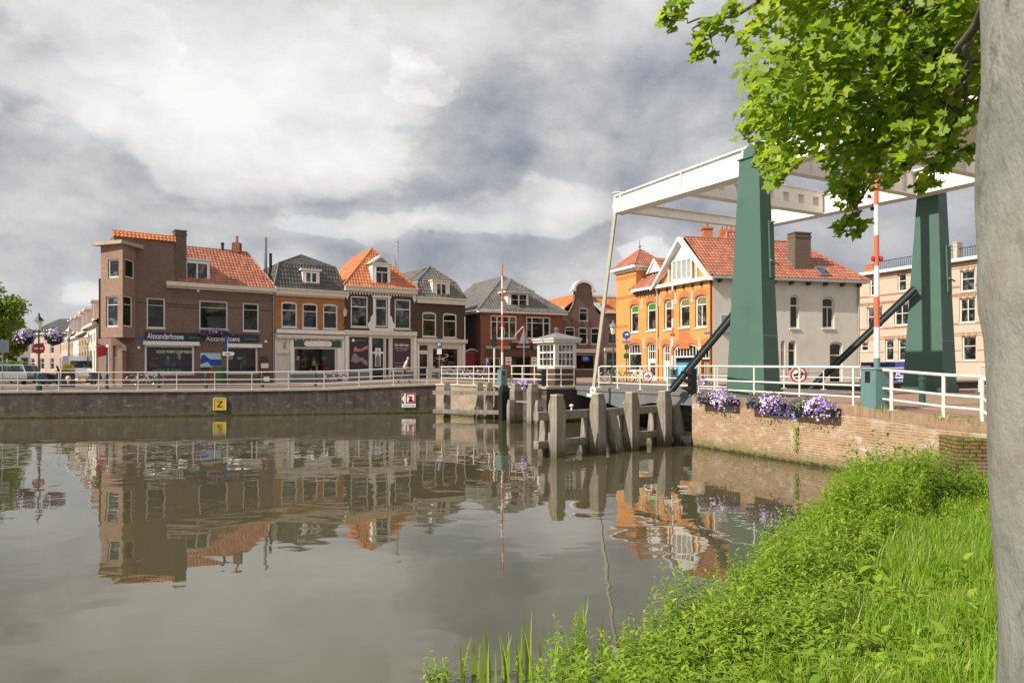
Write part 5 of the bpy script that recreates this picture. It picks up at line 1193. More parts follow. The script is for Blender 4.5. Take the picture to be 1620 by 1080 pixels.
# ============================================================= drawbridge
def bbox(mb,t0,t1,w0,w1,z0,z1,mi=0):
    mb.hexa([BR(t0,w0,z0),BR(t0,w1,z0),BR(t1,w1,z0),BR(t1,w0,z0)],[BR(t0,w0,z1),BR(t0,w1,z1),BR(t1,w1,z1),BR(t1,w0,z1)],mi)
DB=thing('drawbridge','white and green Dutch drawbridge with two tapered towers and overhead balance beams','bridge',BR(0,4,DECK))
TP=-.5
def tower(w0,w1,sgn):
    b=[(-1.3,w0),(.37,w0),(.37,w1),(-1.3,w1)]; wi0,wi1=w0+.05,w1-.24 if sgn<0 else w1-.1
    if sgn>0: wi0,wi1=w0+.12,w1-.22
    tt=[(-1.02,wi0),(-.16,wi0),(-.16,wi1),(-1.02,wi1)]; zt=EYE+7.05
    m=MB(); m.hexa([BR(t,w,DECK+.28) for t,w in b],[BR(t,w,zt) for t,w in tt])
    o=m.build('tower',mGreenP,DB)
    m=MB(); f=[(t+(.06 if t>-.5 else -.06),w+(.06 if w>w0+.1 else -.06)) for t,w in b]; m.hexa([BR(t,w,DECK-.02) for t,w in f],[BR(t,w,DECK+.276) for t,w in f]); m.build('tower_base',mGreenP,o)
    m=MB(); f=[(t+(.05 if t>-.5 else -.05),w+(.05 if w>wi0+.1 else -.05)) for t,w in tt]; m.hexa([BR(t,w,zt+.002) for t,w in f],[BR(t,w,zt+.05) for t,w in f])
    wc=(wi0+wi1)/2; N=12; R=.33
    for s_ in (-.12,.12):
        P_=[(-.59+R*math.cos(math.pi*k/N),zt+.05+R*1.25*math.sin(math.pi*k/N)) for k in range(N+1)]
        m.hexa([BR(t,wc+s_-.05,z) for t,z in P_],[BR(t,wc+s_+.05,z) for t,z in P_])
    m.build('bearing_block',mGreenP,o)
    # hatch on the face towards the camera, with hinge and seam
    fr=lambda k,z:(-1.3+(.28)*(z-DECK)/8.1)
    m=MB(); z0,z1=DECK+4.0,DECK+5.9; 
    t0,t1=fr(0,z0)-.012,fr(0,z1)-.012; wa=w0+(w1-w0)*.52; wb=w0+(w1-w0)*.80
    m.hexa([BR(t0-.05,wa,z0),BR(t0-.05,wb,z0),BR(t0+.012,wb,z0),BR(t0+.012,wa,z0)],[BR(t1-.05,wa,z1),BR(t1-.05,wb,z1),BR(t1+.012,wb,z1),BR(t1+.012,wa,z1)]); m.build('hatch',mGreenP,o)
    m=MB(); m.tube([BR(t0-.15,wa-.12,z0+.55),BR(t0-.1,wb+.1,z0+.45)],.03,6); m.build('hatch_bar',mLead,o); m=MB(); m.tube([BR(t1-.12,wa,z1-.05),BR(t1-.12,wb,z1-.05)],.025,6); m.build('hatch_hinge',mLead,o)
    m=MB(); z=DECK+2.05; bbox(m,fr(0,z)-.012,fr(0,z)+.02,w0+.02,w1-.05,z,z+.035); m.build('seam',mLead,o)
    m=MB(); z=DECK+1.25
    return o
tower(-1.3,-.55,-1); tower(8.6,9.5,1)
ZB=EYE+6.84
def balance(wc,hw=.26):
    "I-section beam: tapers to both ends"
    def zb(t): return ZB+.02*max(0,t+.5)
    def ztp(t): return EYE+7.86-.004*max(0,t)-(.0)
    ts=[-8.2,-6,-3,-.5,2,4,6,8.3]
    m=MB()
    for a,b in zip(ts[:-1],ts[1:]):
        za,zb_=zb(a),zb(b); ya=ztp(a)-(.10*max(0,(a-4)))*.0; yb=ztp(b)
        q=lambda t,w,z:BR(t,wc+w,z)
        m.hexa([q(a,-hw+.03,za+.05),q(a,hw-.03,za+.05),q(b,hw-.03,zb_+.05),q(b,-hw+.03,zb_+.05)],[q(a,-hw+.03,ya-.06),q(a,hw-.03,ya-.06),q(b,hw-.03,yb-.06),q(b,-hw+.03,yb-.06)])
        for lo,hi in (((za,zb_),(za+.05,zb_+.05)),((ya-.06,yb-.06),(ya,yb))):
            m.hexa([q(a,-hw-.06,lo[0]),q(a,hw+.06,lo[0]),q(b,hw+.06,lo[1]),q(b,-hw-.06,lo[1])],[q(a,-hw-.06,hi[0]),q(a,hw+.06,hi[0]),q(b,hw+.06,hi[1]),q(b,-hw-.06,hi[1])])
    o=m.build('balance_beam',mBeam,DB)
    for t in (-6.2,-4.2,-1.4,.6,3.86,7.9):
        for s_ in (-1,1): m=MB(); bbox(m,t-.03,t+.03,*sorted((wc+s_*(hw-.03),wc+s_*(hw+.05))),zb(t)+.052,ztp(t)-.062); m.build('stiffener',mBeam,o)
    m=MB(); bbox(m,8.3,8.42,wc-hw,wc+hw,zb(8.3)-.02,ztp(8.3)+.02); m.ring(BR(8.62,wc,EYE+7.45),ld,.16,.06,16,6); m.ring(BR(8.45,wc,EYE+7.98),(0,0,1),.30,.018,18,5); m.build('beam_end',mBeam,o)
    return o
balance(.0); balance(8.2)
def crossb(t,h0,h1,holes=0,name='cross_beam'):
    m=MB(); z0,z1=ZB+.02*max(0,t+.5)+.01,0
    za=z0; zb_=z0+h1
    w0,w1=.27,7.93
    if holes:
        cw=[w0+(w1-w0)*(k+.5)/holes for k in range(holes)]; hs=.2; hz0,hz1=za+.32,za+.72
        us=sorted([w0,w1]+[c+s_*hs for c in cw for s_ in (-1,1)]); zs=[za+.04,hz0,hz1,zb_-.04]
        for i in range(len(us)-1):
            for j in range(3):
                c=(us[i]+us[i+1])/2
                if j==1 and any(abs(c-k)<hs for k in cw): continue
                for tt in (t-.16,t+.16): m.quad(BR(tt,us[i],zs[j]),BR(tt,us[i+1],zs[j]),BR(tt,us[i+1],zs[j+1]),BR(tt,us[i],zs[j+1]))
        for c in cw:
            for a,b,z_a,z_b in ((c-hs,c-hs,hz0,hz1),(c+hs,c+hs,hz0,hz1)): m.quad(BR(t-.16,a,z_a),BR(t+.16,a,z_a),BR(t+.16,a,z_b),BR(t-.16,a,z_b))
            for z in (hz0,hz1): m.quad(BR(t-.16,c-hs,z),BR(t+.16,c-hs,z),BR(t+.16,c+hs,z),BR(t-.16,c+hs,z))
        bbox(m,t-.22,t+.22,w0,w1,za,za+.04); bbox(m,t-.22,t+.22,w0,w1,zb_-.04,zb_)
        mm=MB(); 
        o=m.build(name,mBeam,DB); return o
    bbox(m,t-.05,t+.05,w0,w1,za+.04,zb_-.04); bbox(m,t-.17,t+.17,w0,w1,za,za+.04); bbox(m,t-.17,t+.17,w0,w1,zb_-.04,zb_)
    if h0:
        for k in range(7): c=w0+(w1-w0)*(k+.5)/7; bbox(m,t-.16,t+.16,c-.02,c+.02,za+.041,zb_-.041)
    return m.build(name,mBeam,DB)
crossb(7.95,0,.45); crossb(3.86,0,1.0,8); crossb(-.45,1,.95); crossb(-3.3,1,.95)
m=MB(); bbox(m,-8.1,-5.0,.27,7.93,ZB+.02,ZB+1.25); m.build('counterweight',mBeam,DB)
# hangers
for w in (-.2,8.4):
    w2=w-.3 if w<0 else w+.3
    m=MB(); m.beam(BR(8.62,w+.2 if w<0 else w-.2,EYE+7.3),BR(9.7,w2,DECK-.05),.11,.15); o=m.build('hanger',M('hanger_grey',(.36,.33,.26),.5,.2,3),DB)
    m=MB(); m.ring(BR(9.72,w2,DECK-.1),ld,.16,.07,14,6); bbox(m,9.45,10.0,w2-.18,w2+.18,DECK-.38,DECK-.26); m.build('hanger_shoe',mRail,o)
# leaf
mUnder=M('leaf_girder_grey',(.13,.135,.145),.55,.2,1.5,dirt=.4,dirtcol=(.05,.05,.05)); mLeafRoad=M('leaf_deck',(.13,.125,.12),.85,.25,2)
m=MB(); bbox(m,1.2,12.55,.35,7.9,DECK-.16,DECK); m.build('leaf_deck',mLeafRoad,DB)
for w in (.4,7.7):
    for a,b,da,dbt in ((12.5,11.2,.2,.2),(11.2,8.2,.22,.75),(8.2,6.6,.75,.34),(6.6,1.3,.34,.34)):
        pass
    P_=[(12.5,DECK-.17),(1.3,DECK-.17),(1.3,DECK-.55),(6.6,DECK-.55),(8.6,DECK-.92),(12.0,DECK-.42),(12.5,DECK-.4)]
    m=MB(); m.hexa([BR(t,w,z) for t,z in P_],[BR(t,w+.14,z) for t,z in P_]); m.build('leaf_girder',mUnder,DB)
m=MB()
for t in np.linspace(2,12,8): bbox(m,t-.06,t+.06,.55,7.7,DECK-.5,DECK-.165)
m.build('floor_beam',mUnder,DB)
# drive racks
for w in (-.12,8.35):
    a=BR(4.6,w,DECK+.1); b=BR(-.3,w,DECK+4.2)
    m=MB(); m.beam(a,b,.2,.06,up=(0,0,1)); 
    up_v=(b-a).normalized().cross(ld).normalized()
    if up_v.z<0: up_v=-up_v
    m=MB(); m.beam(a+up_v*.085,b+up_v*.085,.15,.085); m.beam(a-up_v*.085,b-up_v*.085,.15,.085); o=m.build('drive_rack',mBlack,DB)
    m=MB(); m.beam(a-(b-a).normalized()*.5,b,.1,.08); m.build('rack_web',mGreenP,o)
# ------------------------------------------------------------- railings
def railing(name,label,line,hs,mat,posts,tr=.032,pr=.028,group=None,loop=(False,False),cat='railing',zoff=0,base=True):
    "line of world points at ground level; hs heights; posts as params along length"
    line=[Vector(p) for p in line]; R=thing(name,label,cat,line[len(line)//2],group=group)
    seg=[(b-a).length for a,b in zip(line[:-1],line[1:])]; tot=sum(seg)
    def at_s(s):
        for (a,b),l in zip(zip(line[:-1],line[1:]),seg):
            if s<=l+1e-6: return a.lerp(b,s/l)
            s-=l
        return line[-1].copy()
    for k,h in enumerate(hs):
        pts=[p+Vector((0,0,h)) for p in line]
        if loop[0]:
            d=(pts[1]-pts[0]).normalized()
            if k==0: pts=[line[0]+Vector((0,0,hs[-1])),line[0]+Vector((0,0,h-.18)),pts[0]+d*.06+Vector((0,0,-.06)),pts[0]+d*.18]+pts[1:]
        if loop[1]:
            d=(pts[-2]-pts[-1]).normalized()
            if k==0: pts=pts[:-1]+[pts[-1]+d*.18,pts[-1]+d*.06+Vector((0,0,-.06)),line[-1]+Vector((0,0,h-.18)),line[-1]+Vector((0,0,hs[-1]))]
        m=MB(); m.tube(pts,tr if k==0 else tr*.8,8,cap=True); m.build('rail',mat,R,smooth=True)
    for s in posts:
        p=at_s(s if s>=0 else tot+s); m=MB(); m.tube([p+Vector((0,0,-.05)),p+Vector((0,0,hs[0]))],pr,8)
        if base: m.box(p.x-.09,p.x+.09,p.y-.09,p.y+.09,p.z-.01,p.z+.025)
        m.build('railing_post',mat,R,smooth=False)
    return R
ql=[]
for (x,y,z) in far[1:8]: ql.append(Vector((x-.36*.16,y+.933*.16,z+.012)))
tot=sum((b-a).length for a,b in zip(ql[:-1],ql[1:]))
railing('railing','long pale three bar railing along the top of the left quay',ql,(1.0,.57,.30),mRailG,[tot-.5-2.05*k for k in range(27)],tr=.036)
al=[Vector(p)+Vector((.14,.14,.012)) for p in far[7:11]]
cabp=al[2]
railing('railing','rising white railing between the pedestrian in blue and the small green barrier box',[al[0]+Vector((.15,.1,0)),al[1],al[2]+(al[1]-al[2]).normalized()*.35],(1.02,.6,.33),mRail,[.1,1.9,3.6,5.0])
railing('railing','white railing in front of the little bridge keeper cabin',[al[2]+(al[3]-al[2]).normalized()*.3,al[3],BR(12.85,.45,DECK+.012)],(1.05,.62,.35),mRail,[.1,1.0,2.0,3.0,3.9,4.9],loop=(False,True))
railing('railing','white railing with rounded end on the near edge of the bridge leaf',[BR(10.6,.42,DECK),BR(1.3,.42,DECK)],(1.05,.55,.25),mRail,[.04,1.55,3.25,5.1,7.0,9.0],loop=(True,False))
railing('railing','white railing along the far edge of the bridge leaf',[BR(12.4,7.85,DECK),BR(1.3,7.85,DECK)],(1.05,.55,.25),mRail,[.04,2.2,4.4,6.6,8.8,11],loop=(True,False))
wl_=lambda t:Vector(BR(t,-1.83+(t-1.53)*.0865+.16,DECK-.12*sstep(-6,-9,t)*0))
def wallpt(k,inn=.15):
    q=W0.lerp(E0,k); z=DECK-(.22*sstep(.55,1,k)); n=Vector((.92,.39,0)); return Vector((q.x,q.y,z))+n*inn
k2=lambda t:(1.53-t)/10.52
kk=lambda px:None
def k_of_px(px):
    rx=(px-810)/FPX; n=Vector((.92,.39,0))*.15; a=W0+n; d=E0-W0; return (rx*a.y-a.x)/(d.x-rx*d.y)
pa=wallpt(k_of_px(1108)); pb=wallpt(k_of_px(1361))
d_=(pb-pa).length
railing('railing','white railing on the canal wall behind the purple flower boxes',[pa,pb],(1.05,.56,.25),mRail,[(wallpt(k_of_px(p))-pa).length for p in (1131,1193,1265,1350)],tr=.036)
pa=wallpt(k_of_px(1397)); pm=wallpt(k_of_px(1493)); pb=wallpt(k_of_px(1553))
railing('railing','white railing curving down the corner between the green barrier cabinet and the tree trunk',[pa,pm,pb,pb+Vector((.05,-.5,-.25)),pb+Vector((.35,-.3,-.35)),pb+Vector((.6,.3,-.2))],(1.02,.55,.27),mRail,[.25,(pm-pa).length,(pm-pa).length+(pb-pm).length+.02,(pm-pa).length+(pb-pm).length+.55],tr=.04,pr=.045)
railing('railing','grey railing beyond the far bridge tower',[BR(-1.5,10.6,DECK),BR(-9,10.9,DECK)],(1.05,.55,.25),mRail,[.05,1.5,3,4.5,6,7.4])
railing('railing','white railing at the far corner by the grey house',[BR(13.0,8.4,DECK),BR(13.0,14,DECK),BR(13.0,20,DECK)],(1.05,.62,.35),mRail,[.1,2,4,6,8,10])

# ------------------------------------------------------------- timber fenders
def post(p,w,z1,mat,parent,rot=0,name='pile',z0=-1,cap=True):
    m=MB(); h=w/2
    c,s=math.cos(rot),math.sin(rot); R=lambda x,y,z:Vector((p.x+c*x-s*y,p.y+s*x+c*y,z))
    e=h*.72; prof=[(h,z0),(h*1.0,z1-.35),(h*1.0,z1-.32),(e,z1-.02),(e,z1)]
    for (a,za),(b,zb_) in zip(prof[:-1],prof[1:]):
        m.hexa([R(-a,-a,za),R(a,-a,za),R(a,a,za),R(-a,a,za)],[R(-b,-b,zb_),R(b,-b,zb_),R(b,b,zb_),R(-b,b,zb_)])
    o=m.build(name,mat,parent)
    if cap: m=MB(); e*=1.04; m.hexa([R(-e,-e,z1+.002),R(e,-e,z1+.002),R(e,e,z1+.002),R(-e,e,z1+.002)],[R(-e,-e,z1+.05),R(e,-e,z1+.05),R(e,e,z1+.05),R(-e,e,z1+.05)]); m.build('post_cap',mConcrete,o)
    return o
FB=[ground(881,21.9,0),ground(946,23.0,0),ground(999,24.2,0),ground(1051,25.4,0)]
fdv=(FB[3]-FB[0]).normalized(); fn=Vector((-fdv.y,fdv.x,0)); fr_=math.atan2(fdv.y,fdv.x)
FE=thing('timber_fender','row of four big capped timber piles with cross beams before the bridge opening','fender',FB[1])
for i,p in enumerate(FB): post(p,.39,1.93,mTimber,FE,fr_)
def rake(a,b,w,name='raking_strut',par=None):
    m=MB(); m.beam(a,b,w,w,up=fn); 
    o=m.build(name,mTimber,par or FE); return o
for i,p in enumerate(FB):
    top=p+fn*.38+Vector((0,0,1.35)); 
    rake(p-fdv*.05+fn*.42+Vector((0,0,1.3)),p-fdv*.24+fn*.46+Vector((0,0,-.8)),.27)
    if i in (1,3): rake(p+fdv*.40-fn*.10+Vector((0,0,1.42)),p+fdv*.85-fn*.3+Vector((0,0,-.7)),.33)
for z,e in ((1.30,.26),(.40,.24)):
    a=FB[0]-fdv*.62+fn*.30; b=FB[3]+fdv*.9+fn*.30; m=MB(); m.beam(Vector((a.x,a.y,z)),Vector((b.x,b.y,z)),.22,e); m.build('cross_beam',mTimber,FE)
m=MB()
for u,z in ((.95,1.43),(3.6,1.43)): q=FB[0]+fdv*u+fn*.3; m.lathe((q.x,q.y,z),[(.03,0),(.03,.12),(.07,.13),(.07,.17),(.03,.2)],8)
m.build('mooring_pin',mRail,FE)
LBp=[ground(707,39.0,0),ground(759,38.6,0),ground(774,38.2,0)]
FL=thing('timber_fender','weathered timber fender of three slim piles against the sunlit left quay wall','fender',LBp[1])
for p in LBp: post(p,.36,1.98,mTimber,FL,.3,cap=False)
for z in (1.42,.38):
    a=ground(688,39.0,z); b=ground(795,37.9,z); o_=Vector((-.05,-.28,0)); m=MB(); m.beam(Vector((a.x,a.y,z))+o_,Vector((b.x,b.y,z))+o_,.2,.22); m.build('cross_beam',mTimber,FL)
FM=thing('timber_fender','pair of mossy mooring posts with low outriggers below the purple flower trough','fender',ground(830,35,0))
for px,Y,w in ((817,35.4,.5),(843,34.6,.46)): post(ground(px,Y,0),w,1.95,mTimber,FM,.5)
for px,Y in ((808,35.0),(852,34.3)): post(ground(px,Y,0),.3,1.2,mTimber,FM,.5,cap=False)
m=MB(); m.beam(ground(815,35.2,1.1),ground(845,34.5,1.1),.12,.1); m.build('cross_beam',mTimber,FM)
tag(post(ground(797,37.2,0),.42,1.86,mBlack,None,.5,cap=False,name='recess_shade_post'),'black steel fender post at the quay corner','post')  # black post added where a dark recess lies in shade
m=MB(); m.tube([ground(1078,25.3,.15),ground(1094,25.2,.12)],.22,12); tag(m.build('fender_roll',mRubber),'black rubber fender roll low on the brick wall corner','fender')
# rope-dark shadow board at wall corner
# ------------------------------------------------------------- barriers, signals
def barrier(label,p,rz,top,cab,pole_r,mat=mTeal,lean=(0,0),bands=None):
    B=thing('barrier',label,'barrier',p); w,d,h=cab
    c,s=math.cos(rz),math.sin(rz); R=lambda x,y,z:Vector((p.x+c*x-s*y,p.y+s*x+c*y,p.z+z))
    m=MB(); m.hexa([R(-w/2,-d/2,0),R(w/2,-d/2,0),R(w/2,d/2,0),R(-w/2,d/2,0)],[R(-w/2,-d/2,h),R(w/2,-d/2,h),R(w/2,d/2,h),R(-w/2,d/2,h)]); m.hexa([R(-w/2-.02,-d/2-.02,h+.002),R(w/2+.02,-d/2-.02,h+.002),R(w/2+.02,d/2+.02,h+.002),R(-w/2-.02,d/2+.02,h+.002)],[R(-w/2,-d/2,h+.035),R(w/2,-d/2,h+.035),R(w/2,d/2,h+.035),R(-w/2,d/2,h+.035)])
    cb=m.build('cabinet',mat,B); m=MB(); m.hexa([R(-w*.2,-d/2-.012,h*.66),R(w*.12,-d/2-.012,h*.66),R(w*.12,-d/2+.01,h*.66),R(-w*.2,-d/2+.01,h*.66)],[R(-w*.2,-d/2-.012,h*.95),R(w*.12,-d/2-.012,h*.95),R(w*.12,-d/2+.01,h*.95),R(-w*.2,-d/2+.01,h*.95)]); m.build('hatch',mBlack,cb)
    n=bands or 8; z0=h+.3; zz=[z0+(top-z0)*k/n for k in range(n+1)]
    for k in range(n):
        m=MB(); P_=lambda z:p+Vector((lean[0]*(z-h),lean[1]*(z-h),z)); r0=pole_r*(1-.35*(zz[k]/top)); r1=pole_r*(1-.35*(zz[k+1]/top))
        m.tube([P_(zz[k]),P_(zz[k+1])],[r0,r1],12); m.build('barrier_arm',mWhite if k%2==0 else mRed,B,smooth=False)
    m=MB(); m.tube([p+Vector((0,0,h)),p+Vector((0,0,z0))],pole_r*1.02,12); m.build('arm_root',mat,B)
    m=MB(); zl=z0+(top-z0)*.36; 
    for s_ in (-1,1): m.lathe(p+Vector((s_*(pole_r+.03),0,zl)),[(.03,-.06),(.055,-.03),(.055,.04),(.03,.07)],8)
    m.build('warning_lamp',mSignRed,B)
    return B
pR=wallpt(k_of_px(1381),.30); barrier('tall red and white barrier arm standing upright from the green cabinet on the canal wall',pR,math.atan2(ld.y,ld.x)-math.pi/2-.35,8.6,(.62,.50,1.02),.076,lean=(-.004,0),bands=9)
pL=ground(794.5,37.6,ZQ(-.4)); pL.z=1.83; barrier('thin red and white barrier arm rising from the small green box by the keeper cabin',pL,math.radians(30),6.6,(.36,.42,.82),.062,bands=8)
pF=ground(1064,43,DECK); barrier('distant red and white barrier arm upright in front of the orange house',pF,.3,6.3,(.45,.45,.85),.075,bands=9)
def signal(label,p,rz,h):
    G=thing('ship_signal',label,'signal',p); c,s=math.cos(rz),math.sin(rz); R=lambda x,y,z:Vector((p.x+c*x-s*y,p.y+s*x+c*y,p.z+z))
    k=h/.95; m=MB(); m.hexa([R(-.10*k,-.14*k,.05),R(.12*k,-.14*k,.05),R(.12*k,.14*k,.05),R(-.10*k,.14*k,.05)],[R(-.10*k,-.14*k,h),R(.12*k,-.14*k,h),R(.12*k,.14*k,h),R(-.10*k,.14*k,h)]); m.lathe(p,[(.06,-.02),(.06,.05)],8); m.build('signal_body',mBlack,G)
    for i in range(3):
        z=h*(.2+.3*i); m=MB(); N=10; vs=[];r=.13*k
        for a in range(N+1):
            t=-.25+ (math.pi+.5)*a/N; vs.append((r*math.cos(t),r*math.sin(t)))
        A_=[R(-.10*k,y,z+zz_) for y,zz_ in vs]; B_=[R(-.10*k-.34*k*max(.12,(zz_/r+.3)/1.3),y*.9,z+zz_*.9-.03) for y,zz_ in vs]
        A2=[R(-.10*k,y*.9,z+zz_*.9) for y,zz_ in vs]
        m.add(A_+B_,[(q,q+1,N+2+q,N+1+q) for q in range(N)]); m.add([a_+Vector((0,0,-.012)) for a_ in A_]+[b_+Vector((0,0,-.012)) for b_ in B_],[(q,q+1,N+2+q,N+1+q) for q in range(N)]); o=m.build('visor',mBlack,G)
        m=MB(); m.disc(R(-.102*k,0,z),R(-1,0,0)-R(0,0,0),.10*k,.01); m.build('lens',M('signal_lens',(.03,.02,.02),.15,.1),o)
    return G
signal('black three lamp ship signal on the brick corner at the right of the bridge opening',wallpt(k_of_px(1093),.2),math.radians(10),.97)
signal('black three lamp ship signal on the stone pier left of the bridge opening',ground(860,35.6,1.85),math.radians(10),.86)
# ------------------------------------------------------------- signs
def sign_post(name,label,p,h,mat=mZinc,r=.03):
    T=thing(name,label,'road sign',p); m=MB(); m.tube([p,p+Vector((0,0,h))],r,8); m.build('signpost',mat,T); return T
def facing(p): 
    d=Vector((-p.x,-p.y,0)).normalized(); return d
def round_sign(T,c,n,R,base,rim=None,label=None,double=False):
    m=MB(); m.disc(c,n,R,.012,28); o=m.build('sign_face',base,T)
    if rim: m=MB(); m.ring(c+n*.008,n,R*.87,R*.11,28,4); m.build('sign_rim',rim,o)
    return o
# weight limit signs on the railing
for px,k in ((1031,'near'),(1258,'far')):
    if k=='near': p=BR(6.7,.33,DECK+.62)
    else: p=wallpt(k_of_px(1259),.25)+Vector((0,0,.80))
    n=Vector((-.62,-.78,0)).normalized() if k=='near' else Vector((-.15,-1,0)).normalized()
    lab='round red rimmed prohibition sign on the bridge leaf railing' if k=='near' else 'round red rimmed prohibition sign on the railing beside the near tower'
    T=thing('prohibition_sign',lab,'road sign',p); o=round_sign(T,p,n,.255,mWhite,mSignRed); x=Vector((-n.y,n.x,0))
    m=MB(); m.beam(p+n*.012-x*.14+Vector((0,0,-.02)),p+n*.012+x*.14+Vector((0,0,.02)),.01,.06); m.beam(p+n*.012-x*.1+Vector((0,0,-.1)),p+n*.012+x*.02+Vector((0,0,-.12)),.01,.04); m.beam(p+n*.012+x*.02+Vector((0,0,-.1)),p+n*.012+x*.1+Vector((0,0,-.05)),.01,.04); m.beam(p+n*.012-x*.02+Vector((0,0,.03)),p+n*.012+x*.05+Vector((0,0,.12)),.01,.04); m.build('sign_symbol',mBlack,o)
# turn right sign by orange house
p=ground(991,47,DECK); T=sign_post('direction_sign','round blue turn right sign above two small green plates by the orange house',p,3.25,mGreenD); n=facing(p); x=Vector((-n.y,n.x,0)); z=lambda y:EYE+(HOR-y)/FPX*47
c=Vector((p.x,p.y,z(530)))+n*.05; o=round_sign(T,c,n,.27,mSignBlue,None); m=MB()
f=c+n*.012; m.beam(f-x*.07+Vector((0,0,-.16)),f-x*.07+Vector((0,0,.06)),.01,.06,up=n); m.beam(f-x*.10+Vector((0,0,.05)),f+x*.06+Vector((0,0,.05)),.01,.06); m.add([f+x*.05+Vector((0,0,-.04)),f+x*.17+Vector((0,0,.05)),f+x*.05+Vector((0,0,.15))],[(0,1,2)]); m.build('arrow',mLetter,o)
m=MB(); q=Vector((p.x,p.y,z(541)))+n*.05; m.beam(q-x*.28,q+x*.28,.02,.18); m.build('sign_plate',mZinc,T)
m=MB(); q=Vector((p.x,p.y,z(549)))+n*.05; m.beam(q-x*.13,q+x*.13,.02,.36); m.build('sign_plate',mGreenD,T); round_sign(T,Vector((p.x,p.y,z(563)))+n*.05,n,.2,mGreenD)
# parking sign
p=ground(695,52,1.75); T=sign_post('parking_sign','blue parking sign with white P on a thin post by the cafe',p,2.95); n=facing(p); x=Vector((-n.y,n.x,0)); zp_=lambda y:EYE+(HOR-y)/FPX*52
m=MB(); q=Vector((p.x,p.y,zp_(545.5)))+n*.05; m.beam(q-x*.17,q+x*.17,.02,.38); o=m.build('sign_face',mSignBlue,T); text('sign_lettering','P',q-x*.09+n*.014+Vector((0,0,-.13)),x,(0,0,1),.18,.26,mLetter,o)
m=MB(); q=Vector((p.x,p.y,zp_(556)))+n*.05; m.beam(q-x*.17,q+x*.17,.02,.40); m.build('sign_plate',mRail,T)
# triangular warning sign seen from behind
p=ground(829,39.6,1.83); T=sign_post('warning_sign','grey back of a triangular warning sign on a tall post by the keeper cabin',p,3.3); n=facing(p); x=Vector((-n.y,n.x,0)); zt_=lambda y:EYE+(HOR-y)/FPX*39.6
q=Vector((p.x,p.y,0))+n*(-.05); A_=[q-x*.28+Vector((0,0,zt_(543))),q+x*.28+Vector((0,0,zt_(543))),q+Vector((0,0,zt_(520)))]; m=MB(); m.hexa(A_,[v_-n*.015 for v_ in A_]); o=m.build('sign_face',mZinc,T); C_=(A_[0]+A_[1]+A_[2])/3; B_=[C_+(v_-C_)*1.14-n*.02 for v_ in A_]; m=MB(); m.hexa(B_,[v_-n*.012 for v_ in B_]); m.build('sign_rim',mSignRed,o)
# no entry sign on lamp, back of a sign at far left
p=ground(61,40.2,1.52); n=facing(p); c=Vector((p.x,p.y,EYE+(HOR-551)/FPX*40))+n*-.08; T=thing('no_entry_sign','round red no entry sign with white bar behind the flower lamp','road sign',Vector((c.x,c.y,1.5))); o=round_sign(T,c,n,.31,mSignRed); x=Vector((-n.y,n.x,0)); m=MB(); m.beam(c+n*.01-x*.22,c+n*.01+x*.22,.012,.1); m.build('sign_bar',mLetter,o)
m=MB(); m.tube([c-n*.04+Vector((0,0,-2.6)),c-n*.04],.03,8); m.build('signpost',mZinc,T)
p=ground(4,38.8,1.5); T=sign_post('traffic_sign','grey back of a rectangular sign at the far left edge',p,2.9); n=facing(p); x=Vector((-n.y,n.x,0)); m=MB(); q=p+Vector((0,0,2.5)); m.beam(q-x*.35,q+x*.3,.02,.72); m.build('sign_face',M('sign_back_grey',(.25,.27,.3),.5,.1),T)
# wall signs
def wall_plate(label,px0,py0,px1,py1,line,name,cat,mat):
    a=Vector(line[0]);b=Vector(line[1]); F=Fac(a[:2],b[:2]); r=F.rect(PX,px0,py0,px1,py1,off=.05); T=thing(name,label,cat,F.P(r[0],r[2])); m=MB(); F.box(m,r[0],r[1],r[2],r[3],.03,.06); o=m.build('sign_face',mat,T); return T,F,r,o
T,F,r,o=wall_plate('square yellow sign with a black Z on the dark quay wall',337,629,358,648.5,(far[3],far[4]),'mooring_sign','sign',mYellow)
if True:
    m=MB(); w=.05
    for q in ((r[0],r[1],r[3]-w,r[3]),(r[0],r[1],r[2],r[2]+w*.3),(r[0],r[0]+w,r[2],r[3]),(r[1]-w,r[1],r[2],r[3])): F.box(m,*q,.0605,.075)
    m.build('sign_rim',M('yellow_rim',(.62,.55,.25),.5,.1),o); W_=r[1]-r[0];H_=r[3]-r[2]; x0,x1,z0,z1=r[0]+.32*W_,r[1]-.30*W_,r[2]+.24*H_,r[3]-.26*H_; t=.055
    m=MB(); F.box(m,x0,x1,z1-t,z1,.061,.066); F.box(m,x0,x1,z0,z0+t,.061,.066); F.prism(m,[(x0,z0+t),(x0+t*1.5,z0+t),(x1,z1-t),(x1-t*1.5,z1-t)],.061,.066); m.build('sign_letter',mBlack,o)
T,F,r,o=wall_plate('white mooring forbidden sign with red square and black arrow by the quay corner',635.5,622,657.5,644,(far[6],far[7]),'mooring_sign','sign',mLetter)
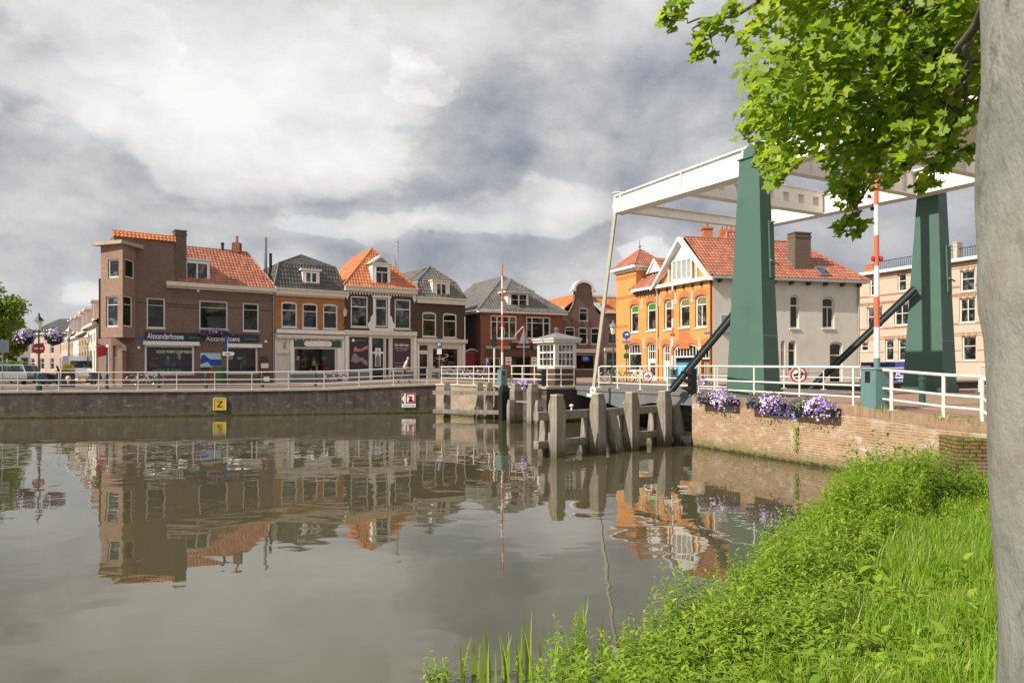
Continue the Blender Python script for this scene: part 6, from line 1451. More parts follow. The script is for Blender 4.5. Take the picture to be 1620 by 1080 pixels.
if True:
    W_=r[1]-r[0];H_=r[3]-r[2]; X=lambda a:r[0]+a*W_; Z=lambda a:r[2]+a*H_; m=MB()
    F.box(m,X(.28),X(.98),Z(.27),Z(.35),.061,.066);F.box(m,X(.28),X(.98),Z(.92),Z(.99),.061,.066);F.box(m,X(.28),X(.36),Z(.351),Z(.919),.061,.066);F.box(m,X(.9),X(.98),Z(.351),Z(.919),.061,.066); F.prism(m,[(X(.37),Z(.90)),(X(.44),Z(.91)),(X(.89),Z(.42)),(X(.89),Z(.36)),(X(.84),Z(.36))],.0665,.069); m.build('sign_rim',mSignRed,o)
    m=MB(); F.prism(m,[(X(.02),Z(.98)),(X(.02),Z(.68)),(X(.2),Z(.98))],.061,.066);F.prism(m,[(X(.02),Z(.28)),(X(.2),Z(.28)),(X(.02),Z(.6))],.061,.066); F.prism(m,[(X(.45),Z(.38)),(X(.83),Z(.38)),(X(.72),Z(.58)),(X(.76),Z(.78)),(X(.5),Z(.78)),(X(.56),Z(.58))],.061,.066); m.build('sign_symbol',mBlack,o)
    text('sign_lettering','verboden aan te leggen',F.P(X(.06),Z(.08),.062),F.d,(0,0,1),.86*W_,.1*H_,mBlack,o)
FW=Fac(W0[:2],E0[:2]); r=FW.rect(PX,1219,649,1263,660,off=.04); T=thing('name_plate','blue bridge name plate half hidden under the middle flower box','sign',FW.P(r[0],r[2])); r=(r[0],r[1],FW.uz(1240,659)[1],FW.uz(1240,649)[1]); m=MB(); FW.box(m,*r,.02,.045); o=m.build('sign_face',mSignBlue,T); text('sign_lettering','Zwaantjesbrug',FW.P(r[0]+.1,r[2]+.05,.047),FW.d,(0,0,1),(r[1]-r[0])*.78,.13,mLetter,o)
m=MB(); FW.box(m,r[0]-.015,r[1]+.015,r[2]-.015,r[3]+.015,.012,.0195); m.build('sign_rim',mLetter,o)
# signpost, banner, bin, racks by the corner shop
q=F1.rect(C2,682,842,808,940); T=thing('advertising_panel','blue and white picture panel on the corner shop wall between its shop windows','panel',F1.P(q[0],q[2])); m=MB(); F1.box(m,*q,.004,.05); o=m.build('panel_board',M('panel_pale_blue',(.42,.55,.68),.5,.2,1),T)
W_=q[1]-q[0];H_=q[3]-q[2]; X=lambda a:q[0]+a*W_; Z=lambda a:q[2]+a*H_
m=MB(); F1.prism(m,[(X(.0),Z(.3)),(X(.35),Z(.45)),(X(.5),Z(.2)),(X(1),Z(.2)),(X(1),Z(.6)),(X(.45),Z(.62)),(X(.2),Z(.9)),(X(.05),Z(.85)),(X(0),Z(.6))],.051,.055); m.build('panel_picture',mSignBlue,o); m=MB(); F1.box(m,X(0),X(1),Z(0),Z(.12),.051,.056); m.build('panel_strip',mNavy,o)
p=F1.P((F1.rect(C2,735,915,790,1020)[0]+F1.rect(C2,735,915,790,1020)[1])/2,1.55,1.6)
T=thing('waste_bin','green waste container with red side in front of the corner shop','bin',p); m=MB(); m.box(p.x-.32,p.x+.32,p.y-.35,p.y+.35,p.z+.08,p.z+1.25); m.build('bin_body',M('bin_green',(.035,.12,.035),.5,.15),T); m=MB(); m.lathe((p.x,p.y,p.z+1.252),[(.36,0),(.34,.08),(.2,.14),(.05,.16)],14); m.build('bin_lid',M('bin_lid_green',(.05,.17,.05),.4,.1),T); m=MB(); m.box(p.x-.46,p.x-.325,p.y-.38,p.y+.38,p.z+.1,p.z+1.3); m.build('bin_side_panel',mSignRed,T)
u=F1.rect(C2,812,800,828,1020); p=F1.P((u[0]+u[1])/2,1.55,1.3); T=sign_post('direction_sign','white arrow sign on a post with a tall blue panel before the corner shop',p,3.2,mRail); m=MB(); F1.box(m,(u[0]+u[1])/2-.18,(u[0]+u[1])/2+.02,p.z+2.3,p.z+3.5,1.22,1.26); m.build('sign_plate',mSignBlue,T); m=MB(); uc=(u[0]+u[1])/2; F1.prism(m,[(uc-.35,p.z+2.1),(uc+.35,p.z+2.1),(uc+.5,p.z+2.24),(uc+.35,p.z+2.38),(uc-.35,p.z+2.38)],1.335,1.36); o=m.build('sign_plate',mLetter,T); m=MB(); F1.box(m,uc-.2,uc+.2,p.z+2.21,p.z+2.27,1.361,1.365); m.build('arrow',mBlack,o)
u=F1.rect(C2,1040,885,1092,1000); T=thing('magazine_rack','wheeled magazine rack standing at the right end of the corner shop','rack',F1.P(u[0],1.55,.5)); 
m=MB(); 
for a_ in (u[0],u[1]): m.beam(F1.P(a_,1.6,.7),F1.P(a_,u[3],.2),.04,.04)
m.build('rack_frame',mBlack,T)
for k in range(4): z0=1.75+k*.5; m=MB(); F1.box(m,u[0]+.04,u[1]-.04,z0,z0+.36,.62-k*.12,.64-k*.12); m.build('magazine_row',(mLetter,mBurg,mRail,mPlum)[k],T)
# red shop flag on a pole at the corner shop side
p=ground(160,49.5,0); z=lambda y:EYE+(HOR-y)/FPX*49.5; T=thing('shop_flag','small red flag sign hanging from a sloping pole at the side of the corner shop','flag',Vector((p.x,p.y,z(563)))); n=facing(p); x=Vector((-n.y,n.x,0))
m=MB(); a_=Vector((p.x,p.y,z(547))); m.tube([a_-x*.45+Vector((0,0,-.12)),a_+x*.55+Vector((0,0,.18))],.025,6); m.build('flag_pole',mZinc,T)
m=MB(); q=[(-.25,z(563)-.1),(.3,z(562)),(.3,z(547)),(-.25,z(545)+.1)]; A_=[Vector((p.x,p.y,0))+x*u+Vector((0,0,zz_)) for u,zz_ in q]; m.hexa(A_,[v_-n*.02 for v_ in A_]); m.build('flag_cloth',mSignRed,T)
# ------------------------------------------------------------- bollards
m=MB(); 
def bollard(p,label,h=.95,grp='green bollards on the quay'):
    o=bol0.copy(); COL.objects.link(o); o.location=p; o['label']=label; o.scale=(1,1,h/.95); return o
m.lathe((0,0,0),[(.11,0),(.11,.12),(.085,.14),(.085,.7),(.10,.72),(.10,.78),(.08,.8),(.085,.88),(.05,.95),(.01,.96)],14); bol0=m.build('bollard',mGreenD,smooth=False)
tag(bol0,'green bollard beside the bicycle below the bay window','bollard',group='green bollards along the quay')
bs=[(169,42.0,None),(251,43.5,'dark green bollard below the left shop window of the corner shop'),(326,43.4,'green bollard in front of the waste container'),(415,45.0,'green bollard before the magazine rack'),(499,46.5,'green bollard in front of the green shop sign house')]
for i,(px,Y,lab) in enumerate(bs):
    p=ground(px,Y,ZQ((px-810)/FPX*Y)+.0)
    if i==0: bol0.location=p
    else: bollard(p,lab)
p=BR(-5.6,.6,DECK-.1); p=ground(1459,19.6,1.72); bollard(p,'green bollard on the pavement right of the tall barrier cabinet',.98)
# ------------------------------------------------------------- keeper cabin
mCab=M('cabin_paint',(.56,.53,.46),.5,.12,4,dirt=.35,dirtcol=(.3,.26,.2))
kc=Vector((2.35,38.0)); KL=Fac((kc+Vector((bd.x,bd.y))*1.95),kc); KR=Fac(kc,(kc+Vector((ld.x,ld.y))*1.38))
K=thing('keeper_cabin','small white bridge keeper cabin with paned windows and a low grey pyramid roof','cabin',Vector((kc.x,kc.y,DECK)))
zk0=KL.uz(878,583)[1]; zk1=KL.uz(878,541)[1]
m=MB(); m.hexa([KL.P(0,DECK-.3),KL.P(KL.L,DECK-.3),KR.P(KR.L,DECK-.3),KL.P(0,DECK-.3)+KR.d*KR.L],[KL.P(0,zk0),KL.P(KL.L,zk0),KR.P(KR.L,zk0),KL.P(0,zk0)+KR.d*KR.L]); m.build('cabin_base',mBrickD,K)
hL=(.2,KL.L-.14,zk0+.12,zk1-.1); hR=(.2,KR.L-.14,zk0+.12,zk1-.1)
KB=Fac(KR.P(KR.L,0)[:2],(KR.P(KR.L,0)+KL.d*-KL.L)[:2]); KB2=Fac(KB.B[:2],KL.A[:2])
m=MB(); wall_holes(m,KL,0,KL.L,zk0,zk1,[hL],depth=.08); wall_holes(m,KR,0,KR.L,zk0,zk1,[hR],depth=.08); hB=(.2,KB.L-.2,zk0+.12,zk1-.1); hB2=(.2,KB2.L-.2,zk0+.12,zk1-.1); wall_holes(m,KB,0,KB.L,zk0,zk1,[hB],depth=.08); wall_holes(m,KB2,0,KB2.L,zk0,zk1,[hB2],depth=.08)
m.build('cabin_wall',mCab,K)
for F,h in ((KL,hL),(KR,hR),(KB,hB),(KB2,hB2)): window(F,K,h,mWhite,mClear,rec=.03,bw=.05,bars=(('h',.64,.09),('h',.34,.035),('v',.25,.035),('v',.5,.035),('v',.75,.035)))
m=MB(); c_=KL.P(KL.L,0)+(-KL.d*KL.L+KR.d*KR.L)*.5; ex=-KL.d; ey=KR.d
def kr(o_,z): return [Vector((p.x,p.y,z)) for p in (KL.P(0,0)+(ex-ey)*o_,KL.P(KL.L,0)+(-ex-ey)*o_,KR.P(KR.L,0)+(-ex+ey)*o_,KL.P(0,0)+KR.d*KR.L+(ex+ey)*o_)]
m.hexa(kr(.18,zk1+.002),kr(.20,zk1+.14)); m.hexa(kr(.25,zk1+.142),kr(.25,zk1+.22)); m.build('cabin_cornice',mCab,K)
zr_=KL.uz(884,524)[1]; ap=[Vector((c_.x,c_.y,zk1+.58))]*4; R_=kr(.25,zk1+.222); m=MB(); m.add(R_+[ap[0]],[(0,1,4),(1,2,4),(2,3,4),(3,0,4)]); m.lathe((c_.x,c_.y,zk1+.54),[(.12,0),(.1,.08),(.05,.12),(.13,.2),(.1,.3),(.02,.34)],10); m.build('cabin_roof',mZinc,K)
m=MB(); q=kr(-.5,zk0); m.hexa([Vector((p.x,p.y,zk0-.05)) for p in q],[Vector((p.x,p.y,zk0+.55)) for p in q]); m.build('control_desk',mGreyP,K)
# ------------------------------------------------------------- lamps
def lamp(label,p,h,group='street lamps',lantern=True,k=1.0):
    L=thing('street_lamp',label,'street lamp',p,group=group)
    m=MB(); m.lathe(p,[(.17*k,0),(.17*k,.35),(.12*k,.45),(.12*k,.9),(.07*k,1.0),(.05*k,h*.5),(.065*k,h*.5+.04),(.045*k,h*.5+.1),(.04*k,h-.7),(.09*k,h-.66),(.05*k,h-.6)],12); m.build('lamp_post',mGreenD,L)
    m=MB(); m.tube([p+Vector((-.35*k,0,h-1.0)),p+Vector((.35*k,0,h-1.0))],.02,6); m.build('ladder_bar',mGreenD,L)
    m=MB(); m.lathe(p+Vector((0,0,h-.6)),[(.12*k,0),(.22*k,.5),(.22*k,.52)],6); o=m.build('lantern',M('lantern_glass',(.62,.58,.48),.15,.1),L); m=MB(); m.lathe(p+Vector((0,0,h-.08)),[(.30*k,0),(.27*k,.05),(.1*k,.24),(.05*k,.3),(.07*k,.36),(.015*k,.46)],6); m.build('lantern_roof',mBlack if k<1 else mZinc,o)
    return L
pl_=ground(61.5,39.2,1.5); lamp('green lamp post with two hanging flower baskets by the left quay railing',pl_,EYE+(HOR-505)/FPX*39.2-1.5,k=.95)
lamp('dark street lamp rising behind the white van',ground(109,62,1.5),4.6); lamp('street lamp with cream lantern in front of the side street houses',ground(139,58,1.5),3.9); lamp('green street lamp beside the round blue turn right sign',ground(970,48,DECK),EYE+(HOR-515)/FPX*48-DECK)
# wall lantern on house 2
p=F2.P(F2.L-.12,0,.45); z0=F2.uz(543,491)[1]; T=thing('wall_lantern','wall lantern on an iron bracket between the orange and the dark brick house','lantern',Vector((p.x,p.y,z0-1))); m=MB(); m.tube([F2.P(F2.L-.1,z0-1.2,.02),F2.P(F2.L-.12,z0-1.1,.3),F2.P(F2.L-.12,z0-.5,.45)],.03,6); m.build('bracket',mBlack,T); m=MB(); m.lathe((p.x,p.y,z0-.5),[(.1,0),(.19,.45)],6); m.build('lantern_body',M('lantern_glass',(.62,.58,.48)),T); m=MB(); m.lathe((p.x,p.y,z0-.05),[(.25,0),(.08,.2),(.02,.32)],6); m.build('lantern_roof',mZinc,T)
# poles near the blue pedestrian
p=ground(782,41,1.83); T=thing('traffic_light','small traffic light seen from behind left of the thin barrier','traffic light',p); m=MB(); m.tube([p,p+Vector((0,0,2.2))],.05,8); m.build('signpost',mRail,T); m=MB(); m.box(p.x-.14,p.x+.14,p.y-.12,p.y+.12,p.z+2.2,p.z+2.95); m.build('light_head',mBlack,T)
# ============================================================= people
def skinned(name,verts,edges,radii,parent=None,sub=2,mats=None,matfn=None,root=0):
    me=bpy.data.meshes.new(name); me.from_pydata(verts,edges,[]); o=bpy.data.objects.new(name,me); COL.objects.link(o)
    md=o.modifiers.new('skin','SKIN'); md.use_smooth_shade=True
    for i,r in enumerate(radii):
        rr=r if hasattr(r,'__len__') else (r,r); me.skin_vertices[0].data[i].radius=rr; me.skin_vertices[0].data[i].use_root=(i==root)
    sb=o.modifiers.new('sub','SUBSURF'); sb.levels=sub; sb.render_levels=sub
    bpy.context.view_layer.update(); dg=bpy.context.evaluated_depsgraph_get()
    m2=bpy.data.meshes.new_from_object(o.evaluated_get(dg)); o.modifiers.clear(); o.data=m2; bpy.data.meshes.remove(me); m2.name=name
    m2.materials.clear()
    for m in mats: m2.materials.append(m)
    if matfn:
        for p in m2.polygons: p.material_index=matfn(p.center); p.use_smooth=True
    if parent: o.parent=parent
    return o
def person(label,loc,rz,pose,cloth,hair):
    "pose in local metres, x forward; figure about 1.7 m"
    T=thing('person',label,'person',loc); T.rotation_euler=(0,0,rz)
    P=pose; V=[];E=[];R=[]
    def add(p,r,par=None): V.append(p);R.append(r); 
    names={}
    def j(n,p,r,par=None):
        names[n]=len(V); V.append(Vector(p)); R.append(r)
        if par is not None: E.append((names[par],names[n]))
    j('pelvis',P['pelvis'],(.15,.11)); j('waist',P['waist'],(.14,.10),'pelvis'); j('chest',P['chest'],(.17,.115),'waist'); j('neckb',P['neckb'],(.075,.075),'chest'); j('neck',P['neck'],.052,'neckb')
    j('jaw',P['jaw'],(.066,.075),'neck'); j('brow',P['brow'],(.076,.095),'jaw'); j('crown',P['crown'],(.055,.07),'brow')
    for s,y in (('l',1),('r',-1)):
        j('sh'+s,P['sh'+s],.065,'chest'); j('el'+s,P['el'+s],.045,'sh'+s); j('wr'+s,P['wr'+s],.03,'el'+s); d=(Vector(P['wr'+s])-Vector(P['el'+s])).normalized(); w=Vector(P['wr'+s]); j('pa'+s,w+d*.07,(.036,.02),'wr'+s)
        for k in range(4): q=w+d*.1+Vector((.02*(k-1.5),0,0)); j('fa%d'%k+s,q,.011,'pa'+s); j('fb%d'%k+s,q+d*(.05+.012*(1.5-abs(k-1.5)))+Vector((.012,0,0)),.008,'fa%d'%k+s)
        j('th'+s,w+d*.05+Vector((.045,0,0)),.012,'pa'+s)
        j('hp'+s,P['hp'+s],.095,'pelvis'); j('kn'+s,P['kn'+s],.06,'hp'+s); j('an'+s,P['an'+s],.042,'kn'+s); a=Vector(P['an'+s]); f=Vector(P['ft'+s]); j('ft'+s,f,(.045,.035),'an'+s)
    zw=P['pelvis'][2]+.06; sh=Vector(P['chest'])
    arms=[(Vector(P['el'+s]),Vector(P['wr'+s])) for s in 'lr']; shl=cloth.get('sleeve','short'); neck=P['neckb'][2]+.03; ank=max(P['anl'][2],P['anr'][2])
    def mf(c):
        for e,w in arms:
            d=(w-e); t=(c-e).dot(d)/d.length_squared; dist=(c-(e+d*max(0,min(1.5,t)))).length
            if dist<.075 and t>(-.25 if shl=='short' else .93): return 0
        if c.z>neck: return 0
        for s in 'lr':
            if (c-Vector(P['ft'+s])).length<.13 or (c-Vector(P['an'+s])).length<.06: return 3
        if c.z>zw: return 1
        for e,w in arms:
            if (c-w).length<.12 and abs(c.y)>.2: return 0
        for s in 'lr':
            for a_,b_ in (('sh','el'),('el','wr')):
                A_,B_=Vector(P[a_+s]),Vector(P[b_+s]); d=B_-A_; t=max(0,min(1,(c-A_).dot(d)/d.length_squared))
                if (c-(A_+d*t)).length<.07 and c.z>zw-.25 and abs(c.y)>.17: return 1
        return 2
    body=skinned('body',V,E,R,T,2,[mSkin,cloth['top'],cloth['legs'],cloth['shoes']],mf)
    h=Vector(P['brow']); f=(Vector(P['face'])).normalized(); side=Vector((0,0,1)).cross(f).normalized(); up=f.cross(side)*-1
    up=Vector((0,0,1))
    m=MB()
    if hair:
        N=10; vs=[]; fs=[]
        for i in range(6):
            ph=math.pi*.5*i/5
            for k in range(N):
                t=2*math.pi*k/N; d=(f*(math.cos(t)*.102-.012)+side*math.sin(t)*.084)*math.cos(ph)+up*(.115*math.sin(ph)+.03-(.07 if math.cos(t)<-.1 and i==0 else 0)); vs.append(h+d+Vector((0,0,.0)))
        for i in range(5):
            for k in range(N): fs.append((i*N+k,i*N+(k+1)%N,(i+1)*N+(k+1)%N,(i+1)*N+k))
        m.add(vs,fs); o=m.build('hair',hair,None,smooth=True); o.parent=T
    m=MB(); nb=h+f*.088+up*-.03; m.hexa([nb+side*.015+up*-.03,nb-side*.015+up*-.03,nb-side*.006+up*.03,nb+side*.006+up*.03],[nb+f*.028+side*.008+up*-.028,nb+f*.028-side*.008+up*-.028,nb+f*.006-side*.004+up*.03,nb+f*.006+side*.004+up*.03])
    for s_ in (-1,1): c=h+side*.082*s_+up*-.02; m.hexa([c+f*.02+up*-.03,c-f*.015+up*-.03,c-f*.02+up*.03,c+f*.02+up*.03],[c+side*s_*.02+f*.01+up*-.025,c+side*s_*.02-f*.02+up*-.025,c+side*s_*.02-f*.025+up*.03,c+side*s_*.02+f*.01+up*.03])
    o=m.build('nose_and_ears',mSkin,None); o.parent=T
    m=MB()
    for s_ in (-1,1): c=h+f*.09+side*.032*s_+up*.0; m.lathe(c,[(.004,-.01),(.011,0),(.004,.01)],6)
    o=m.build('eyes',mBlack,None); o.parent=T
    m=MB(); c=h+f*.088+up*-.085; m.hexa([c-side*.022+up*-.005,c+side*.022+up*-.005,c+side*.02+up*.005,c-side*.02+up*.005],[c-side*.018+f*.008+up*-.004,c+side*.018+f*.008+up*-.004,c+side*.016+f*.008+up*.004,c-side*.016+f*.008+up*.004]); o=m.build('mouth',M('lips',(.35,.12,.1),.5,.05),None); o.parent=T
    return T
walk=dict(pelvis=(0,0,.92),waist=(.05,0,1.06),chest=(.13,0,1.28),neckb=(.19,0,1.43),neck=(.22,0,1.49),jaw=(.25,0,1.54),brow=(.26,0,1.62),crown=(.24,0,1.69),face=(1,0,-.1),
 shl=(.15,.18,1.36),ell=(.02,.24,1.12),wrl=(.16,.24,.92),shr=(.15,-.18,1.36),elr=(.05,-.25,1.1),wrr=(.30,-.22,1.0),
 hpl=(.0,.09,.86),knl=(.26,.1,.48),anl=(.34,.1,.09),ftl=(.48,.1,.045),hpr=(0,-.09,.86),knr=(-.05,-.1,.48),anr=(-.36,-.1,.18),ftr=(-.30,-.1,.06))
person('bald pedestrian in a pale shirt and grey trousers striding right behind the quay railing',ground(639,43.8,ZQ(-6.8)+.03),math.radians(12),walk,dict(top=M('shirt_pale',(.50,.47,.38),.8,.1,4),legs=M('trousers_grey',(.10,.10,.085),.8,.15,4),shoes=mBlack),None)
stand=dict(pelvis=(0,0,.95),waist=(0,0,1.08),chest=(.01,0,1.3),neckb=(.02,0,1.46),neck=(.03,0,1.52),jaw=(.05,0,1.57),brow=(.05,0,1.65),crown=(.03,0,1.72),face=(1,0,0),
 shl=(.02,.19,1.4),ell=(-.02,.26,1.14),wrl=(.14,.22,.98),shr=(.02,-.19,1.4),elr=(-.04,-.26,1.14),wrr=(.12,-.24,.96),
 hpl=(0,.09,.88),knl=(.04,.1,.48),anl=(.0,.11,.09),ftl=(.14,.12,.045),hpr=(0,-.09,.88),knr=(.0,-.1,.48),anr=(-.05,-.11,.09),ftr=(.09,-.12,.045))
person('pedestrian in blue jacket and jeans standing by the thin barrier',ground(772,52,1.78),math.radians(160),stand,dict(top=M('jacket_blue',(.05,.12,.42),.7,.15,4),legs=M('jeans',(.06,.10,.22),.8,.15,4),shoes=mBlack,sleeve='long'),M('hair_brown',(.10,.055,.03),.7,.2))
# ============================================================= bicycles, cars
def bicycle(label,p,rz,frame,group='parked bicycles'):
    B=thing('bicycle',label,'bicycle',(0,0,0),group=group)
    for x in (-.52,.55):
        m=MB(); m.ring((x,0,.34),(0,1,0),.33,.022,22,5); 
        o=m.build('wheel',mRubber,B); m=MB()
        for k in range(9): t=2*math.pi*k/9; m.tube([(x,0,.34),(x+.32*math.cos(t),0,.34+.32*math.sin(t))],.004,3,cap=False)
        m.ring((x,0,.34),(0,1,0),.30,.012,22,4); m.build('rim',mSteel,o)
        m=MB(); N=8; pts=[(x+.38*math.cos(math.pi*(.05+.8*k/N)),0,.34+.38*math.sin(math.pi*(.05+.8*k/N))) for k in range(N+1)]; m.tube(pts,.02,4); m.build('mudguard',frame,B)
    m=MB(); bb_=(-.06,0,.3); st=(-.2,0,.82); hd=(.36,0,.86); hb=(.41,0,.66)
    for a,b in ((bb_,st),(bb_,hb),(st,hb),((-.52,0,.34),bb_),((-.52,0,.34),(-.18,0,.72)),(hb,hd),(hb,(.55,0,.34))): m.tube([a,b],.019,6)
    m.build('frame',frame,B)
    m=MB(); m.tube([hd,(.34,0,1.06),(.36,.1,1.08),(.22,.28,1.04)],.014,5); m.tube([(.34,0,1.06),(.36,-.1,1.08),(.22,-.28,1.04)],.014,5); m.build('handlebar',mSteel,B)
    m=MB(); m.hexa([(-.38,-.09,.88),(-.1,-.03,.9),(-.1,.03,.9),(-.38,.09,.88)],[(-.38,-.1,.95),(-.08,-.025,.94),(-.08,.025,.94),(-.38,.1,.95)]); m.tube([st,(-.24,0,.9)],.015,5); m.build('saddle',mBlack,B)
    m=MB(); m.box(-.8,-.35,-.08,.08,.70,.72); m.tube([(-.78,.07,.7),(-.52,.07,.34)],.01,4); m.build('carrier',mBlack,B)
    m=MB(); m.lathe((.47,0,.78),[(.05,0),(.05,.07)],8); m.build('lamp',mSteel,B)
    B.location=p; B.rotation_euler=(0,0,rz); return B
bk=bicycle('pale framed bicycle leaning by the bay window pillar',ground(222,47,1.55),.55,mRail)
F1a=math.atan2(F1.d.y,F1.d.x)
bl2=[(238,47.3,.75,'second bicycle from the bay window, half turned to the wall'),(532,53.2,.55,'cream bicycle parked below the green shop sign'),(722,57,.6,'leftmost bicycle before the burgundy gate'),(735,56.5,.9,'bicycle second from the left before the burgundy gate'),(748,56,.3,'bicycle right before the burgundy gate'),(760,56.5,.8,'rightmost bicycle before the burgundy gate'),(1000,45.5,-1.0,'bicycle at the left foot of the orange house'),(1008,45,-.8,'bicycle in the middle at the foot of the orange house'),(1018,44.5,-1.2,'bicycle at the right foot of the orange house'),(966,50,.4,'bicycle by the green street lamp')]
for px,Y,rz,lab in bl2: dup(bk,ground(px,Y,1.56 if px<600 else 1.8),rz,lab)
def car(name,label,cat,p,rz,prof,w,paint,win,wheels,wr=.32,hood=None):
    "prof: side outline (x,z) counterclockwise; win: list of side window polys"
    C=thing(name,label,cat,(0,0,0)); m=MB(); h=w/2; n=len(prof)
    zt=max(z for x,z in prof)
    ins=lambda z:h-(.16*max(0,(z-.85)/(zt-.85)) if z>.85 else 0)-(.06 if z<.35 else 0)
    L=[(x,-ins(z),z) for x,z in prof]; Rr=[(x,ins(z),z) for x,z in prof]
    m.hexa(L,Rr); b=m.build('body',paint,C)
    for s_ in (-1,1):
        m=MB()
        for poly in win: q=[(x,s_*(ins(z)+.006),z) for x,z in poly]; m.add(q,[tuple(range(len(q)))[::s_]])
        m.build('side_window',mGlass,C)
    return C,b,ins
def finish_car(C,ins,front,rear,wheels,wr,w,lights):
    for nm,(a,b,k) in (('windscreen',front),('rear_window',rear)):
        m=MB(); e=Vector((k,0,.012)); m.quad((a[0]+k,-ins(a[1])+.1,a[1]),(a[0]+k,ins(a[1])-.1,a[1]),(b[0]+k,ins(b[1])-.08,b[1]),(b[0]+k,-ins(b[1])+.08,b[1])); m.build(nm,mGlassL,C)
    for x in wheels:
        for s_ in (-1,1):
            m=MB(); c=Vector((x,s_*(w/2-.09),wr)); m.ring(c,(0,1,0),wr-.08,.085,18,6); o=m.build('wheel',mRubber,C); m=MB(); m.disc(c+Vector((0,s_*.05,0)),(0,1,0),wr-.13,.04,14); m.build('rim',mZinc,o)
    for nm,x,z,mt,yw in lights:
        for s_ in (-1,1): m=MB(); m.box(x-.03,x+.03,*sorted((s_*(w/2-.12),s_*(w/2-.12-yw))),z-.07,z+.07); m.build(nm,mt,C)
    m=MB(); x=front[0][0]; m.box(lights[0][1]-.015,lights[0][1]+.035,-.26,.26,.42,.53); m.build('number_plate',mYellow,C)
mHL=M('headlight',(.7,.7,.68),.1,.05); mTL=M('taillight',(.4,.02,.02),.2,.05)
def hatch(label,p,rz,paint):
    prof=[(-1.9,.3),(1.95,.3),(2.0,.55),(1.9,.82),(1.0,.95),(.35,1.42),(-.2,1.5),(-1.3,1.45),(-1.85,.98),(-1.98,.6)]
    win=[[(.85,.95),(.28,1.36),(-.3,1.42),(-.3,.95)],[(-.38,.95),(-.38,1.42),(-1.2,1.38),(-1.6,.98)]]
    C,b,ins=car('parked_car',label,'car',p,rz,prof,1.72,paint,win,None); finish_car(C,ins,((.98,.98),(.37,1.4),.012),((-1.82,1.02),(-1.32,1.42),-.014),(-1.25,1.25),.31,1.72,[('headlight',1.92,.68,mHL,.3),('tail_light',-1.93,.75,mTL,.22)]); C.location=p; C.rotation_euler=(0,0,rz); C['group']='cars parked in the side street'; return C
hatch('silver car nearest the railing at the far left edge',ground(17,50,1.53),math.radians(-52),M('paint_silver',(.42,.44,.46),.25,.05,2,metal=.4))
hatch('grey green car parked behind the silver car at the far left',ground(36,57,1.53),math.radians(-54),M('paint_greygreen',(.16,.19,.15),.25,.05,2,metal=.3))
hatch('dark car furthest back in the side street',ground(44,68,1.53),math.radians(-54),M('paint_dark',(.03,.035,.05),.25,.05,2))
prof=[(-2.4,.35),(2.35,.35),(2.42,.7),(2.3,1.05),(1.75,1.2),(1.15,2.05),(.8,2.2),(-2.3,2.25),(-2.42,2.1)]
C,b,ins=car('white_van','white van facing the canal in the side street behind the yellow topped board','van',None,0,prof,1.95,M('paint_white',(.62,.66,.72),.3,.05,2),[[(1.55,1.25),(1.05,1.95),(.35,1.98),(.35,1.25)]],None)
finish_car(C,ins,((1.72,1.24),(1.17,2.0),.012),((-2.42,1.2),(-2.42,1.9),-.006),(-1.5,1.55),.34,1.95,[('headlight',2.37,.85,mHL,.3),('tail_light',-2.42,.9,mTL,.15)]); C.location=ground(124,59,1.53); C.rotation_euler=(0,0,math.radians(-50))
# scooter under dark cover and yellow topped board
def scooter(label,p,rz,paint):
    Z=thing('scooter',label,'scooter',(0,0,0))
    for x in (-.6,.65): m=MB(); m.ring((x,0,.25),(0,1,0),.18,.075,18,6); o=m.build('wheel',mRubber,Z); m=MB(); m.disc((x,0,.25),(0,1,0),.11,.09,12); m.build('rim',mZinc,o)
    m=MB(); P_=[(-.85,.42),(-.3,.30),(.25,.28),(.5,.42),(.62,.95),(.5,1.0),(.38,.5),(.0,.42),(-.1,.72),(-.75,.78),(-.95,.65)]; m.hexa([(x,-.16,z) for x,z in P_],[(x,.16,z) for x,z in P_]); m.build('body',paint,Z)
    m=MB(); m.hexa([(-.85,-.15,.78),(-.1,-.13,.74),(-.1,.13,.74),(-.85,.15,.78)],[(-.85,-.14,.9),(-.12,-.12,.84),(-.12,.12,.84),(-.85,.14,.9)]); m.build('saddle',mBlack,Z)
    m=MB(); m.tube([(.65,0,.3),(.52,0,1.0)],.03,6); m.tube([(.45,-.33,1.05),(.52,0,1.02),(.45,.33,1.05)],.018,6); m.build('handlebar',mBlack,Z); m=MB(); m.lathe((.6,0,.85),[(.05,0),(.09,.05),(.07,.14)],8); m.build('headlight',mHL,Z)
    m=MB(); m.quad((.58,-.2,1.0),(.58,.2,1.0),(.45,.17,1.4),(.45,-.17,1.4)); m.build('windshield',mGlassL,Z)
    Z.location=p; Z.rotation_euler=(0,0,rz); Z['group']='scooters parked at the street corner'; return Z
scooter('dark blue scooter left of the yellow topped board',ground(78,46.5,1.53),.2,M('scooter_blue',(.02,.03,.07),.4,.1)); scooter('black scooter directly behind the yellow topped board',ground(91,47.2,1.53),.5,mBlack); scooter('grey scooter by the notice board of the corner shop',ground(160,50,1.53),1.2,M('scooter_grey',(.09,.09,.10),.4,.1))
p=ground(108,45.5,1.53); n=facing(p); x=Vector((-n.y,n.x,0)); T=thing('ice_cream_board','dark pavement board with a round yellow top and an ice cream picture','board',p)
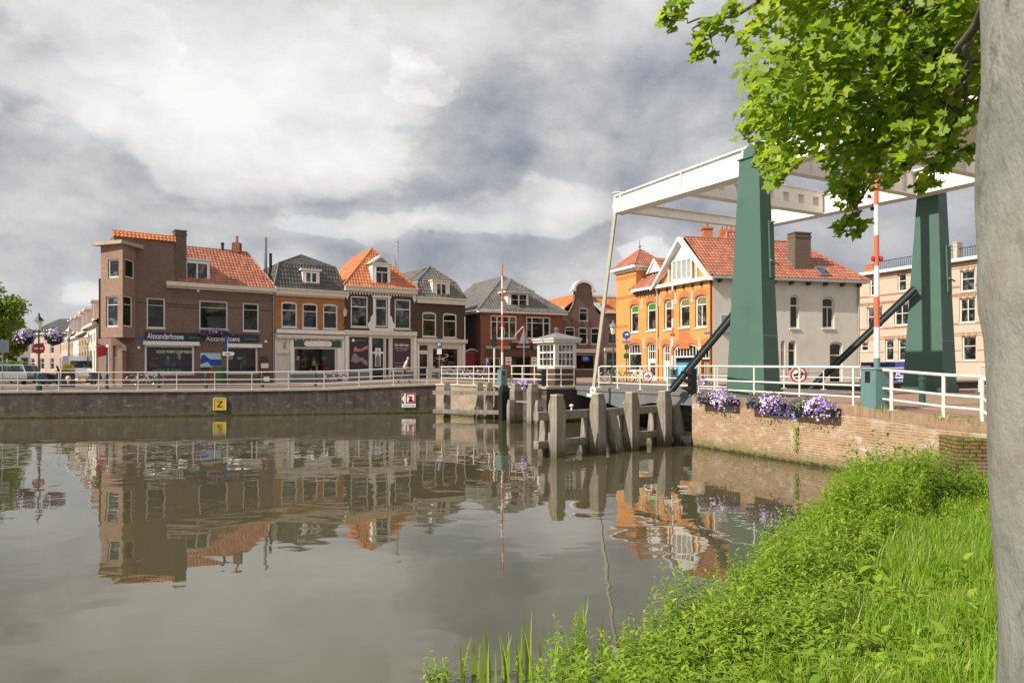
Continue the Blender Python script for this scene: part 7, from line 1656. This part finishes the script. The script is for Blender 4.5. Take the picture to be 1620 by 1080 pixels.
m=MB(); A_=[p-x*.38,p+x*.38,p+x*.38+Vector((0,0,1.1)),p-x*.38+Vector((0,0,1.1))]; m.hexa(A_,[q-n*.06 for q in A_]); m.hexa([q-n*.5*(1-(q.z-p.z)/1.2) -n*.08 for q in A_],[q-n*.5*(1-(q.z-p.z)/1.2)-n*.12 for q in A_]); o=m.build('board_panel',M('board_brown',(.06,.04,.03),.6,.2,3),T)
m=MB(); N=12; c=p+Vector((0,0,1.14)); A_=[c+x*.38*math.cos(math.pi*k/N)+Vector((0,0,.38*math.sin(math.pi*k/N))) for k in range(N+1)]; m.hexa(A_,[q-n*.06 for q in A_]); o2=m.build('board_top',M('board_yellow',(.62,.40,.02),.5,.08,3),T); text('board_lettering','IJSJE',c-x*.2+n*.006+Vector((0,0,.1)),x,(0,0,1),.4,.14,mBlack,o2)
m=MB(); m.lathe(p+n*.005+x*.0+Vector((0,0,.42)),[(.02,-.28),(.1,0),(.13,.06),(.16,.16),(.12,.26),(.02,.32)],12); m.build('ice_cream_picture',mCream,o)
# ============================================================= flowers
mPet=[M('petal_lilac',(.48,.30,.70),.6,.3,30),M('petal_violet',(.20,.05,.42),.6,.3,30),M('petal_white',(.74,.70,.74),.6,.1,30),M('flower_leaf',(.13,.21,.035),.6,.4,30)]
def rand_unit(n): v=rng.normal(size=(n,3)); return v/np.linalg.norm(v,axis=1,keepdims=True)
def leaves_np(c,nrm,size,shape,twist=None,fold=0):
    "place a flat leaf outline (k,2) at c with normal nrm; returns verts,faces (fan ngons)"
    n=len(c); a=np.cross(nrm,rand_unit(n)) if twist is None else twist; a-= nrm*np.sum(a*nrm,1,keepdims=True); a/=np.linalg.norm(a,axis=1,keepdims=True)+1e-9
    b=np.cross(nrm,a); k=len(shape); sx=shape[:,0][None,:,None]; sy=shape[:,1][None,:,None]; s=size[:,None,None]
    V=c[:,None,:]+s*(a[:,None,:]*sx+b[:,None,:]*sy)
    if fold: V=V+ nrm[:,None,:]*s*(np.abs(sx)*fold-(sy**2)*.25)
    F=np.arange(n*k).reshape(n,k)
    return V.reshape(-1,3),F
PET=np.array([(math.cos(2*math.pi*k/10)*(1 if k%2==0 else .72),math.sin(2*math.pi*k/10)*(1 if k%2==0 else .72)) for k in range(10)])
LEAF4=np.array([(0,-.5),(.26,-.05),(0,.6),(-.26,-.05)])
def flowers(name,parent,c,ax,nf,nl,fs=.035,ls=.06,mixp=(.62,.1,.28),hang=.0):
    "mound of blossom: ax = three half-axis vectors"
    A_=np.array([list(a) for a in ax])
    def pts(n,lo):
        d=rand_unit(n); d[:,2]=np.where(d[:,2]<-.55,-d[:,2]*.6,d[:,2]); r=rng.uniform(lo,1.05,(n,1))*(1+.12*np.sin(d[:,:1]*7)+.1*np.cos(d[:,1:2]*9)); q=d*r; return q@A_+np.array(c),d@A_
    pf,nf_=pts(nf,.86); pl,nl_=pts(nl,.55)
    nf_=nf_/np.linalg.norm(nf_,axis=1,keepdims=True)+.35*rand_unit(nf); nf_/=np.linalg.norm(nf_,axis=1,keepdims=True); nl_=rand_unit(nl)
    if hang: pf[:,2]-=hang*rng.random(nf)**3; 
    V1,F1_=leaves_np(pf,nf_,rng.uniform(.7,1.25,nf)*fs,PET); V2,F2_=leaves_np(pl,nl_,rng.uniform(.7,1.3,nl)*ls,LEAF4)
    zone=np.sin(pf[:,0]*9)+np.sin(pf[:,1]*7+pf[:,2]*11); rr=rng.random(nf)+.10*zone; mi=np.where(rr<mixp[2],2,np.where(rr<mixp[2]+mixp[0],0,1))
    return numpy_mesh(name,np.vstack([V1,V2]),[F1_,F2_+len(V1)],mPet,parent,np.concatenate([mi,np.full(nl,3)]))
def flower_box(label,c,ax,nf,nl,box=None,name='flower_box',group=None,**kw):
    T=thing(name,label,'flower box',Vector(c)-Vector((0,0,.2)),group=group); 
    if box: m=MB(); box(m); m.build('planter',mBlack,T)
    flowers('blossom',T,c,ax,nf,nl,**kw); return T
nW=Vector((-.92,-.39,0)); dW=(E0-W0).normalized()
for px0,px1,yc,lab in ((1115,1181,630,'leftmost purple flower box hanging on the canal wall'),(1194,1264,637,'middle flower box on the canal wall, above the blue name plate'),(1262,1342,644,'rightmost flower box on the canal wall beside the barrier cabinet')):
    ka,kb=k_of_px(px0+6),k_of_px(px1-4); a=wallpt(ka,-.22);b=wallpt(kb,-.22); c=(a+b)/2; Y=c.y; c.z=EYE+(HOR-yc)/FPX*Y; L2=(b-a)/2*1.05
    def bx(m,a=a,b=b,c=c): 
        zc=c.z; m.hexa([a+nW*-.16+Vector((0,0,zc-a.z-.22)),b+nW*-.16+Vector((0,0,zc-b.z-.22)),b+nW*.08+Vector((0,0,zc-b.z-.22)),a+nW*.08+Vector((0,0,zc-a.z-.22))],[a+nW*-.18+Vector((0,0,zc-a.z)),b+nW*-.18+Vector((0,0,zc-b.z)),b+nW*.12+Vector((0,0,zc-b.z)),a+nW*.12+Vector((0,0,zc-a.z))])
    flower_box(lab,c,(L2,nW*.30,Vector((0,0,.33))),640,900,bx,hang=.22,fs=.036,group='flower boxes on the canal wall')
c=ground(828,35.6,1.98); flower_box('low trough of bright purple flowers on the stone pier',c,(Vector((.62,-.28,0)),Vector((.2,.3,0)),Vector((0,0,.2))),420,260,lambda m:m.box(c.x-.5,c.x+.5,c.y-.2,c.y+.2,c.z-.25,c.z-.05),fs=.045,mixp=(.8,.12,.08),hang=.3)
q=F1.rect(C2,655,700,870,740); c=F1.P((q[0]+q[1])/2,(q[2]+q[3])/2,.3); flower_box('window box of dull purple flowers above the second shop name',c,(F1.d*(q[1]-q[0])/2,F1.n*.22,Vector((0,0,.32))),420,420,lambda m:F1.box(m,q[0]+.2,q[1]-.2,q[2]+.02,q[2]+.25,.1,.4),fs=.06,ls=.09,mixp=(.45,.35,.2))
hb_=[(40,'left hanging basket of lilac flowers on the green lamp post'),(85.5,'right hanging basket of lilac flowers on the green lamp post')]
for px,lab in hb_:
    c=ground(px,39.2,EYE+(HOR-531)/FPX*39.2)
    def bx(m,c=c): 
        m.lathe(c,[(.05,-.55),(.3,-.45),(.42,-.2),(.45,-.05)],14); e=Vector((pl_.x,pl_.y,c.z+.15)); m.tube([e,c+Vector((0,0,.5)) ,c],.02,5)
    flower_box(lab,c+Vector((0,0,.05)),((.54,0,0),(0,.46,0),(0,0,.36)),430,760,bx,name='flower_basket',fs=.055,ls=.09,mixp=(.45,.15,.4),hang=.4,group='flower baskets on the lamp')
c=BR(11.0,9.6,DECK+.25); c=ground(1117,38,DECK+.2); flower_box('small bed of pinkish purple flowers at the far side of the bridge',c,(Vector((.5,.2,0)),Vector((-.1,.2,0)),Vector((0,0,.22))),200,160,None,fs=.05)
# ============================================================= trees
BARK=None
def plane_bark():
    m,nt,b,tc=base_mat('plane_bark'); o=tc.outputs['Object']; v=nt.scalev(o,(1,1,.45)); n=nt.noise(v,2.2,6,.6,.4); n2=nt.noise(v,7,5,.7); n3=nt.noise(nt.scalev(o,(1,1,.12)),9,4,.6)
    vo=nt.new('ShaderNodeTexVoronoi'); vo.feature='SMOOTH_F1'; vo.inputs['Scale'].default_value=3.2; vo.inputs['Smoothness'].default_value=.25
    wv=nt.new('ShaderNodeVectorMath',operation='ADD'); nz=nt.new('ShaderNodeTexNoise'); nz.inputs['Scale'].default_value=4; nt.l.new(v,nz.inputs['Vector']); nt.l.new(v,wv.inputs[0]); nt.l.new(nz.outputs['Color'],wv.inputs[1]); nt.l.new(wv.outputs[0],vo.inputs['Vector'])
    c=nt.ramp(n,[(.30,(.115,.12,.098)),(.42,(.16,.163,.138)),(.55,(.195,.193,.167)),(.68,(.165,.152,.126)),(.8,(.125,.122,.10))]); c=nt.mix(.35,c,vo.outputs['Color'],'OVERLAY') if False else nt.mix(nt.ramp(vo.outputs['Distance'],[(.16,.55),(.24,0.0)]),c,(.11,.12,.085,1)); c=nt.mix(1.0,c,nt.math('MULTIPLY_ADD',n3,.6,.7),'MULTIPLY')
    c=nt.mix(nt.ramp(n2,[(.60,0.0),(.70,.75)]),c,(.075,.07,.055,1)); nt.l.new(c,b.inputs['Base Color']); b.inputs['Roughness'].default_value=.8
    bump(nt,b,nt.math('ADD',n,nt.math('MULTIPLY',n2,.6)),.9,.05); return m
mPB=plane_bark()
mPL=foliage('plane_leaves',[(.16,.28,.022),(.23,.37,.028),(.31,.44,.035),(.13,.23,.02),(.42,.48,.06)],.52,.45)
TREE=thing('plane_tree','tall plane tree with smooth grey trunk and leafy bough hanging over the bridge','tree',(2.45,3.0,1.0))
m=MB(); tz=[.7+.12*i for i in range(50)]; N=36; vs=[];fs=[]
for i,z in enumerate(tz):
    r=.335+.10*math.exp(-(z-.7)*2)-.012*(z-2.8)*(z>2.8)
    for k in range(N):
        t=2*math.pi*k/N; bulge=.025*math.exp(-((z-3.15)/.12)**2)*max(0,math.cos(t-math.pi*1.05))+.016*math.sin(3*t+z*1.9)+.009*math.sin(7*t-z*3.1)+.012*math.sin(2*t-z*4.3)
        vs.append((2.45-.03*(z-2.8)+(r+bulge)*math.cos(t),3.0+.01*(z-2.8)+(r+bulge)*math.sin(t),z))
for i in range(len(tz)-1):
    for k in range(N): fs.append((i*N+k,i*N+(k+1)%N,(i+1)*N+(k+1)%N,(i+1)*N+k))
m.add(vs,fs); trunk=m.build('trunk',mPB,TREE,smooth=True)
fork=Vector((2.42,3.03,6.3)); mBr=M('plane_branch',(.10,.085,.06),.85,.3,6,bmp=.3)
boughs=[[fork-Vector((0,0,.9)),at(1590,-70,4.0),at(1530,60,4.7),at(1480,95,5.2),at(1390,60,5.9),at(1290,90,6.3),at(1215,150,6.6)],
        [fork-Vector((0,0,.9)),at(1540,-60,4.6),at(1440,20,5.4),at(1330,-20,6.0),at(1200,10,6.3),at(1120,30,6.4),at(1062,32,6.4)],
        [at(1480,95,5.2),at(1455,190,5.5),at(1400,230,5.8),at(1352,330,6.0)],[at(1390,60,5.9),at(1330,150,6.0),at(1265,215,6.2),at(1222,270,6.3)],
        [at(1530,60,4.7),at(1535,120,4.9),at(1520,175,5.2),at(1490,240,5.4),at(1472,285,5.5)],
        [fork,fork+Vector((-.6,1.2,1.8)),fork+Vector((-1.2,2.2,3.0))],[fork,fork+Vector((1.4,.4,1.6)),fork+Vector((2.6,1.2,2.6))],[fork,fork+Vector((.2,-1.6,2)),fork+Vector((0,-2.6,3.2))],[fork,fork+Vector((1.2,1.6,1.0)),fork+Vector((2.4,3.0,1.6))]]
m=MB(); m.smooth=True
def catmull(P_,k=5):
    P_=[P_[0]*2-P_[1]]+list(P_)+[P_[-1]*2-P_[-2]]; out=[]
    for i in range(1,len(P_)-2):
        a,b,c,d=P_[i-1:i+3]
        for j in range(k): t=j/k; out.append(.5*((2*b)+(c-a)*t+(2*a-5*b+4*c-d)*t*t+(3*b-a-3*c+d)*t**3)+Vector((random.gauss(0,.015),random.gauss(0,.015),random.gauss(0,.015))))
    return out+[P_[-2]]
for i_,b_ in enumerate(boughs):
    q=catmull(b_); n=len(q); r0=.10 if i_>=5 else .042 if i_ in (0,1) else .022
    m.tube(q,[max(.007,r0*(1-i/(n-.6))**.8) for i in range(n)],9)
PLANE=[]
def lobe(ang,r): return (r*math.cos(math.radians(ang)),r*math.sin(math.radians(ang)))
for a,r in ((-90,.10),(-62,.40),(-30,.60),(-8,.74),(6,.56),(18,.62),(30,.78),(42,1.0),(52,.78),(64,.66),(74,.80),(90,1.12),(106,.80),(116,.66),(128,.78),(138,1.0),(150,.78),(162,.62),(174,.56),(188,.74),(210,.60),(242,.40)): PLANE.append(lobe(a,r))
PLANE=np.array(PLANE)*.62
LC=[];LN=[];LS=[]
def put_leaves(c,r,n,size=(.058,.112)):
    c=np.array(c); d=rand_unit(n)*rng.random((n,1))**.45; p=c+d*np.array(r); nn=rand_unit(n)*.75+np.array([-.5,-.4,.75]); nn/=np.linalg.norm(nn,axis=1,keepdims=True); LC.append(p);LN.append(nn);LS.append(rng.uniform(size[0],size[1],n))
low=lambda px:np.interp(px,[1160,1185,1220,1260,1300,1345,1380,1430,1480,1520,1560],[185,225,285,262,265,335,285,268,275,215,185])
tw=MB(); wts=[]
for px in range(1178,1600,26):
    for py in range(-90,340,26):
        jx,jy=px+random.uniform(-13,13),py+random.uniform(-13,13)
        lim=low(min(max(jx,1160),1560))
        if jy>lim-8: continue
        left=1186+ (0 if jy>120 else (120-jy)*.05)-max(0,(jy-150))*.2
        if jx<left: continue
        edge=min((lim-jy)/60,1.0,(jx-left)/50+.35)
        for _ in range(3):
            if random.random()>.22+.58*edge: continue
            Y=random.uniform(4.9,7.0); c=at(jx,jy,Y); put_leaves(c,(.17,.2,.14),random.randint(14,22)); wts.append(c)
for px,py,n in ((1045,32,9),(1062,22,14),(1078,12,9),(1068,38,7),(1108,62,12),(1120,45,14),(1128,78,8),(1104,90,9),(1112,72,8),(1140,30,14),(1160,15,14),(1150,50,8),(1180,60,10),(1345,345,16),(1332,362,14),(1360,362,12),(1350,318,18),(1340,300,14),(1228,285,14),(1210,250,12),(1238,262,14),(1470,288,14),(1482,265,12),(1455,300,8),(1505,225,12),(1530,200,12),(1420,150,26),(1450,200,30),(1480,180,30),(1510,150,30),(1500,250,26),(1530,240,18),(1440,250,22),(1400,210,24),(1470,120,26),(1530,100,26),(1410,285,18),(1385,250,18),(1360,280,16)):
    c=at(px,py,6.1); put_leaves(c,(.075,.12,.075),n,(.08,.13)); wts.append(c)
# rest of the crown, overhead and to the right
for c,r,n in (((4.2,6.0,8.6),(2.0,2.0,1.1),700),((4.8,4.6,8.2),(2.4,2.4,1.6),900),((4.4,1.6,9.0),(2.0,1.8,1.2),600),((5.0,6.6,7.2),(1.8,1.8,1.5),600),((3.6,3.4,10.2),(2.2,2.2,1.2),600)): put_leaves(c,r,n,(.12,.18))
for c in wts:
    best=min((b_ for b_ in boughs),key=lambda b_:min((p-c).length for p in b_)); p=min(best,key=lambda p:(p-c).length)
    if random.random()<.4 and (p-c).length<.6: mid=(p+c)/2+Vector((random.uniform(-.12,.12),random.uniform(-.12,.12),random.uniform(.0,.14))); m.tube([p,mid,c],[.012,.008,.004],5)
m.build('branches',mBr,TREE,smooth=True)
LC=np.vstack(LC);LN=np.vstack(LN);LS=np.concatenate(LS)
V,Fq=leaves_np(LC,LN,LS,PLANE,fold=.5)
numpy_mesh('crown',V,[Fq],mPL,TREE)
# seed balls
for px,py in ((1340,372),(1360,374),(1131,98),(1152,8),(1380,330)): m=MB(); c=at(px,py,6.1); m.lathe(c,[(.003,-.02),(.016,-.01),(.018,0),(.014,.012),(.003,.018)],8); m.tube([c,c+Vector((0,0,.12))],.003,4); m.build('seed_ball',mBr,TREE)
mTL_=foliage('tree_leaves',[(.10,.18,.02),(.15,.24,.025),(.20,.29,.035)],.35,.5)
def tree(label,p,h,crowns,n,ls,name='tree',group=None,trunk_r=.22):
    T=thing(name,label,'tree',p,group=group); m=MB(); m.tube([p-Vector((0,0,.2)),p+Vector((.1,0,h*.3)),p+Vector((0,.1,h*.55)),p+Vector((.1,0,h*.85))],[trunk_r,trunk_r*.8,trunk_r*.55,trunk_r*.15],9)
    for k in range(7): a=k*2.4; b0=p+Vector((.05,.05,h*(.35+.06*k))); m.tube([b0,b0+Vector((math.cos(a)*h*.12,math.sin(a)*h*.12,h*.08)),b0+Vector((math.cos(a)*h*.24,math.sin(a)*h*.24,h*.14))],[trunk_r*.4,trunk_r*.25,trunk_r*.06],6)
    m.build('trunk',M('bark_dark',(.07,.055,.04),.9,.3,5),T)
    C_=[]
    tot=sum(r[0]*r[1]*r[2] for c,r in crowns)
    for c,r in crowns:
        sub=max(14,int(r[0]*11)); k=int(n*r[0]*r[1]*r[2]/tot)
        cc=rand_unit(sub)*rng.uniform(.5,1,(sub,1))*np.array(r)+np.array(c)+np.array(p); idx=rng.integers(0,sub,k); rad=.36*min(r)
        C_.append(cc[idx]+rand_unit(k)*rng.random((k,1))**.4*np.array((rad*1.3,rad*1.3,rad)))
    C_=np.vstack(C_); nn=rand_unit(len(C_))*.8+np.array([-.2,-.2,.6]); nn/=np.linalg.norm(nn,axis=1,keepdims=True)
    V,F_=leaves_np(C_,nn,rng.uniform(.7,1.3,len(C_))*ls,np.array([(0,-.5),(.34,-.1),(.2,.35),(0,.6),(-.2,.35),(-.34,-.1)]))
    numpy_mesh('crown',V,[F_],mTL_,T); return T
tree('large round green tree at the left edge of the picture',ground(-40,56,1.5),8.5,[((0,0,5.6),(3.2,3.0,2.7)),((1.2,-.4,4.6),(2.2,2,1.6))],15000,.27)
tree('smaller tree right of the large one at the left edge, before the white house',ground(14,66,1.5),6.0,[((0,0,4.2),(1.7,1.7,1.7)),((.6,0,3.6),(1.2,1.1,.9))],4200,.25)
tree('low yellowish shrub below the white house at the far left',ground(19,62,1.5),1.9,[((0,0,1.2),(1.5,1.2,.8))],1500,.16,name='shrub',trunk_r=.05)
# ============================================================= bank vegetation
def blades(n,P_,H_,Wd,lean,seg=3):
    "curved grass blades"
    az=rng.uniform(0,2*np.pi,n); L=rng.normal(lean,lean*.5,n); d=np.stack([np.cos(az),np.sin(az),0*az],1); sd_=np.stack([-np.sin(az+rng.normal(0,.6,n)),np.cos(az),0*az],1)
    rows=[]
    for k in range(seg+1):
        t=k/seg; c=P_+d*(L*H_*t**1.8)[:,None]+np.array([0,0,1])*(H_*(t-.28*np.abs(L)*t*t))[:,None]; w=(Wd*(1-t**1.6)*.5+.0006)[:,None]
        rows.append(c-sd_*w); rows.append(c+sd_*w)
    V=np.stack(rows,1).reshape(-1,3); b=np.arange(n)*(2*(seg+1))
    F_=np.concatenate([np.stack([b+2*k,b+2*k+1,b+2*k+3,b+2*k+2],1) for k in range(seg)])
    return V,F_
def bank_sample(n,s0,s1,d0,d1,power=1.0,cull=2.0):
    s=rng.uniform(s0,s1,n); d=d0+(d1-d0)*rng.random(n)**power; dd_=d-np.minimum(.25,.6*np.maximum(0,1.2-s)); x=BA.x+bt.x*s+bn.x*dd_; y=BA.y+bt.y*s+bn.y*dd_; k=(np.hypot(x,y)>cull)&(np.hypot(x-2.45,y-3.0)>.4); x,y,d,s=x[k],y[k],d[k],s[k]
    z=np.array([bank_z(a,b) for a,b in zip(x,y)]); return np.stack([x,y,z],1),d,s
mGrass=foliage('grass_blades',[(.16,.30,.014),(.22,.38,.024),(.26,.42,.034),(.15,.28,.015),(.20,.34,.025),(.17,.30,.02),(.24,.36,.035),(.46,.40,.18)],.45,.45)
mWeed=foliage('weed_leaves',[(.15,.27,.018),(.22,.36,.028),(.31,.43,.045),(.10,.20,.016),(.38,.44,.07)],.42,.45)
mWeedD=foliage('nettle_leaves',[(.08,.16,.012),(.12,.22,.02),(.16,.25,.03)],.38,.45)
Vs=[];Fs=[];o_=0
for n,s0,s1,d0,d1,pw,h,w in ((36000,-3.2,7.5,1.15,5.2,.85,.38,.011),(11000,5.5,12.8,1.5,4.4,.9,.30,.012),(3500,-3.5,12.5,.6,2.6,1,.30,.010)):
    P_,d,s=bank_sample(n,s0,s1,d0,d1,pw); n=len(P_); clump=.75+.45*np.sin(P_[:,0]*2.3+1)*np.sin(P_[:,1]*1.9); H_=h*rng.uniform(.5,1.25,n)*clump+.05; V,F_=blades(n,P_,H_,rng.uniform(.6,1.3,n)*w,.42); Vs.append(V);Fs.append(F_+o_);o_+=len(V)
tag(numpy_mesh('grass',np.vstack(Vs),[np.vstack(Fs)],mGrass),'lush bright green grass on the bank in front of the trunk','grass',kind='stuff')
LEAFW=np.array([(0,-.5),(.17,-.2),(.20,.05),(.10,.38),(0,.62),(-.10,.38),(-.20,.05),(-.17,-.2)])
def weeds(P_,H_,lpp,lsz,droop=.35,pointed=LEAFW):
    n=len(P_); lean=rng.normal(0,.16,(n,3)); lean[:,2]=0
    idx=np.repeat(np.arange(n),lpp); k=np.tile(np.arange(lpp),n); t=(k+.6)/lpp; t=np.clip(t+rng.normal(0,.03,len(t)),.08,1.02)
    ang=k*2.399+rng.uniform(0,6.28,n)[idx]; out=np.stack([np.cos(ang),np.sin(ang),0*ang],1); rise=np.where(t>.85,1.1,.25)+rng.normal(0,.25,len(t)); dirv=out+np.array([0,0,1])*rise[:,None]; dirv/=np.linalg.norm(dirv,axis=1,keepdims=True)
    c=P_[idx]+lean[idx]*(H_[idx]*t)[:,None]+np.array([0,0,1])*(H_[idx]*t)[:,None]; size=lsz*rng.uniform(.6,1.3,len(t))*(1.15-.55*t**2); 
    side=np.cross(dirv,np.array([0,0,1.])); side/=np.linalg.norm(side,axis=1,keepdims=True)+1e-9; nrm=np.cross(side,dirv)
    cc=c+dirv*(size*.6)[:,None]
    a=side; b=dirv; sh=pointed; V=cc[:,None,:]+size[:,None,None]*(a[:,None,:]*sh[:,0][None,:,None]+b[:,None,:]*sh[:,1][None,:,None]+nrm[:,None,:]*(np.abs(sh[:,0])*.5-(sh[:,1]+.5)**2*droop)[None,:,None])
    F_=np.arange(len(cc)*len(sh)).reshape(-1,len(sh))
    # stems
    VS,FS=[],[]
    top=P_+lean*H_[:,None]+np.array([0,0,1])*H_[:,None]; w=.004; 
    q=np.stack([P_+[w,0,0],P_+[-w,w,0],top+[-w*.3,0,0],top+[w*.3,0,0]],1).reshape(-1,3); fq=np.arange(n*4).reshape(n,4)
    return V.reshape(-1,3),F_,q,fq
Vs=[];F8=[];F4=[];o_=0
for n,s0,s1,d0,d1,pw,h0,h1,lpp,lsz in ((1000,-3,13,-.35,.6,1,.25,.80,24,.09),(800,-3,13,.2,1.15,1,.15,.60,20,.09),(260,-3,3.5,1.0,2.2,1.5,.10,.28,12,.10),(700,7.5,13.2,-.4,1.3,1,.4,1.1,28,.10),(600,7,13,1.0,2.6,1.3,.12,.42,15,.08)):
    P_,d,s=bank_sample(n,s0,s1,d0,d1,pw,2.6); n=len(P_); cl=np.clip(.5+.55*np.sin(P_[:,0]*2.9+2*np.sin(P_[:,1]*1.3))*np.sin(P_[:,1]*2.3+1),0,1); V,F_,q,fq=weeds(P_,h0+(h1-h0)*np.clip(cl*.75+rng.random(n)*.35,0,1),lpp,lsz); Vs+= [V,q]; F8.append(F_+o_); F4.append(fq+o_+len(V)); o_+=len(V)+len(q)
P_,d,s=bank_sample(130,-2.5,4.5,.4,2.6,1,2.8); DOCK=np.array([(0,-.5),(.16,-.35),(.24,-.05),(.19,.25),(.07,.5),(0,.62),(-.07,.5),(-.19,.25),(-.24,-.05),(-.16,-.35)]); V,F_,q,fq=weeds(P_,rng.uniform(.12,.34,len(P_)),9,.17,.5,DOCK); dockV,dockF=V,F_
tag(numpy_mesh('dock_leaves',dockV,[dockF],mWeed),'broad leaved weeds scattered low between the grass of the bank','weeds',kind='stuff')
tag(numpy_mesh('weeds',np.vstack(Vs),[np.vstack(F8),np.vstack(F4)],mWeed),'yellow green leafy weeds crowding the waterline of the bank','weeds',kind='stuff')
def bank_at(px,py):
    "bank point seen through a pixel"
    for Y in np.linspace(3.5,18,600):
        q=at(px,py,Y)
        if q.z<=max(0,bank_z(q.x,q.y)): return q
    return at(px,py,16)
def plant(name,label,px,py,n,spread,h,lpp,lsz,mat=None,group=None):
    p=bank_at(px,py); P_=np.array(p)+np.stack([rng.normal(0,spread,n),rng.normal(0,spread,n),np.zeros(n)],1); P_[:,2]=[max(-.1,bank_z(a,b)) for a,b in P_[:,:2]]
    V,F_,q,fq=weeds(P_,rng.uniform(h*.55,h,n),lpp,lsz*1.25); T=thing(name,label,'plant',p,group=group)
    numpy_mesh('leaves',V,[F_],mat or mWeedD,T); numpy_mesh('stems',q,[fq],mat or mWeedD,T); return T
plant('nettle','tall bushy weed standing before the low mossy wall at the right',1480,800,46,.34,1.15,34,.085)
plant('nettle','tall spindly weed leaning over the water left of the bushy one',1385,800,14,.25,1.6,24,.12)
plant('willowherb','upright leafy weed at the waterline halfway along the bank',1160,945,16,.14,.62,30,.062,mWeed)
plant('willowherb','tall pale weed beside the reed blades at the bottom of the picture',905,1068,12,.07,.72,36,.05,mWeed); plant('willowherb','small weed at the bottom left end of the bank',702,1078,9,.07,.42,22,.05,mWeed); plant('willowherb','leafy weed leaning over the water right of the reeds',985,1040,12,.12,.5,30,.052,mWeed)
mReed=foliage('reed_blades',[(.16,.28,.03),(.22,.36,.035),(.30,.40,.06)],.4,.4)
for px,py,n,h,lab in ((755,1078,12,.62,'leftmost clump of upright reed blades at the water edge'),(815,1078,18,.72,'middle clump of upright reed blades at the water edge'),(875,1078,9,.66,'sparse reed blades right of the middle clump'),(935,1072,9,.85,'tall reed blades beside the pale weed')):
    p=bank_at(px,py); P_=np.array(p)+np.stack([rng.normal(0,.10,n),rng.normal(0,.10,n),np.full(n,-.05)],1); V,F_=blades(n,P_,rng.uniform(.55,1,n)*h,rng.uniform(.026,.042,n),.12,4); T=numpy_mesh('reed_clump',V,[F_],mReed); tag(T,lab,'reeds')
# fern on the wall joint, tufts along the quay edges
k=k_of_px(1268); a=wallpt(k,-.04); n=150; zt_=EYE+(HOR-671)/FPX*a.y; zb_=EYE+(HOR-712)/FPX*a.y; c=np.array([a.x,a.y,0])+np.stack([rng.normal(0,.05,n),rng.normal(0,.05,n),rng.uniform(zb_,zt_,n)],1)+np.array(nW)*rng.uniform(0,.08,(n,1)); nn=rand_unit(n)*.5+np.array([-.7,-.4,.4]); nn/=np.linalg.norm(nn,axis=1,keepdims=True); V,F_=leaves_np(c,nn,rng.uniform(.04,.075,n),LEAFW); tag(numpy_mesh('wall_fern',V,[F_],mWeed),'narrow green fern growing down a joint of the canal wall','plant')
Vs=[];Fs=[];o_=0
spots=[wallpt(k_of_px(px),.1) for px in (1135,1200,1270,1355,1400,1412,1490,1500,1545)]+[ground(px,35.8,1.84) for px in (848,862,880,905)]+[al[1],al[2]]+[at(1540,694,15.2)]
for p in spots:
    n=26; P_=np.array(p)+np.stack([rng.normal(0,.12,n),rng.normal(0,.12,n),np.zeros(n)],1); V,F_=blades(n,P_,rng.uniform(.06,.2,n),np.full(n,.012),.5); Vs.append(V);Fs.append(F_+o_);o_+=len(V)
tag(numpy_mesh('wall_top_grass',np.vstack(Vs),[np.vstack(Fs)],mGrass),'small grass tufts along the tops of the canal walls','grass',kind='stuff')
